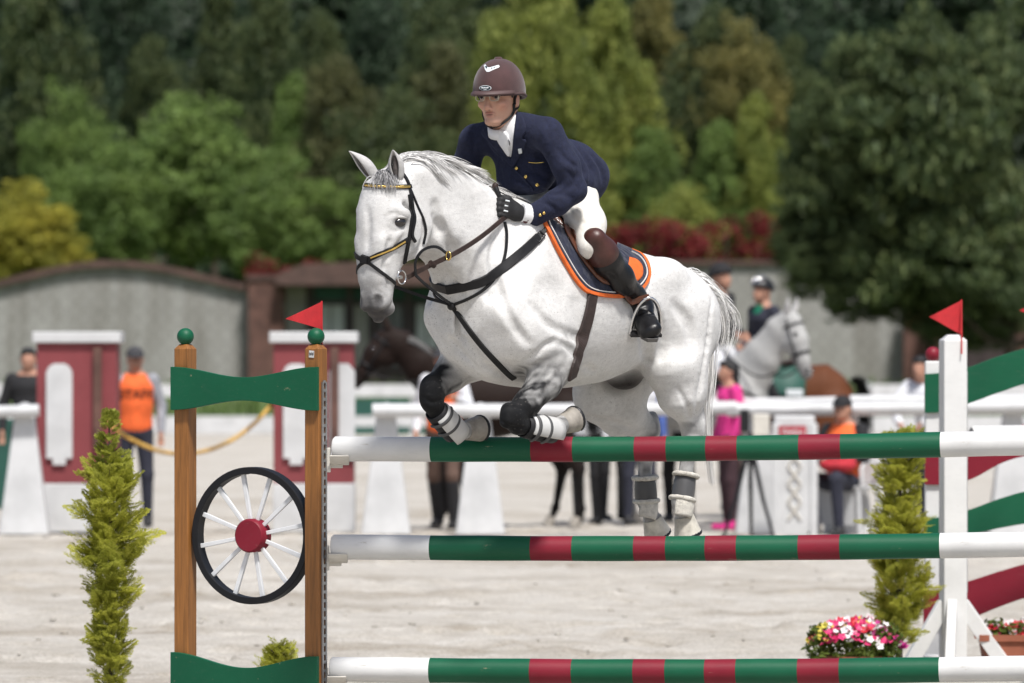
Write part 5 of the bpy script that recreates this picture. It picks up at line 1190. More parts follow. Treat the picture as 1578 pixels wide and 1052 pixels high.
def solid_patch(name, mat, o, bvh, poly, off, thick, step=4.0, n=3, mirror=False):
    V3, Fv, N3 = patch(bvh, poly, off, thick, step, n)
    q = hpart(name, [tuple(v) for v in V3], Fv, mat, o); md = q.modifiers.new('s', 'SOLIDIFY'); md.thickness = thick; md.offset = 1
    if mirror:
        q2 = hpart(name, [(v.x, -v.y, v.z) for v in V3], [f[::-1] for f in Fv], mat, o); md = q2.modifiers.new('s', 'SOLIDIFY'); md.thickness = thick; md.offset = 1
    return q
t = NT('navy quilted pad'); ch = t.n('ShaderNodeTexVoronoi'); ch.inputs['Scale'].default_value = 30; t.l(t.tc.outputs['Object'], ch.inputs['Vector'])
t.col(t.ramp(t.noise(20), [(0.3, (0.005, 0.008, 0.024)), (0.7, (0.010, 0.015, 0.042))])); t.rough(0.85); t.b.inputs['Sheen Weight'].default_value = 0.2; t.bump(ch.outputs['Distance'], 0.7, 0.012); M['pad'] = t.m
M['orange'] = pm('orange binding', (0.70, 0.135, 0.020), 0.75, 0.15, 40); M['white_cord'] = pm('white piping cord', (0.72, 0.70, 0.68), 0.7, 0.1); M['saddle'] = pm('brown saddle leather', (0.105, 0.036, 0.018), 0.40, 0.35, 16, 0.25, 80, coat=0.15)
M['saddle_dark'] = pm('dark brown leather', (0.038, 0.018, 0.013), 0.45, 0.3, 16, 0.25, 80); M['girth'] = pm('girth webbing', (0.034, 0.021, 0.018), 0.6, 0.3, 40, 0.4, 120)
pad = hthing('saddle_pad', 'navy quilted saddle pad with orange and white edging under the rider', 'saddle pad', (-0.2, 0, zt_(-.2, 352)))
PADP = [(837, 338), (844, 356), (856, 382), (872, 410), (888, 434), (904, 449), (930, 455), (962, 456), (985, 446), (997, 428), (997, 410), (988, 396), (972, 388), (950, 378), (930, 366), (900, 350), (870, 336), (850, 330)]
solid_patch('cloth', M['pad'], pad, hbvh, PADP, 0.003, 0.012, 5.0, 4, True)
edge = PADP[:13]
strap(pad, 'orange_binding', edge, 0.016, M['orange'], 0.013, off=0.003, mirror=True, n=8)
ins = [(842, 337), (849, 356), (861, 381), (877, 408), (892, 430), (907, 444), (931, 450), (961, 450), (981, 441), (992, 427), (992, 412), (984, 400), (970, 392)]
strap(pad, 'white_piping', ins, 0.004, M['white_cord'], 0.004, off=0.015, mirror=True, n=8)
ins2 = [(968, 412), (978, 408), (985, 414), (985, 426), (976, 436)]
solid_patch('emblem', M['orange'], pad, hbvh, [(966, 400), (978, 404), (986, 414), (985, 428), (974, 436), (962, 430)], 0.014, 0.004, 3.0, 3)
sad = hthing('saddle', 'brown leather jumping saddle under the rider', 'saddle', (-0.2, 0, zt_(-.2, 345)))
zs = lambda t_, y: (t_, 0.0, zt_(t_, y))
SP_ = chain([zs(-0.06, 322), zs(-0.18, 345), zs(-0.28, 356), zs(-0.37, 358)], [(.035, .075), (.028, .10), (.030, .11), (.030, .075)], 0.03) + [ec((-.06, .05, zt_(-.06, 330)), (-.08, .16, zt_(-.08, 365)), .03, .02, .03, (1, 0, 0)), ec((-.06, -.05, zt_(-.06, 330)), (-.08, -.16, zt_(-.08, 365)), .03, .02, .03, (1, 0, 0))]
v_, f_ = skin(SP_, 0.009, 2); hpart('seat', v_, f_, M['saddle'], sad)
FL = [(858, 340), (872, 336), (884, 344), (896, 358), (910, 380), (924, 404), (936, 426), (942, 438), (930, 440), (916, 432), (900, 414), (884, 392), (868, 364)]
solid_patch('flap', M['saddle'], sad, hbvh, FL, 0.018, 0.008, 4.0, 4, True)
solid_patch('knee_roll', M['saddle'], sad, hbvh, [(864, 340), (874, 340), (886, 362), (900, 388), (912, 412), (906, 414), (890, 394), (876, 370)], 0.028, 0.012, 4.0, 4, True)
strap(sad, 'girth', [(914, 440), (911, 462), (906, 488), (899, 512), (892, 536), (886, 560), (880, 582)], 0.058, M['girth'], 0.008, n=7, off=0.004)

# ------------------------------------------------------------------ the rider
t = NT('navy wool'); t.col(t.ramp(t.noise(60, 4, .7), [(0.3, (0.0050, 0.0072, 0.023)), (0.7, (0.010, 0.014, 0.043))])); t.rough(0.9); t.b.inputs['Sheen Weight'].default_value = 0.10; t.b.inputs['Sheen Roughness'].default_value = 0.45; t.b.inputs['Sheen Tint'].default_value = (0.25, 0.32, 0.6, 1)
hh = t.n('ShaderNodeMath', operation='MULTIPLY_ADD'); t.l(t.noise(11, 3, .5, stretch=(1, 1, .7), dist=1.2), hh.inputs[0]); hh.inputs[1].default_value = 5.0; t.l(t.noise(300, 3), hh.inputs[2]); t.bump(hh.outputs[0], 0.45, 0.006); M['jacket'] = t.m
t = NT('cream breeches'); t.col(t.ramp(t.noise(8), [(0.3, (0.66, 0.63, 0.57)), (0.7, (0.76, 0.74, 0.69))])); t.rough(0.8); t.b.inputs['Sheen Weight'].default_value = 0.1; t.bump(t.noise(14, 3, .5, stretch=(1.6, 1, .5), dist=1.5), 0.5, 0.012); M['breeches'] = t.m
M['shirt'] = pm('white shirt', (0.80, 0.80, 0.81), 0.8, 0.04, 10, 0.3, 25, bdist=0.006)
t = NT('skin'); a = t.n('ShaderNodeVertexColor', layer_name='Col'); t.col(t.mix(0.35, a.outputs[0], t.ramp(t.noise(26, 5), [(0.3, (0.50, 0.27, 0.185)), (0.7, (0.64, 0.40, 0.30))]))); t.rough(0.5); t.b.inputs['Subsurface Weight'].default_value = 0.12; t.b.inputs['Subsurface Radius'].default_value = (0.01, 0.004, 0.002); t.bump(t.noise(150), 0.15, 0.001); M['skin'] = t.m
M['hair'] = pm('black hair', (0.010, 0.009, 0.009), 0.5, 0.3, 60, 0.6, 150); M['velvet'] = pm('brown velvet', (0.058, 0.024, 0.024), 0.85, 0.25, 14, 0.3, 220, sheen=0.25)
M['velvet_edge'] = pm('helmet edge', (0.085, 0.050, 0.048), 0.6, 0.15); M['glove'] = pm('black glove', (0.010, 0.010, 0.011), 0.7, 0.25, 60, 0.3, 200); M['boot'] = pm('black boot leather', (0.007, 0.007, 0.008), 0.36, 0.3, 12, 0.4, 28, bdist=0.006, spec=0.4)
M['boot_brown'] = pm('brown boot top', (0.058, 0.020, 0.015), 0.42, 0.3, 14, 0.3, 50); M['white_print'] = pm('white print', (0.72, 0.76, 0.78), 0.5, 0.05); M['dark_print'] = pm('dark print', (0.012, 0.030, 0.040), 0.5, 0.1)
M['lens_rim'] = pm('spectacle rim', (0.55, 0.50, 0.40), 0.3, 0.1, metallic=0.8, bump=0); M['sole'] = pm('boot sole', (0.10, 0.095, 0.09), 0.7)
rb = (-0.25, 0, zt_(-.25, 330)); rider = hthing('person', 'rider in navy jacket and brown velvet helmet on the leaping horse', 'person', rb)
# jacket
J = chain([Lp(878, 282, 0), Lp(858, 262, 0), Lp(815, 226, 0), Lp(793, 206, 0)], [(.115, .155), (.105, .145), (.112, .165), (.075, .15)], 0.05)
J += [ec(Lp(790, 205, -.05), Lp(733, 214, -.185), (.06, .055), (.062, .055), .05, (1, 0, 0)), ec(Lp(800, 200, .05), Lp(842, 204, .185), (.065, .055), (.064, .056), .05, (1, 0, 0))]
J += [ec(Lp(872, 262, 0), Lp(884, 268, 0), (.12, .165), (.10, .165), .05), ec(Lp(885, 278, .10), Lp(902, 282, .145), (.07, .06), (.035, .06), .04), ec(Lp(880, 285, -.10), Lp(885, 290, -.15), (.06, .06), (.035, .06), .04)]
J += [ell(Lp(812, 268, 0.02), (.075, .14, .07), .06), ell(Lp(806, 286, .02), (.05, .12, .03), .05)]
AL = chain([Lp(846, 208, .20), Lp(872, 255, .255), Lp(884, 292, .27), Lp(858, 312, .235), Lp(822, 332, .17)], [(.066, .058), (.057, .053), (.052, .050), (.050, .046), (.046, .042)], 0.025)
AR = chain([Lp(730, 218, -.20), Lp(718, 255, -.25), Lp(720, 285, -.26), Lp(748, 318, -.16)], [(.066, .058), (.056, .052), (.052, .05), (.046, .042)], 0.025)
J += AL + AR
J += [ell(Lp(880, 300, .26), (.02, .012, .03), .02, sub=True), ell(Lp(862, 246, .31), (.012, .01, .05), .03, ry=.5, sub=True), ell(Lp(872, 270, .32), (.010, .012, .04), .02, ry=-.5, sub=True)]
hem = [(Lp(870, 303, 0), (0.04, 0, -1))]
J += creases(J, [([(838, 176), (846, 200), (848, 228), (842, 258)], .005, .002, .008, False), ([(894, 262), (884, 282), (866, 296)], .008, .003, .014, False), ([(872, 262), (886, 278), (892, 292)], .007, .003, .012, False), ([(848, 300), (866, 298), (882, 306)], .007, .003, .012, False), ([(858, 226), (872, 246), (892, 258)], .007, .003, .014, False), ([(836, 312), (850, 318), (862, 328)], .005, .002, .010, False),
    ([(880, 214), (898, 236), (912, 262), (908, 288)], .009, .003, .016, False), ([(910, 236), (926, 258), (930, 280)], .008, .003, .016, False), ([(892, 250), (900, 270), (896, 292)], .007, .003, .014, False), ([(806, 262), (830, 268), (852, 284)], .006, .003, .012, False), ([(792, 272), (812, 284), (840, 292)], .006, .003, .012, False), ([(812, 226), (830, 238), (846, 240)], .005, .003, .012, False), ([(722, 196), (730, 214), (728, 240)], .006, .002, .012, False), ([(744, 208), (756, 232), (776, 250)], .006, .003, .012, False)])
jv, jf = skin(J, 0.0068, 1, cut=None)
# trim below a sloping hem except the arms
p0 = Lp(862, 300, 0); hn = np.array((0.12, 0, -1)); hn /= np.linalg.norm(hn)
jbvh = BVHTree.FromPolygons(jv.tolist(), jf.tolist())
jo = hpart('jacket', jv, jf, M['jacket'], rider)
# shirt, tie, lapels, buttons laid on the jacket front
def jp(name, poly, off, th, mat, step=3.0, n=3): return solid_patch(name, mat, rider, jbvh, poly, off, th, step, n)
jp('shirt_front', [(763, 193), (773, 188), (790, 177), (796, 181), (793, 205), (789, 240), (784, 233), (774, 216), (767, 205)], 0.002, 0.006, M['shirt'])
jp('tie', [(768, 203), (780, 201), (787, 212), (788, 238), (779, 226), (771, 214)], 0.008, 0.010, M['shirt'])
jp('lapel', [(797, 168), (806, 180), (812, 200), (806, 212), (812, 218), (796, 252), (790, 256), (790, 236), (794, 206), (796, 186)], 0.004, 0.006, M['jacket'])
jp('lapel', [(757, 192), (764, 204), (774, 218), (788, 242), (790, 256), (776, 240), (752, 214), (744, 204)], 0.004, 0.006, M['jacket'])
strapj = lambda nm, pts, w, mat, th=0.003, off=0.001: strap(rider, nm, pts, w, mat, th, jbvh, off=off)
strapj('front_edge', [(790, 256), (800, 268), (812, 280), (822, 293)], 0.008, M['jacket'], 0.006)
for (x, y) in ((797, 259), (811, 272), (828, 284), (832, 331), (838, 328)):
    h, nn = cast(jbvh, x, y)
    if h is not None:
        mb = MB(); q = nn.to_track_quat('Z', 'Y').to_matrix(); mb.ball(h + nn * 0.005, (0.008, 0.008, 0.005), 12, 8, q) if y < 300 else mb.ball(h + nn * 0.004, (0.0065, 0.0065, 0.0045), 12, 8, q); hmb(mb, 'button', M['gold'], rider)
jp('lapel_pin', [(800, 226), (805, 225), (806, 232), (801, 233)], 0.011, 0.003, M['white_print'], 2.0, 1)
strapj('pocket_edge', [(815, 250), (826, 251), (838, 250)], 0.003, M['gold'], 0.002, 0.001)
# breeches
B_ = [ell(Lp(874, 306, 0), (.11, .13, .08), .05), ell(Lp(845, 312, .03), (.07, .10, .05), .05)]
for s in (1, -1):
    k1 = Lp(909, 380, .285); k1 = k1 * np.array((1, s, 1)); h1 = Lp(892, 306, .11) * np.array((1, s, 1)); m1 = Lp(903, 344, .215) * np.array((1, s, 1))
    B_ += chain([h1, m1, k1], [(.082, .078), (.074, .068), (.056, .050)], 0.06)
B_ += creases(B_, [([(874, 318), (884, 336), (900, 344)], .006, .002, .012, False), ([(918, 302), (914, 330), (910, 362)], .006, .002, .012, False), ([(906, 312), (920, 322), (926, 340)], .005, .002, .010, False)])
bv_, bf_ = skin(B_, 0.007, 1); hpart('breeches', bv_, bf_, M['breeches'], rider); bbvh = BVHTree.FromPolygons(bv_.tolist(), bf_.tolist())
# boots
def boot(s):
    f = np.array((1, s, 1)); K = [Lp(922, 378, .305) * f, Lp(934, 400, .308) * f, Lp(955, 428, .30) * f, Lp(978, 456, .285) * f, Lp(988, 472, .28) * f]
    A = K[-1]; toe = Lp(1003, 510, .385) * f; heel = Lp(984, 484, .245) * f; ball_ = (A + toe) / 2 + np.array((0.01, 0, -.012))
    pr = chain(K, [(.052, .053), (.061, .056), (.058, .052), (.043, .041), (.042, .040)], 0.03) + [ec(A, heel, .042, .034, .03), ec(A + np.array((0, 0, -.01)), toe, (.042, .042), (.026, .041), .03), ec(heel, toe, (.024, .03), (.024, .038), .03)]
    for i, y in enumerate((462, 468, 474)): pr.append(ell(Lp(972 + 5 * i, y, .325) * f, (.03, .012, .004), .012, ry=.5, sub=True))
    if s > 0: pr += creases(pr, [([(964, 458), (980, 462), (996, 456)], .0045, .002, .010, False), ([(970, 468), (984, 472), (1000, 468)], .005, .002, .010, False), ([(940, 420), (958, 440), (966, 452)], .005, .002, .012, False), ([(980, 486), (992, 482), (1008, 484)], .005, .002, .010, False)], .010)
    v, fc = skin(pr, 0.0065, 1); o = hpart('boot', v, fc, M['boot'], rider)
    v, fc = skin(chain([Lp(916, 367, .312) * f, Lp(928, 389, .312) * f, Lp(935, 399, .310) * f], [(.044, .050), (.062, .060), (.062, .057)], 0.02), 0.008, 2); hpart('boot_top', v, fc, M['boot_brown'], o)
    mb = MB(); d = Vector(toe - heel); u = d.normalized(); sd = u.cross(Vector((0, 0, 1))).normalized(); up = sd.cross(u); b0 = Vector(heel) - up * 0.028; pv = []
    for a, w in ((-.03, .024), (0.0, .03), (.06, .027), (.13, .036), (d.length, .036), (d.length + .035, .02)): pv.append((a, w))
    V_ = [b0 + u * a + sd * w - up * (0.006 if a > .05 else 0.022) for a, w in pv] + [b0 + u * a - sd * w - up * (0.006 if a > .05 else 0.022) for a, w in pv]; n = len(pv); V_ += [p + up * (0.014 if i % n > 1 else 0.03) for i, p in enumerate(V_)]
    Fq = []
    for i in range(n - 1): Fq += [(i, i + 1, n + i + 1, n + i), (2 * n + i, 3 * n + i, 3 * n + i + 1, 2 * n + i + 1), (i, 2 * n + i, 2 * n + i + 1, i + 1), (n + i, n + i + 1, 3 * n + i + 1, 3 * n + i)]
    Fq += [(0, n, 3 * n, 2 * n), (n - 1, 3 * n - 1, 4 * n - 1, 2 * n - 1)]; mb.add(V_, Fq); hmb(mb, 'sole', M['sole'], o)
    # spur
    mb = MB(); hc = Vector(A) * 0.6 + Vector(heel) * 0.4; mb.tube([hc - Vector((.05, 0, 0)), hc - Vector((.085, 0, -.008))], [.006, .004], 8); hmb(mb, 'spur', M['chrome'], o)
    return Vector(A), Vector(toe), Vector(heel), up
for s in (1, -1):
    A, toe, heel, up = boot(s)
    stir = hthing('stirrup', ('steel stirrup on the rider foot nearest the camera' if s > 0 else 'steel stirrup on the far side of the leaping horse'), 'stirrup', A.lerp(toe, .62), 'stirrups')
    c = heel.lerp(toe, 0.62); u = (toe - heel).normalized(); sd = u.cross(Vector((0, 0, 1))).normalized(); up = sd.cross(u); c0 = c - up * 0.04
    loop = [c0 + sd * (0.062 * math.cos(a)) + up * (max(0.0, 0.155 * math.sin(a))) for a in np.linspace(0, math.pi, 19)]
    mb = MB(); mb.tube(loop, 0.009, 10, ell=0.7); hmb(mb, 'arch', M['chrome'], stir)
    mb = MB(); mb.box((-.065, -.022, -.006), (.065, .022, .006), Matrix.Translation(c0) @ Matrix((sd, u, up)).transposed().to_4x4()); hmb(mb, 'tread', M['dark_metal'], stir)
    top = c0 + up * 0.16; kn = Vector(Lp(906, 384, .27) * np.array((1, s, 1)))
    mb = MB(); q = outside([top, Vector(Lp(958, 466, .265) * np.array((1, s, 1))), Vector(Lp(938, 440, .25) * np.array((1, s, 1))), kn], 8, 0.02); mb.ribbon(q, [Vector((0, s, .2))] * len(q), 0.026, 0.006); hmb(mb, 'stirrup_leather', M['saddle'], stir)
# gloves and hands
def hand(C0, s, fwd, out, name):
    """gloved fist closed on the rein: palm, four curled fingers, thumb on top"""
    C0 = np.array(C0); f = np.array(fwd, float); f /= np.linalg.norm(f); o_ = np.array(out, float); o_ -= f * o_.dot(f); o_ /= np.linalg.norm(o_); u = np.cross(f, o_) * (1 if np.cross(f, o_)[2] > 0 else -1)
    def q(a, b, c): return C0 + f * a + o_ * b + u * c
    pr = [ec(q(-.030, .004, 0), q(.024, .012, 0), (.034, .019), (.038, .020), .02, tuple(o_)), ec(q(-.075, 0, .002), q(-.03, .002, 0), (.030, .026), (.032, .022), .02, tuple(o_))]
    for i in range(4):
        z = .030 - .0205 * i; ln = (0.9, 1.0, .96, .78)[i]; r_ = .0112 - .0006 * i
        pr += chain([q(.022, .016, z), q(.022 + .036 * ln, .014, z - .002), q(.026 + .036 * ln, -.012, z - .003), q(.026, -.020, z - .002)], [r_ + .001, r_, r_ - .0006, r_ - .001], .006)
    pr += chain([q(-.022, -.004, .028), q(.012, -.006, .046), q(.042, -.010, .046)], [.016, .0125, .0105], .010)
    v, fc = skin(pr, 0.0042, 1); g = hpart('glove', v, fc, M['glove'], rider)
    mb = MB(); mb.tube([Vector(q(-.062, .001, .002)), Vector(q(-.082, .001, .002))], [.034, .036], 16, ell=.86, up=u); hmb(mb, 'glove_cuff', M['cuffred'], g)
    for i in range(3):
        mb = MB(); z = .027 - .021 * i; mb.tube([Vector(q(.024, .0285, z)), Vector(q(.042, .0265, z - .001))], .0035, 6); hmb(mb, 'knuckle_trim', M['white_print'], g)
    return q
M['cuffred'] = pm('glove cuff', (0.075, 0.014, 0.016), 0.7, 0.3, 40)
wl_ = AL[-1]['B']; q = hand(Lp(785, 324, .135), 1, np.array(Lp(785, 324, .135)) - wl_ + np.array((0, 0, .01)), (0.25, 1, 0.1), 'l')
wr_ = AR[-1]['B']; hand((HRt.x, HRt.y, HRt.z + .02), -1, np.array((HRt.x, HRt.y, HRt.z + .02)) - wr_, (0.25, -1, 0.1), 'r')
for A, B, s in ((wl_, Lp(785, 324, .135), 1), (wr_, (HRt.x, HRt.y, HRt.z + .02), -1)):
    A = Vector(A); B = Vector(B); d = (B - A).normalized(); mb = MB(); mb.tube([A + d * .02, A + d * 0.058], [.041, .037], 18, ell=.9); hmb(mb, 'shirt_cuff', M['shirt'], rider)
crop = hthing('riding_crop', 'short black riding crop held above the horse withers', 'riding crop', HL)
k0 = Vector(Lp(763, 287, .09)); k1 = Vector(Lp(800, 372, .22)); mb = MB(); mb.tube([k0, k0.lerp(k1, .25), HL + Vector((0, -.02, 0))], [.011, .008, .006], 10); hmb(mb, 'shaft', LB, crop); mb = MB(); mb.ball(k0, (.013, .013, .016), 12, 8); hmb(mb, 'knob', M['leather_brown'], crop)
# head, in its own frame (turned a little to the left of the heading)
HC = Vector(Lp(768, 148, 0)); HH = Matrix.Translation(HC) @ Matrix.Rotation(R(15), 4, 'Z') @ Matrix.Rotation(R(4), 4, 'Y')
def hd(p): return HH @ Vector(p)
H = [ell((-.012, 0, .035), (.096, .077, .088), .03), ell((.016, 0, -.030), (.076, .058, .085), .03), ell((.070, 0, -.099), (.022, .026, .017), .02)]
for s in (1, -1):
    H += [ec((-.02, s * .047, -.055), (.055, s * .016, -.098), .017, .015, .02), ell((.060, s * .040, -.030), (.026, .020, .018), .015), ell((.083, s * .030, .017), (.014, .026, .008), .012), ell((-.012, s * .077, -.012), (.017, .007, .031), .008), ell((.1005, s * .0115, -.047), (.009, .007, .007), .006)]
    H += [ell((.102, s * .032, -.001), (.016, .017, .009), .010, sub=True), ell((.106, s * .006, -.053), (.004, .003, .003), .004, sub=True), ell((-.010, s * .087, -.012), (.008, .005, .017), .006, sub=True)]
H += [ec((.088, 0, .004), (.108, 0, -.040), (.009, .008), (.013, .011), .014), ell((.106, 0, -.044), (.011, .011, .009), .008), ell((.086, 0, -.0660), (.009, .023, .0045), .008), ell((.084, 0, -.0765), (.009, .019, .0055), .008), ell((.099, 0, -.0712), (.010, .018, .0010), .004, sub=True)]
H += [ec((-.025, 0, -.06), (-.075, 0, -.145), (.055, .056), (.05, .052), .04)]
v, f = skin(H, 0.0031, 1); Cc = np.tile(np.array((0.60, 0.345, 0.245)), (len(v), 1))
def px_(c, r): return np.clip(1 - np.linalg.norm((v - np.array(c)) / np.array(r), axis=1), 0, 1)[:, None]
for c, r_, col_, a in (((.096, 0, -.066), (.03, .030, .011), (.38, .13, .11), 1.4), ((.094, 0, -.078), (.03, .026, .011), (.42, .15, .125), 1.3), ((.105, 0, -.040), (.03, .025, .025), (.56, .22, .15), .9), ((.06, .05, -.035), (.05, .035, .035), (.58, .23, .16), .8), ((.06, -.05, -.035), (.05, .035, .035), (.58, .23, .16), .8), ((-.01, .08, -.01), (.04, .02, .045), (.55, .20, .14), .9), ((.09, .031, .0215), (.03, .027, .007), (.02, .015, .013), 2.5), ((.09, -.031, .0215), (.03, .027, .007), (.02, .015, .013), 2.5), ((.095, 0, -.0712), (.03, .022, .003), (.10, .035, .03), 2.5), ((.105, .009, -.053), (.012, .006, .004), (.10, .04, .03), 2), ((.105, -.009, -.053), (.012, .006, .004), (.10, .04, .03), 2), ((.07, 0, -.09), (.05, .05, .03), (.40, .24, .18), .5)):
    m = np.clip(px_(c, r_) * a, 0, 1); Cc = Cc * (1 - m) + np.array(col_) * m
vw = np.array([tuple(hd(p)) for p in v]); bo = hpart('body', vw, f, M['skin'], rider); paint_verts(bo.data, Cc)
hbv2 = BVHTree.FromPolygons(vw.tolist(), f.tolist())
M['eyewhite'] = pm('eye white', (0.40, 0.34, 0.31), 0.25, 0.03, bump=0)
for s in (1, -1):
    mb = MB(); mb.ball(hd((.081, s * .031, -.001)), .0125, 14, 10); e = hmb(mb, 'eye', M['eyewhite'], rider)
    mb = MB(); mb.ball(hd((.0895, s * .032, -.001)), .0070, 12, 8); hmb(mb, 'iris', M['hair'], e)
    mb = MB(); mb.tube([hd((.093 - .006 * abs(a) ** 2, s * (.031 + .016 * a), .0048 - .003 * a * a)) for a in np.linspace(-1, 1, 9)], .0030, 6); hmb(mb, 'eyelid', M['hair'], e)
# glasses
gl = MB()
for s in (1, -1): gl.tube([hd((.106 - .10 * max(0, abs(.031 + .019 * math.cos(a)) - .03), s * (.031 + .019 * math.copysign(abs(math.cos(a)) ** .6, math.cos(a))), -.003 + .0125 * math.copysign(abs(math.sin(a)) ** .6, math.sin(a)))) for a in np.linspace(0, 2 * math.pi, 25)], .0021, 6); gl.tube([hd((.102, s * .051, .004)), hd((.05, s * .073, .006)), hd((-.01, s * .081, .006))], .0016, 6)
gl.tube([hd((.107, .012, 0)), hd((.112, 0, .003)), hd((.107, -.012, 0))], .0014, 6); hmb(gl, 'glasses', M['lens_rim'], rider)
mb = MB()
for s in (1, -1):
    for k in range(9): a = -0.9 + k * .22; mb.tube([hd((-.045 + .012 * k, s * (.073 - .0004 * k), .035)), hd((-.043 + .010 * k, s * .0745, .012 - .018 * (k % 2) - (.012 if k < 4 else 0)))], [.008, .003], 6)
hmb(mb, 'hair', M['hair'], rider)
# helmet
nu, nv = 40, 14; Pv = []; Fv = []
for j in range(nv + 1):
    ph = (math.pi / 2) * (1.10 * j / nv)
    for i in range(nu):
        th = 2 * math.pi * i / nu; x, y, z = math.sin(ph) ** .92 * math.cos(th) if ph < math.pi / 2 else math.cos(th), math.sin(ph) ** .92 * math.sin(th) if ph < math.pi / 2 else math.sin(th), math.cos(ph)
        drop = -0.022 * max(0, -math.cos(th)) * (j / nv) ** 3
        Pv.append(tuple(hd((-.010 + .128 * x, .101 * y, .022 + .128 * z + drop))))
for j in range(nv):
    for i in range(nu): Fv.append((j * nu + i, (j + 1) * nu + i, (j + 1) * nu + (i + 1) % nu, j * nu + (i + 1) % nu))
hel = hpart('helmet', Pv, Fv, M['velvet'], rider); md = hel.modifiers.new('s', 'SOLIDIFY'); md.thickness = 0.014; md.offset = -1
hbv3 = BVHTree.FromPolygons(Pv, Fv)
mb = MB(); n = 21; a_ = np.linspace(-1.25, 1.25, n); q0 = [hd((-.010 + .127 * math.cos(a), .1005 * math.sin(a), .014)) for a in a_]; q1 = [hd((-.010 + (.128 + .040 * math.cos(a * 1.2)) * math.cos(a), (.101 + .012 * math.cos(a * 1.2)) * math.sin(a), .006)) for a in a_]
d_ = hd((0, 0, .010)) - hd((0, 0, 0)); V_ = q0 + q1 + [p + d_ for p in q0] + [p + d_ * .8 for p in q1]
mb.add(V_, [f for i in range(n - 1) for f in ((i, n + i, n + i + 1, i + 1), (2 * n + i, 2 * n + i + 1, 3 * n + i + 1, 3 * n + i), (n + i, 3 * n + i, 3 * n + i + 1, n + i + 1))] + [(0, 2 * n, 3 * n, n), (n - 1, 2 * n - 1, 4 * n - 1, 3 * n - 1)], True); vz = hmb(mb, 'visor', M['velvet_edge'], hel)
mb = MB(); mb.tube([hd((-.010, 0, .148)), hd((-.010, 0, .154)), hd((-.010, 0, .157))], [.016, .015, .008], 14); hmb(mb, 'button', M['velvet'], hel)
mb = MB(); mb.tube([hd((-.012 + .127 * math.cos(a), .1005 * math.sin(a), .009 - .022 * max(0, -math.cos(a)))) for a in np.linspace(0, 2 * math.pi, 41)], .005, 8); hmb(mb, 'rim', M['velvet_edge'], hel)
def onhel(name, poly, off, mat, n=1, step=1.5):
    V3, F3, N3 = patch(hbv3, poly, off, 0.002, step, n); q = hpart(name, [tuple(p) for p in V3], F3, mat, hel); return q
onhel('emblem', [(745.5, 101), (748, 99), (751.5, 103.5), (754, 104), (768, 100), (770, 102), (768.5, 104), (754, 110.5), (750, 110.5), (747.5, 107)], .0012, M['white_print'])
onhel('emblem_mark', [(747.6, 102), (750.6, 101.6), (751.2, 105), (749.4, 106)], .0022, M['dark_print']); onhel('emblem_mark', [(757, 104.6), (759, 104), (759, 106), (757.4, 106.6)], .0022, M['dark_print']); onhel('emblem_mark', [(760.5, 103.6), (762.5, 103), (762.3, 105), (761, 105.4)], .0022, M['dark_print']); onhel('emblem_mark', [(764, 102.6), (765.5, 102.2), (765.3, 103.6)], .0022, M['dark_print'])
def oval(cx, cy, a, b): return [(cx + a * math.cos(t_), cy + b * math.sin(t_)) for t_ in np.linspace(0, 2 * math.pi, 15)[:-1]]
onhel('badge', oval(748, 135.5, 9.4, 4.2), .0012, M['white_print']); onhel('badge_field', oval(748, 135.5, 8.4, 3.4), .0020, M['dark_print'])
onhel('badge_script', [(741.5, 136), (743, 133.6), (745, 134.4), (747, 133.8), (749, 134.6), (752, 134), (754, 134.8), (752, 136), (748, 135.8), (744, 136.2)], .0028, M['white_print'], 1, 1.0); onhel('badge_script', [(745.5, 137), (750.5, 137), (750, 138), (746, 138)], .0028, M['white_print'], 1, 1.0)
# chin strap
def facestrap(pts, w, name='chin_strap'):
    q = []; nn_ = []
    for p in catmull([np.array(tuple(hd(x))) for x in pts], 7):
        h, n_, _, _ = hbv2.find_nearest(Vector(p)); q.append(h + n_ * .003); nn_.append(n_)
    mb = MB(); mb.ribbon(q, nn_, w, .003); hmb(mb, name, LB, hel)
for s in (1, -1): facestrap([(.004, s * .078, .008), (.006, s * .073, -.03), (.006, s * .066, -.062), (.028, s * .05, -.092), (.052, s * .022, -.112), (.056, 0, -.116)], .013); facestrap([(-.04, s * .07, .0), (-.025, s * .072, -.035), (.004, s * .066, -.06)], .010)
if False: mb.tube([hd((.012, .064, -.085)), hd((.018, .058, -.11)), hd((.03, .07, -.135)), hd((.05, .06, -.15))], .003, 6)
# collar round the neck
mb = MB(); n = 22; top_, bot_ = [], []
for i in range(n):
    a = 2 * math.pi * i / n; c0 = hd((-.068, 0, -.150)); c1 = hd((-.055, 0, -.118)); top_.append(hd((-.050 + .062 * math.cos(a), .063 * math.sin(a), -.112 - .022 * math.cos(a)))); bot_.append(hd((-.060 + .062 * math.cos(a), .066 * math.sin(a), -.145 - .03 * math.cos(a))))
mb.add(top_ + bot_, [(i, (i + 1) % n, n + (i + 1) % n, n + i) for i in range(n)], True); co = hmb(mb, 'collar', M['shirt'], rider); md = co.modifiers.new('s', 'SOLIDIFY'); md.thickness = .006

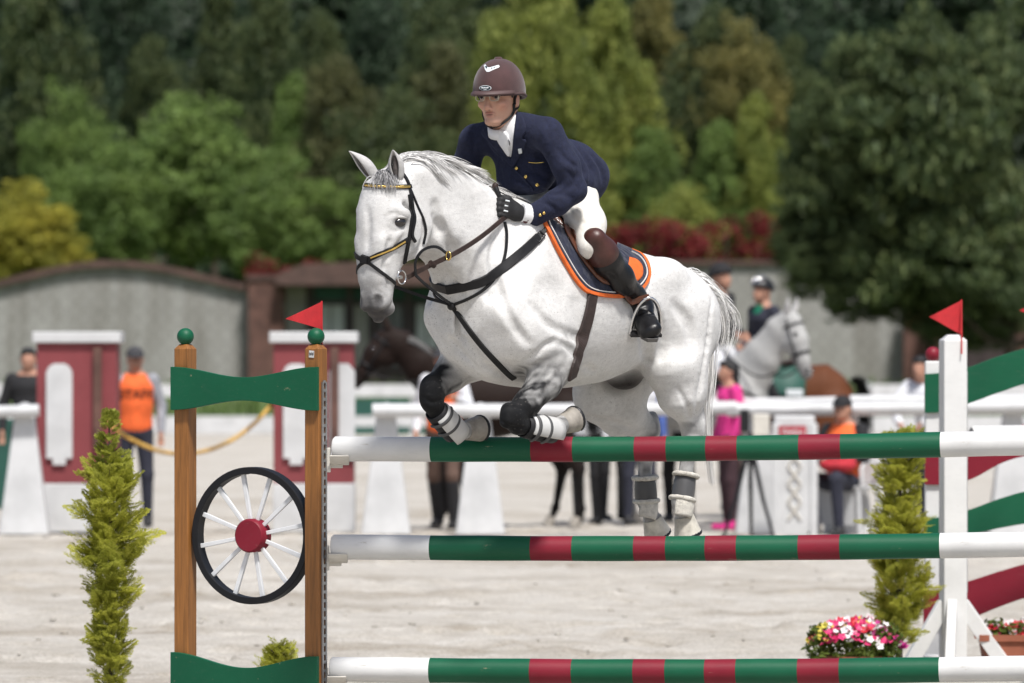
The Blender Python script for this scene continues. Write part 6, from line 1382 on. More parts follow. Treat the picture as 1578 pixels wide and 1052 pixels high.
# ------------------------------------------------------------------ arena furniture in the middle distance
D5 = 52.0
def pillar(px, label):
    o = thing('pillar_block', label, 'pillar', (wx(px, D5), D5, 0), 0, 'red and white show pillars'); s = D5 / FPX
    w = 63 * s
    mb = MB(); mb.box((-w, 0, 0.0), (w, 0.5, zr(745, D5))); bevel(mb.build('base', M['plastic_white'], o), .01)
    mb = MB(); mb.box((-w * .98, 0.01, zr(745, D5)), (w * .98, 0.49, zr(528, D5))); bevel(mb.build('shaft', M['rose_paint'], o), .01)
    mb = MB(); mb.box((-w - .03, -0.04, zr(528, D5)), (w + .03, 0.54, zr(511, D5))); bevel(mb.build('cap', M['plastic_white'], o), .012)
    hh_ = 78 * s; a = 20 * s; zc = zr(638, D5); c = 10 * s
    mb = MB(); mb.prism([(-a, -hh_ + c), (-a + c, -hh_ + c), (-a + c, -hh_), (a - c, -hh_), (a - c, -hh_ + c), (a, -hh_ + c), (a, hh_ - c * 1.3), (a - c * .5, hh_ - c * .4), (a - c * 1.2, hh_), (-a + c * 1.2, hh_), (-a + c * .5, hh_ - c * .4), (-a, hh_ - c * 1.3)], (-w * .42, -0.012, zc), (1, 0, 0), (0, 0, 1), .03); mb.build('panel', M['plastic_white'], o)
    mb = MB(); mb.box((w * .42, -0.05, zr(690, D5)), (w * .62, -0.012, zr(535, D5))); mb.build('corner_batten', M['brick'], o)
    return o
pl1 = pillar(118, 'dark red show pillar with white panel beside the standing steward')
pl2 = pillar(483, 'dark red show pillar with white panel behind the brown wing')
mb = MB(); s = D5 / FPX; mb.prism([(p[0] * s, p[1] * s) for p in ((-20, -70), (20, -70), (20, 66), (10, 78), (-10, 78), (-20, 66))], (44 * s, -0.012, zr(638, D5)), (1, 0, 0), (0, 0, 1), .03); mb.build('panel', M['plastic_white'], pl2)
def rail_support(px, label, D=D5 - .6, w=38):
    o = thing('rail_support', label, 'rail support', (wx(px, D), D, 0), 0, 'white tapered rail supports'); s = D / FPX
    a, b, h = w * s, 14 * s, zr(632, D); mb = MB()
    V_ = [(-a, -.16, 0), (a, -.16, 0), (a, .16, 0), (-a, .16, 0), (-b, -.05, h), (b, -.05, h), (b, .05, h), (-b, .05, h)]
    mb.add(V_, [(3, 2, 1, 0), (0, 1, 5, 4), (1, 2, 6, 5), (2, 3, 7, 6), (3, 0, 4, 7), (4, 5, 6, 7)]); bevel(mb.build('block', M['plastic_white'], o), .015, 3)
    mb = MB(); mb.tube([(0, -.1, h + .012), (0, .1, h + .012)], .06, 10); mb.build('saddle_cup', M['plastic_white'], o)
for px, l in ((38, 'leftmost white tapered rail support beside the dark red pillar'), (595, 'white tapered rail support left of the bay horse front legs'), (740, 'white tapered rail support between the bay horse legs'), (1170, 'white tapered rail support behind the black tripod'), (1307, 'white tapered rail support behind the seated steward chair'), (1560, 'white tapered rail support behind the wave board wing')): rail_support(px, l)
def rail(p0, y0, p1, y1, D, r_, label, group='white arena rails', D1=None):
    A = W(p0, y0, D); B = W(p1, y1, D1 or D); o = thing('rail', label, 'rail', A, 0, group); mb = MB(); n = 9; mb.tube([(B - A) * (i / (n - 1)) + Vector((0, 0, -.012 * math.sin(math.pi * i / (n - 1)))) for i in range(n)], r_, 14); mb.build('bar', M['plastic_white'], o)
rail(-120, 633, 60, 632, D5 - .75, .055, 'short white rail at the left edge beside the red pillar')
rail(574, 632, 1135, 628, D5 - .75, .062, 'white rail passing behind the horse folded front legs')
rail(1120, 631, 1760, 622, D5 - .75, .062, 'white rail in front of the waiting horses at right')
rail(1090, 618, 1300, 617, D5 + .6, .04, 'thin white rail behind the main rail in front of the grey waiting horse')
rail(1310, 617, 1800, 611, D5 + .6, .05, 'second white rail behind the wave board wing')
# far rail fence
DF = 112.0
def far_fence(p0, p1, label):
    o = thing('rail_fence', label, 'fence', (wx((p0 + p1) / 2, DF), DF, 0), 0, 'far white rail fence'); h = (wx(p1, DF) - wx(p0, DF)) / 2; g = zr(677, DF)
    for y0, y1 in ((592, 611), (641, 657)):
        mb = MB(); mb.box((-h, -.03, zr(y1, DF)), (h, .03, zr(y0, DF))); mb.build('board', M['plastic_white'], o)
    x = -h + .1
    while x < h: mb = MB(); mb.box((x - .05, .032, 0), (x + .05, .12, zr(588, DF))); mb.build('post', M['plastic_white'], o); x += 1.9
far_fence(-160, 470, 'far white board fence behind the standing steward'); far_fence(480, 1090, 'far white board fence behind the bay horse'); far_fence(1330, 1800, 'far white board fence under the big dark tree')
o = thing('boundary_board', 'dark green boundary boards under the far fence behind the bay horse', 'boundary board', (wx(640, 118), 118, 0)); mb = MB(); mb.box((wx(470, 118) - wx(640, 118), 0, 0), (wx(1100, 118) - wx(640, 118), .08, .75)); mb.build('board', M['green_board'], o)
o = thing('ground_kerb', 'long white kerb board lying along the far edge of the sand', 'kerb', (0, 119, 0)); mb = MB(); mb.box((-24, 0, 0), (24, .12, .16)); bevel(mb.build('board', M['plastic_white'], o), .01)
o = thing('boundary_board', 'short dark green box at the left edge below the rail', 'boundary board', (wx(6, 60), 60, 0)); mb = MB(); mb.box((-.25, 0, 0), (.09, .3, .95)); bevel(mb.build('board', M['green_board'], o), .01)
# yellow rope slung between the pillars
o = thing('rope', 'yellow rope slung across behind the brown wing', 'rope', W(166, 652, D5 - .05)); b = W(166, 652, D5 - .05)
mb = MB(); mb.tube([W(x, y, D5 - .05 - .3 * math.sin(i)) - b for i, (x, y) in enumerate([tuple(q) for q in catmull([(166, 652), (200, 676), (250, 696), (300, 698), (350, 682), (390, 654), (420, 622)], 5)])], .019, 8); mb.build('cord', M['rope'], o)

# ------------------------------------------------------------------ people in the background
def cloth(name, c, rough=.85): return pm(name, c, rough, .2, 12, .5, 16, bdist=.012)
M['vest'] = cloth('orange vest', (0.78, 0.135, 0.03)); M['grey_cloth'] = cloth('grey sweatshirt', (0.28, 0.29, 0.32)); M['navy_cloth'] = cloth('navy trousers', (0.022, 0.024, 0.040)); M['black_cloth'] = cloth('black cloth', (0.012, 0.012, 0.014)); M['white_cloth'] = cloth('white shirt cloth', (0.66, 0.67, 0.70)); M['pink_cloth'] = cloth('pink jacket', (0.62, 0.03, 0.22)); M['green_cloth'] = cloth('green collar', (0.0, 0.14, 0.075)); M['red_cloth'] = cloth('red bag cloth', (0.42, 0.022, 0.035)); M['dark_grey'] = cloth('dark grey cap', (0.045, 0.045, 0.05)); M['brown_cloth'] = cloth('brown trousers', (0.10, 0.06, 0.045)); M['tan'] = pm('background skin', (0.42, 0.22, 0.15), .6, .15, 12, 0); M['shoe'] = pm('shoe', (0.02, 0.02, 0.022), .5); M['blue_cloth'] = cloth('blue print cloth', (0.05, 0.09, 0.28)); M['wine_cloth'] = cloth('wine dark trousers', (0.045, 0.020, 0.026))
POSE = {'stand': dict(pel=.93, sh=(0.0, 1.42), hd=(.015, 1.585), knee=((.03, .11, .50), (.0, -.11, .50)), ank=((.0, .12, .08), (-.03, -.11, .08)), elb=((-.03, .25, 1.14), (-.03, -.25, 1.14)), wr=((.07, .24, .90), (.06, -.25, .89))),
        'lead': dict(pel=.93, sh=(0.02, 1.42), hd=(.04, 1.585), knee=((.10, .11, .50), (-.05, -.11, .50)), ank=((.06, .12, .08), (-.2, -.11, .1)), elb=((.05, .25, 1.15), (-.03, -.25, 1.14)), wr=((.28, .20, 1.22), (.10, -.24, .92))),
        'sit': dict(pel=.50, sh=(-.02, .98), hd=(.03, 1.14), knee=((.44, .13, .52), (.44, -.13, .52)), ank=((.40, .14, .08), (.34, -.12, .08)), elb=((.06, .24, .72), (.06, -.24, .72)), wr=((.30, .09, .66), (.30, -.07, .66))),
        'ride': dict(pel=.02, sh=(.05, .50), hd=(.07, .665), knee=((.27, .30, -.22), (.27, -.30, -.22)), ank=((.03, .33, -.60), (.03, -.33, -.60)), elb=((.02, .23, .22), (.02, -.23, .22)), wr=((.27, .09, .12), (.27, -.09, .12))),
        'lean': dict(pel=.93, sh=(.16, 1.36), hd=(.24, 1.50), knee=((.0, .11, .50), (.0, -.11, .50)), ank=((-.06, .12, .08), (-.06, -.11, .08)), elb=((.34, .25, 1.12), (.34, -.25, 1.12)), wr=((.44, .12, .98), (.44, -.12, .98)))}
def person(label, loc, face, pose, top, legs, head='cap', headmat='dark_grey', vest=None, shoe='shoe', scale=1.0, group=None, boots=None, text=None, collar=None, sleeves=None, longhair=False):
    """face: heading angle in radians (0 = +x)"""
    o = thing('person', label, 'person', loc, face, group); o.scale = (scale,) * 3; p = POSE[pose]; h = .016; pz = p['pel']; sx, sz = p['sh']; hx, hz = p['hd']
    pel = np.array((0, 0, pz)); sh = np.array((sx, 0, sz))
    B_ = [ell((hx, 0, hz), (.092, .074, .112), .03), ell((hx + .055, 0, hz - .055), (.04, .042, .048), .03), ell((hx + .098, 0, hz - .02), (.016, .013, .022), .012), ec((hx - .02, 0, hz - .07), (sx, 0, sz), .055, .06, .03)] + [ell((hx - .005, s * .076, hz - .01), (.016, .008, .03), .01) for s in (1, -1)]
    for w_, e_ in zip(p['wr'], p['elb']):
        w_, e_ = np.array(w_), np.array(e_); d = (w_ - e_) / np.linalg.norm(w_ - e_); B_ += [ec(w_, w_ + d * .07, (.036, .024), (.034, .018), .02)]
        for k in range(4): f0 = w_ + d * .07 + np.array((0, (k - 1.5) * .017, 0)); B_.append(ec(f0, f0 + d * .055 + np.array((0, 0, -.02)), .009, .008, .008))
        B_.append(ec(w_ + d * .03, w_ + d * .07 + np.array((.02, 0, .02)), .012, .010, .01))
    B_.append(ec(pel, sh, (.09, .12), (.07, .12), .03))
    for s, e_, w_ in zip((1, -1), p['elb'], p['wr']): B_ += chain([sh + np.array((0, s * .15, -.03)), np.array(e_), np.array(w_)], [.042, .036, .03], .02)
    v, f = skin(B_, .011, 1); mobj('body', mesh_of('body', v, f, True), M['tan'], o)
    T_ = chain([pel + np.array((0, 0, .0)), pel * .55 + sh * .45, sh - np.array((0, 0, .10)), sh - np.array((0, 0, .02))], [(.115, .155), (.11, .145), (.118, .17), (.06, .12)], .05)
    for s, e_, w_ in zip((1, -1), p['elb'], p['wr']): T_ += chain([sh + np.array((0, s * .165, -.03)), np.array(e_), np.array(w_)], [.066, .052, .040], .03)
    v, f = skin(T_, h, 1); mobj('top', mesh_of('top', v, f, True), M[top], o)
    L_ = [ell(pel - np.array((0, 0, .03)), (.12, .155, .11), .04)]
    for s, k_, a_ in zip((1, -1), p['knee'], p['ank']): L_ += chain([pel + np.array((0, s * .085, -.03)), np.array(k_), np.array(a_)], [.092, .064, .046], .03)
    v, f = skin(L_, h, 1); mobj('trousers', mesh_of('trousers', v, f, True), M[legs], o)
    for a_, k_ in zip(p['ank'], p['knee']):
        a_ = np.array(a_); k_ = np.array(k_); S_ = [ec(a_ + np.array((-.05, 0, -.04)), a_ + np.array((.15, 0, -.045)), (.035, .04), (.028, .04), .02), ec(a_, a_ + np.array((0, 0, -.03)), .05, .045, .02)]
        if boots: S_.append(ec(a_, a_ * .15 + k_ * .85, .055, .066, .02))
        v, f = skin(S_, .012, 1); mobj('shoe', mesh_of('shoe', v, f, True), M[boots or shoe], o)
    if vest:
        V_ = chain([pel + np.array((0, 0, .03)), pel * .55 + sh * .45, sh - np.array((0, 0, .10)), sh - np.array((0, 0, .015))], [(.132, .168), (.124, .158), (.130, .178), (.072, .12)], .05); v, f = skin(V_, h, 1); vo = mobj('vest', mesh_of('vest', v, f, True), M[vest], o)
        if text:
            tv, tf = text_poly(text, .125); bv = BVHTree.FromPolygons(v.tolist(), f.tolist()); P3 = []
            zc = pz * .35 + sz * .65
            for (a, b) in tv:
                hit = bv.ray_cast(Vector((1, a, zc + b)), Vector((-1, 0, 0)))[0]; P3.append(tuple((hit if hit is not None else Vector((.1, a, zc + b))) + Vector((.006, 0, 0))))
            mobj('lettering', mesh_of('lettering', P3, [q[::-1] for q in tf]), M['black_cloth'], vo)
    if collar: mb = MB(); mb.tube([(sx + .02, 0, sz - .05), (sx + .02, 0, sz + .035)], [.10, .066], 16); mb.build('collar', M[collar], o)
    c = (hx - .008, 0, hz + .035)
    if head == 'cap':
        mb = MB(); v, f = skin([ell(c, (.104, .086, .092), .02)], .011, 1, cut=[((0, 0, hz + .025), (0, 0, -1))]); q = mobj('cap', mesh_of('cap', v, f, True), M[headmat], o)
        mb = MB(); n = 11; a_ = np.linspace(-.9, .9, n); mb.strip([(0, 0)] * 2, [(0, 0)] * 2, (0, 0, 0), (1, 0, 0), (0, 0, 1), .001) if False else None
        q0 = [Vector((c[0] + .10 * math.cos(a), .083 * math.sin(a), hz + .032)) for a in a_]; q1 = [Vector((c[0] + .10 * math.cos(a) + .075 * math.cos(a * 1.4), .083 * math.sin(a), hz + .018)) for a in a_]; up = Vector((0, 0, .007))
        mb.add(q0 + q1 + [p_ + up for p_ in q0] + [p_ + up for p_ in q1], [f_ for i in range(n - 1) for f_ in ((i, n + i, n + i + 1, i + 1), (2 * n + i, 2 * n + i + 1, 3 * n + i + 1, 3 * n + i), (n + i, 3 * n + i, 3 * n + i + 1, n + i + 1))]); mb.build('peak', M[headmat], q)
        head = 'hairback'
    elif head == 'helmet':
        v, f = skin([ell((c[0], 0, c[2] + .008), (.125, .104, .112), .02), ell((c[0] - .03, 0, c[2] - .03), (.095, .098, .07), .03), ell((c[0] + .115, 0, hz + .035), (.045, .07, .008), .015)], .010, 1, cut=[((0, 0, hz + .012), (.25, 0, -1))]); q = mobj('helmet', mesh_of('helmet', v, f, True), M[headmat], o)
        if label and 'chrome' in label:
            for s in (1, -1):
                mb = MB(); mb.tube([Vector((c[0] + .115 * math.cos(a), s * (.035 + .012 * math.sin(a)), c[2] + .008 + .117 * math.sin(a))) for a in np.linspace(.35, 1.5, 8)], .011, 8); mb.build('chrome_stripe', M['chrome'], q)
        mb = MB(); mb.tube([(hx + .01, .078, hz), (hx + .045, .05, hz - .095), (hx + .06, 0, hz - .118), (hx + .045, -.05, hz - .095), (hx + .01, -.078, hz)], .006, 6); mb.build('strap', M['black_cloth'], q)
    if head in ('hair', 'hairback') or longhair:
        pr = [ell((hx - .022, 0, hz + .022), (.094, .083, .098), .02)] if head == 'hair' or longhair else [ell((hx - .045, 0, hz - .01), (.06, .078, .07), .02)]
        if head == 'hair': pr.append(ell((hx + .03, 0, hz + .075), (.065, .07, .04), .02))
        if longhair: pr += [ec((hx - .05, 0, hz), (hx - .075, 0, hz - .24), (.06, .08), (.045, .075), .03)]
        pr.append(ell((hx + .085, 0, hz - .035), (.05, .055, .075), .02, sub=True)); v, f = skin(pr, .011, 1); mobj('hair', mesh_of('hair', v, f, True), M['hair'], o)
    return o
def at(px, D, z=0.0): v = W(px, HY, D); v.z = z; return v
DOWN = R(-90)                # facing the camera
person('steward in orange vest and grey cap standing beside the left red pillar', at(208, 53.5), DOWN + R(8), 'stand', 'grey_cloth', 'navy_cloth', vest='vest', text='STAFF')
person('dark clothed person half hidden behind the left red pillar', at(44, 55.5), DOWN, 'stand', 'black_cloth', 'black_cloth', head='hair')
person('steward in orange vest leading the dark bay horse', at(684, 52.9), DOWN + R(-15), 'lead', 'white_cloth', 'brown_cloth', vest='vest', text='STAFF', boots='black_cloth', head='cap')
person('person in blue and white top behind the horse hind legs', at(985, 54.2), DOWN + R(20), 'stand', 'blue_cloth', 'navy_cloth', head='hair', vest='white_cloth', scale=.94)
person('person in white shirt and black boots behind the horse belly', at(905, 54.6), DOWN + R(-25), 'stand', 'white_cloth', 'black_cloth', head='hair', boots='black_cloth', scale=.92)
person('woman with black hair and pink jacket beside the tripod', at(1124, 52.6), DOWN + R(-70), 'stand', 'pink_cloth', 'wine_cloth', head='hair', longhair=True, scale=.93, shoe='pink_cloth')
person('seated steward in orange vest with a red bag on the white chair', at(1300, 51.0, .0), DOWN + R(-28), 'sit', 'black_cloth', 'navy_cloth', vest='vest', head='cap', headmat='black_cloth')
person('man in white shirt leaning on the rail behind the white stand', at(1436, 53.6), DOWN + R(-30), 'lean', 'white_cloth', 'navy_cloth', head='hair')
person('person in dark jacket and black boots right of the bay horse legs', at(944, 55.8), DOWN + R(30), 'stand', 'navy_cloth', 'black_cloth', head='helmet', headmat='black_cloth', boots='black_cloth', scale=.95)
person('person in white top and dark trousers just left of the pink jacket woman', at(1046, 55.2), DOWN + R(-20), 'stand', 'white_cloth', 'black_cloth', head='cap', headmat='navy_cloth', scale=.95)
# red bag
o = thing('bag', 'red bag on the lap of the seated steward', 'bag', at(1291, 50.66, .60)); v, f = skin([ell((0, 0, .04), (.17, .13, .07), .03), ell((.06, .02, .08), (.10, .10, .07), .04)], .014, 1); mobj('pouch', mesh_of('pouch', v, f, True), M['red_cloth'], o); mb = MB(); mb.tube([(-.1, -.05, .07), (-.05, -.1, .12), (.05, -.1, .12), (.1, -.05, .07)], .008, 6); mb.build('handle', M['red_cloth'], o)
# garden chair
o = thing('garden_chair', 'white plastic garden chair under the seated steward', 'chair', at(1303, 51.1), DOWN + R(-28))
mb = MB(); mb.box((-.22, -.24, .42), (.24, .24, .45)); bevel(mb.build('seat', M['plastic_white'], o), .012)
mb = MB(); mb.box((-.25, -.24, .452), (-.22, .24, .88)); bevel(mb.build('backrest', M['plastic_white'], o), .012)
mb = MB(); mb.box((.20, -.22, .10), (.215, .22, .42)); mb.build('front_panel', M['plastic_white'], o)
for sx_, sy_ in ((.21, .22), (.21, -.22), (-.21, .22), (-.21, -.22)): mb = MB(); mb.tube([(sx_, sy_, .42), (sx_ * 1.12, sy_ * 1.12, 0)], [.026, .02], 8); mb.build('leg', M['plastic_white'], o)
for sy_ in (.26, -.26): mb = MB(); mb.tube([(.22, sy_, .44), (.23, sy_, .60), (.18, sy_, .66), (-.22, sy_, .67)], .019, 8); mb.build('armrest', M['plastic_white'], o)
# finish stand
o = thing('finish_sign', 'white plastic stand with a red FINISH sign', 'sign', at(1226, 50.6)); s = 50.6 / FPX
mb = MB(); mb.box((-33 * s, 0, 0), (30 * s, .10, zr(640, 50.6))); bevel(mb.build('stand', M['plastic_white'], o), .02, 3)
mb = MB(); mb.box((-36 * s, -.02, 0), (-22 * s, -.002, zr(652, 50.6))); mb.box((22 * s, -.02, 0), (34 * s, -.002, zr(652, 50.6))); bevel(mb.build('upright', M['plastic_white'], o), .01)
M['sign_red'] = pm('sign red', (0.36, 0.02, 0.035), .5, .1); mb = MB(); mb.box((-26 * s, -.03, zr(677, 50.6)), (16 * s, -.021, zr(656, 50.6))); pn = mb.build('sign_panel', M['sign_red'], o)
tv, tf = text_poly('FINISH', .075); mobj('lettering', mesh_of('lettering', [(a * .86 - 5 * s, -.033, zr(666.5, 50.6) + b) for a, b in tv], tf), M['white_print'], pn)
mb = MB()
for i in range(5):
    z = zr(800, 50.6) + i * .16; mb.tube([(-12 * s, -.012, z), (8 * s, -.012, z + .15)], .010, 6); mb.tube([(8 * s, -.012, z), (-12 * s, -.012, z + .15)], .010, 6)
mb.build('lattice', M['cup'], o)
# tripod with timing cell
o = thing('tripod', 'black camera tripod standing in front of the white rail support', 'tripod', at(1156, 50.3)); s = 50.3 / FPX; hz_ = zr(700, 50.3)
for a, l in ((200, .26), (330, .24), (85, .22)): mb = MB(); d = Vector((math.cos(R(a)), math.sin(R(a)), 0)); mb.tube([d * .03 + uz * hz_, d * l * .55 + uz * hz_ * .45, d * l * 1.0], [.022, .018, .014], 8); mb.build('leg', M['black_paint'], o)
mb = MB(); mb.tube([(0, 0, hz_ - .3), (0, 0, hz_ + .2)], .018, 8); mb.build('column', M['black_paint'], o)
mb = MB(); mb.box((-.09, -.05, hz_ + .2), (-.01, .05, hz_ + .40)); bevel(mb.build('device', M['dark_metal'], o), .01)
mb = MB(); mb.box((.02, -.05, hz_ + .16), (.17, .05, hz_ + .36)); bevel(mb.build('timing_box', M['cup'], o), .015)

# ------------------------------------------------------------------ background horses
def bg_horse(label, loc, face, coatc, points, mane, head_up=1.0, walk=0.0, scale=1.0, group=None, pale=False):
    o = thing('horse', label, 'horse', loc, face, group); o.scale = (scale,) * 3
    Pp = [sec('x', [-.80, -.72, -.55, -.3, 0, .3, .5, .66, .72], [1.22, 1.24, 1.28, 1.24, 1.20, 1.20, 1.22, 1.20, 1.18], None, [.10, .20, .29, .31, .34, .36, .33, .22, .10], [.08, .18, .255, .28, .29, .27, .22, .17, .09], .05, 2.1)]
    if head_up > .5: pc = [(.50, 0, 1.36), (.72, 0, 1.62), (.90, 0, 1.86), (1.00, 0, 1.96)]; hp = (1.02, 0, 1.95); mz = (1.20, 0, 1.44)
    else: pc = [(.50, 0, 1.36), (.74, 0, 1.58), (.95, 0, 1.78), (1.06, 0, 1.86)]; hp = (1.07, 0, 1.84); mz = (1.38, 0, 1.40)
    Pp += chain(pc, [(.27, .13), (.19, .105), (.14, .085), (.11, .075)], .06)
    hp, mz = np.array(hp), np.array(mz); m1 = hp * .62 + mz * .38; Pp += chain([hp, m1, hp * .25 + mz * .75, mz], [(.115, .078), (.125, .09), (.075, .055), (.062, .052)], .03)
    Pp.append(ell(hp * .68 + mz * .32 - np.array((.09, 0, .05)), (.09, .06, .10), .04))
    for s in (1, -1):
        f = walk * s
        Pp += chain([(.42, s * .14, 1.12), (.42 + f * .10, s * .15, .92), (.42 + f * .20, s * .15, .52), (.40 + f * .26, s * .15, .17), (.44 + f * .28, s * .15, .08)], [(.14, .08), (.095, .065), (.05, .045), (.032, .03), (.036, .034)], .03)
        Pp += [ell((.42 + f * .2, s * .15, .50), (.055, .05, .06), .02), ell((.40 + f * .26, s * .15, .17), (.042, .038, .04), .02)]
        Pp += chain([(-.60, s * .14, 1.20), (-.55 - f * .06, s * .16, .88), (-.72 - f * .12, s * .15, .56), (-.70 - f * .22, s * .15, .18), (-.66 - f * .22, s * .15, .08)], [(.24, .12), (.14, .09), (.058, .045), (.034, .03), (.036, .034)], .04)
        Pp += [ell((-.735 - f * .12, s * .15, .57), (.06, .042, .07), .02), ell((-.70 - f * .22, s * .15, .18), (.042, .038, .04), .02)]
    v, f_ = skin(Pp, .017, 2); Cc = np.tile(np.array(coatc), (len(v), 1)); m = np.clip((.72 - v[:, 2]) / .25, 0, 1)[:, None]; Cc = Cc * (1 - m) + np.array(points) * m
    mm = np.clip(1 - np.linalg.norm((v - mz) / .16, axis=1), 0, 1)[:, None]; Cc = Cc * (1 - mm) + np.array((.10, .09, .09) if pale else (.012, .01, .01)) * mm
    me = mesh_of('body', v, f_, True); paint_verts(me, Cc); mobj('body', me, M['coat_bg'], o)
    ax = (mz - hp) / np.linalg.norm(mz - hp)
    for s in (1, -1):
        e0 = Vector(hp + np.array((-.01, s * .055, .06))); mb = MB(); mb.tube([e0, e0 + Vector((.025, s * .02, .08)), e0 + Vector((.04, s * .025, .17))], [.032, .036, .004], 10, ell=.5); mb.build('ear', M['coat_pale'] if pale else M['coat_dark'], o)
        mb = MB(); c = hp * .66 + mz * .34 + np.array((.045, s * .082, .045)); mb.ball(c, (.026, .016, .022), 12, 8); mb.build('eye', M['eye'], o)
        mb = MB(); c = hp * .06 + mz * .94 + np.array((.045, s * .042, .01)); mb.ball(c, (.02, .012, .024), 10, 8); mb.build('nostril', M['eye'], o)
    for x, y in [(.44 + walk * .28, .15), (.44 - walk * .28, -.15), (-.66 - walk * .22, .15), (-.66 + walk * .22, -.15)]:
        mb = MB(); mb.tube([(x, y, .10), (x + .035, y, .0)], [.042, .062], 14); mb.build('hoof', M['hoof'], o)
    rng = np.random.default_rng(int(abs(loc[0]) * 100)); Vv, Fv = [], []; k = 0
    pcn = np.array(catmull([np.array(p) for p in pc], 12)); rad = np.interp(np.linspace(0, 1, len(pcn)), [0, .33, .66, 1], [.27, .19, .14, .11])
    for _ in range(420):
        i = rng.integers(4, len(pcn) - 1); tg = pcn[i] - pcn[i - 1]; tg /= np.linalg.norm(tg); nn_ = np.array((-tg[2], 0, tg[0])); p = pcn[i] + nn_ * rad[i] * .94; side = 1 if mane[0] != 'r' else -1; d = np.array((-.03, side * rng.uniform(.01, .03), -.02)); 
        for j in range(5): Vv += [p + np.array((.010, 0, 0)), p - np.array((.010, 0, 0))]; p = p + d; d = d + np.array((0, -side * .004, -.010))
        for j in range(4): Fv.append((k + 2 * j, k + 2 * j + 1, k + 2 * j + 3, k + 2 * j + 2))
        k += 10
    hm = M['mane_pale'] if pale else M['mane_dark']; mobj('mane', mesh_of('mane', np.array(Vv), Fv), hm, o)
    Vv, Fv = [], []; k = 0
    for _ in range(420):
        p = np.array((-.80, 0, 1.40)) + rng.normal(0, .018, 3); sp = rng.normal(0, .012, 3); d = np.array((-.055, 0, .005)) + sp; n = 8; L = rng.uniform(.75, 1.1)
        for j in range(n): Vv += [p + np.array((0, .008, 0)), p - np.array((0, .008, 0))]; p = p + d * L; d = d * np.array((.72, 1, 1)) + np.array((0, 0, -.030 if j < 4 else 0)); d[:2] *= .9
        for j in range(n - 1): Fv.append((k + 2 * j, k + 2 * j + 1, k + 2 * j + 3, k + 2 * j + 2))
        k += 2 * n
    mobj('tail', mesh_of('tail', np.array(Vv), Fv), hm, o)
    # bridle
    def ring(f, w, nm):
        c = hp * (1 - f) + mz * f; aa = float(np.interp(f, [0, .38, .75, 1], [.115, .125, .075, .062])) + .008; bb = float(np.interp(f, [0, .38, .75, 1], [.078, .09, .055, .052])) + .010; nv_ = np.array((ax[2], 0, -ax[0])); mb = MB(); mb.tube([Vector(c + nv_ * aa * math.cos(a) + np.array((0, bb * math.sin(a), 0))) for a in np.linspace(0, 2 * math.pi, 21)], w, 6, ell=.5); mb.build(nm, LB, brd)
    brd = thing('bridle', 'dark bridle worn by the ' + label, 'bridle', HM @ Vector((0, 0, 0)), 0, 'background bridles'); brd.location = loc; brd.rotation_euler = (0, 0, face); brd.scale = (scale,) * 3; brd['label'] = 'bridle on the ' + label.split(' with ')[0]
    ring(.62, .012, 'noseband'); ring(.10, .010, 'browband')
    for s in (1, -1):
        nv_ = np.array((ax[2], 0, -ax[0])); q = [hp + np.array((0, s * .08, .02)), hp * .55 + mz * .45 + np.array((0, s * .10, 0)), hp * .25 + mz * .75 + np.array((-.02, s * .068, 0))]; mb = MB(); mb.tube([Vector(t_) for t_ in catmull(q, 5)], .009, 6); mb.build('cheekpiece', LB, brd)
        mb = MB(); mb.tube([Vector(t_) for t_ in catmull([hp * .22 + mz * .78 + np.array((-.02, s * .07, 0)), np.array((.80, s * .20, 1.42)), np.array((.38, s * .12, 1.62))], 7)], .009, 6); mb.build('rein', LB, brd)
    mb = MB(); mb.tube([Vector(t_) for t_ in catmull([(.30, .16, 1.50), (.52, .26, 1.36), (.72, .14, 1.22), (.76, 0, 1.18), (.72, -.14, 1.22), (.52, -.26, 1.36), (.30, -.16, 1.50)], 6)], .016, 6); mb.build('breast_strap', LB, brd)
    return o
M['coat_bg'] = coat('background coat', 0); M['coat_pale'] = coat('pale ears', 0, False, (.55, .54, .53)); M['coat_dark'] = coat('dark ears', 0, False, (.03, .02, .016)); M['mane_pale'] = hair('pale mane', (.35, .34, .33), (.55, .54, .5), (.66, .65, .62)); M['mane_dark'] = hair('dark mane', (.008, .008, .008), (.014, .013, .013), (.022, .02, .02))
LEFT, RIGHT = R(180), 0.0
bg_horse('dark bay horse led along the rail behind the brown wing', at(766, 53.6), LEFT + R(6), (.018, .010, .0075), (.008, .007, .007), 'l', 0.0, .5, .97)
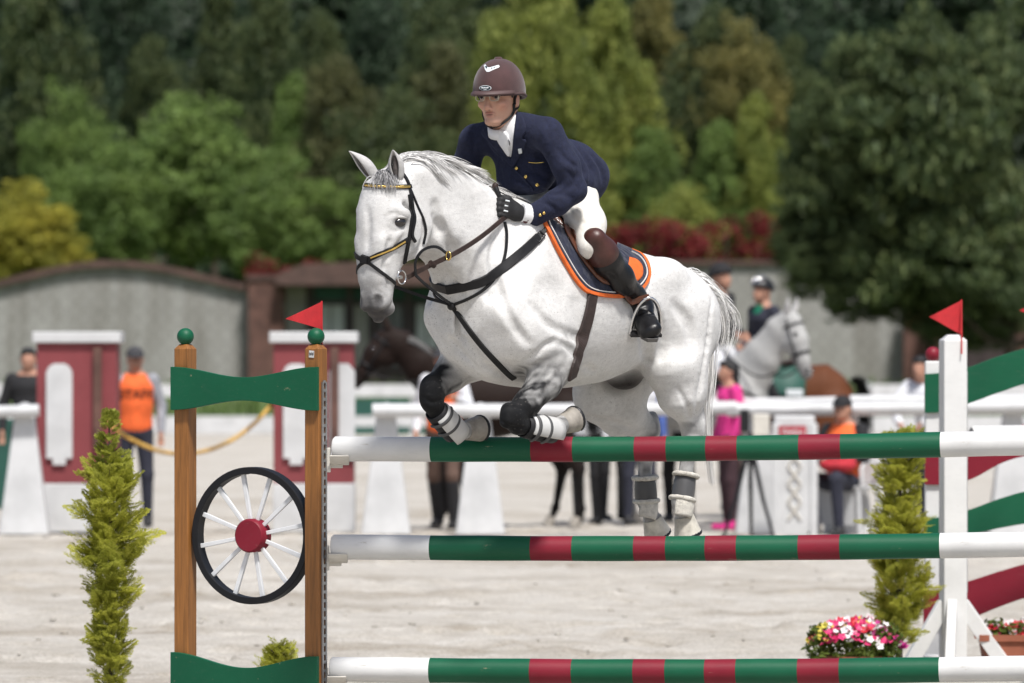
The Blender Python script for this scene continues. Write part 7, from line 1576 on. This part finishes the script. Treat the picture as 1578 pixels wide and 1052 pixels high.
bg_horse('grey horse waiting behind the rail with its head to the right', at(1078, 54.6), RIGHT + R(-34), (.47, .47, .46), (.30, .30, .30), 'l', 1.0, .1, 1.0, pale=True)
bg_horse('chestnut bay horse with black tail facing away from the camera at right', at(1195, 57.6), LEFT + R(-12), (.130, .046, .020), (.018, .014, .012), 'l', 1.0, -.2, .98)
def bg_saddle(label, loc, face, padm, sc=1.0):
    o = thing('saddle', label, 'saddle', loc, face, 'background saddles'); o.scale = (sc,) * 3; v, f = skin(chain([(.20, 0, 1.585), (0, 0, 1.555), (-.24, 0, 1.60)], [(.03, .09), (.03, .15), (.035, .16)], .03), .016, 1); mobj('seat', mesh_of('seat', v, f, True), M['saddle_dark'], o)
    for s in (1, -1):
        Vv = []; nu_ = 8
        for j in range(nu_ + 1):
            th = R(20 + 66 * j / nu_)
            for x in (-.36, -.1, .12, .30): Vv.append((x, s * (.305 * math.sin(th)), 1.20 + .365 * math.cos(th)))
        q = mobj('pad', mesh_of('pad', Vv, [(j * 4 + i, j * 4 + i + 1, (j + 1) * 4 + i + 1, (j + 1) * 4 + i) for j in range(nu_) for i in range(3)], True), M[padm], o); md = q.modifiers.new('s', 'SOLIDIFY'); md.thickness = .02; md.offset = 0
        if padm == 'green_board': mb = MB(); mb.box((-.34, s * .335 - .004, 1.24), (-.17, s * .335 + .004, 1.31)); mb.build('pad_label', M['white_print'], q)
bg_saddle('dark saddle on the grey waiting horse', at(1078, 54.6), RIGHT + R(-34), 'navy_cloth'); bg_saddle('dark saddle with green pad on the chestnut bay horse', at(1195, 57.6), LEFT + R(-12), 'green_board', .98)
person('rider in black helmet half hidden behind the leaping horse tail', at(1102, 54.6, 1.70), RIGHT + R(-34), 'ride', 'black_cloth', 'white_cloth', head='helmet', headmat='black_cloth', boots='black_cloth')
person('rider in chrome striped helmet and green collar on the chestnut bay horse', at(1183, 57.6, 1.60), LEFT + R(35), 'ride', 'navy_cloth', 'white_cloth', head='helmet', headmat='dark_metal', boots='black_cloth', collar='green_cloth')
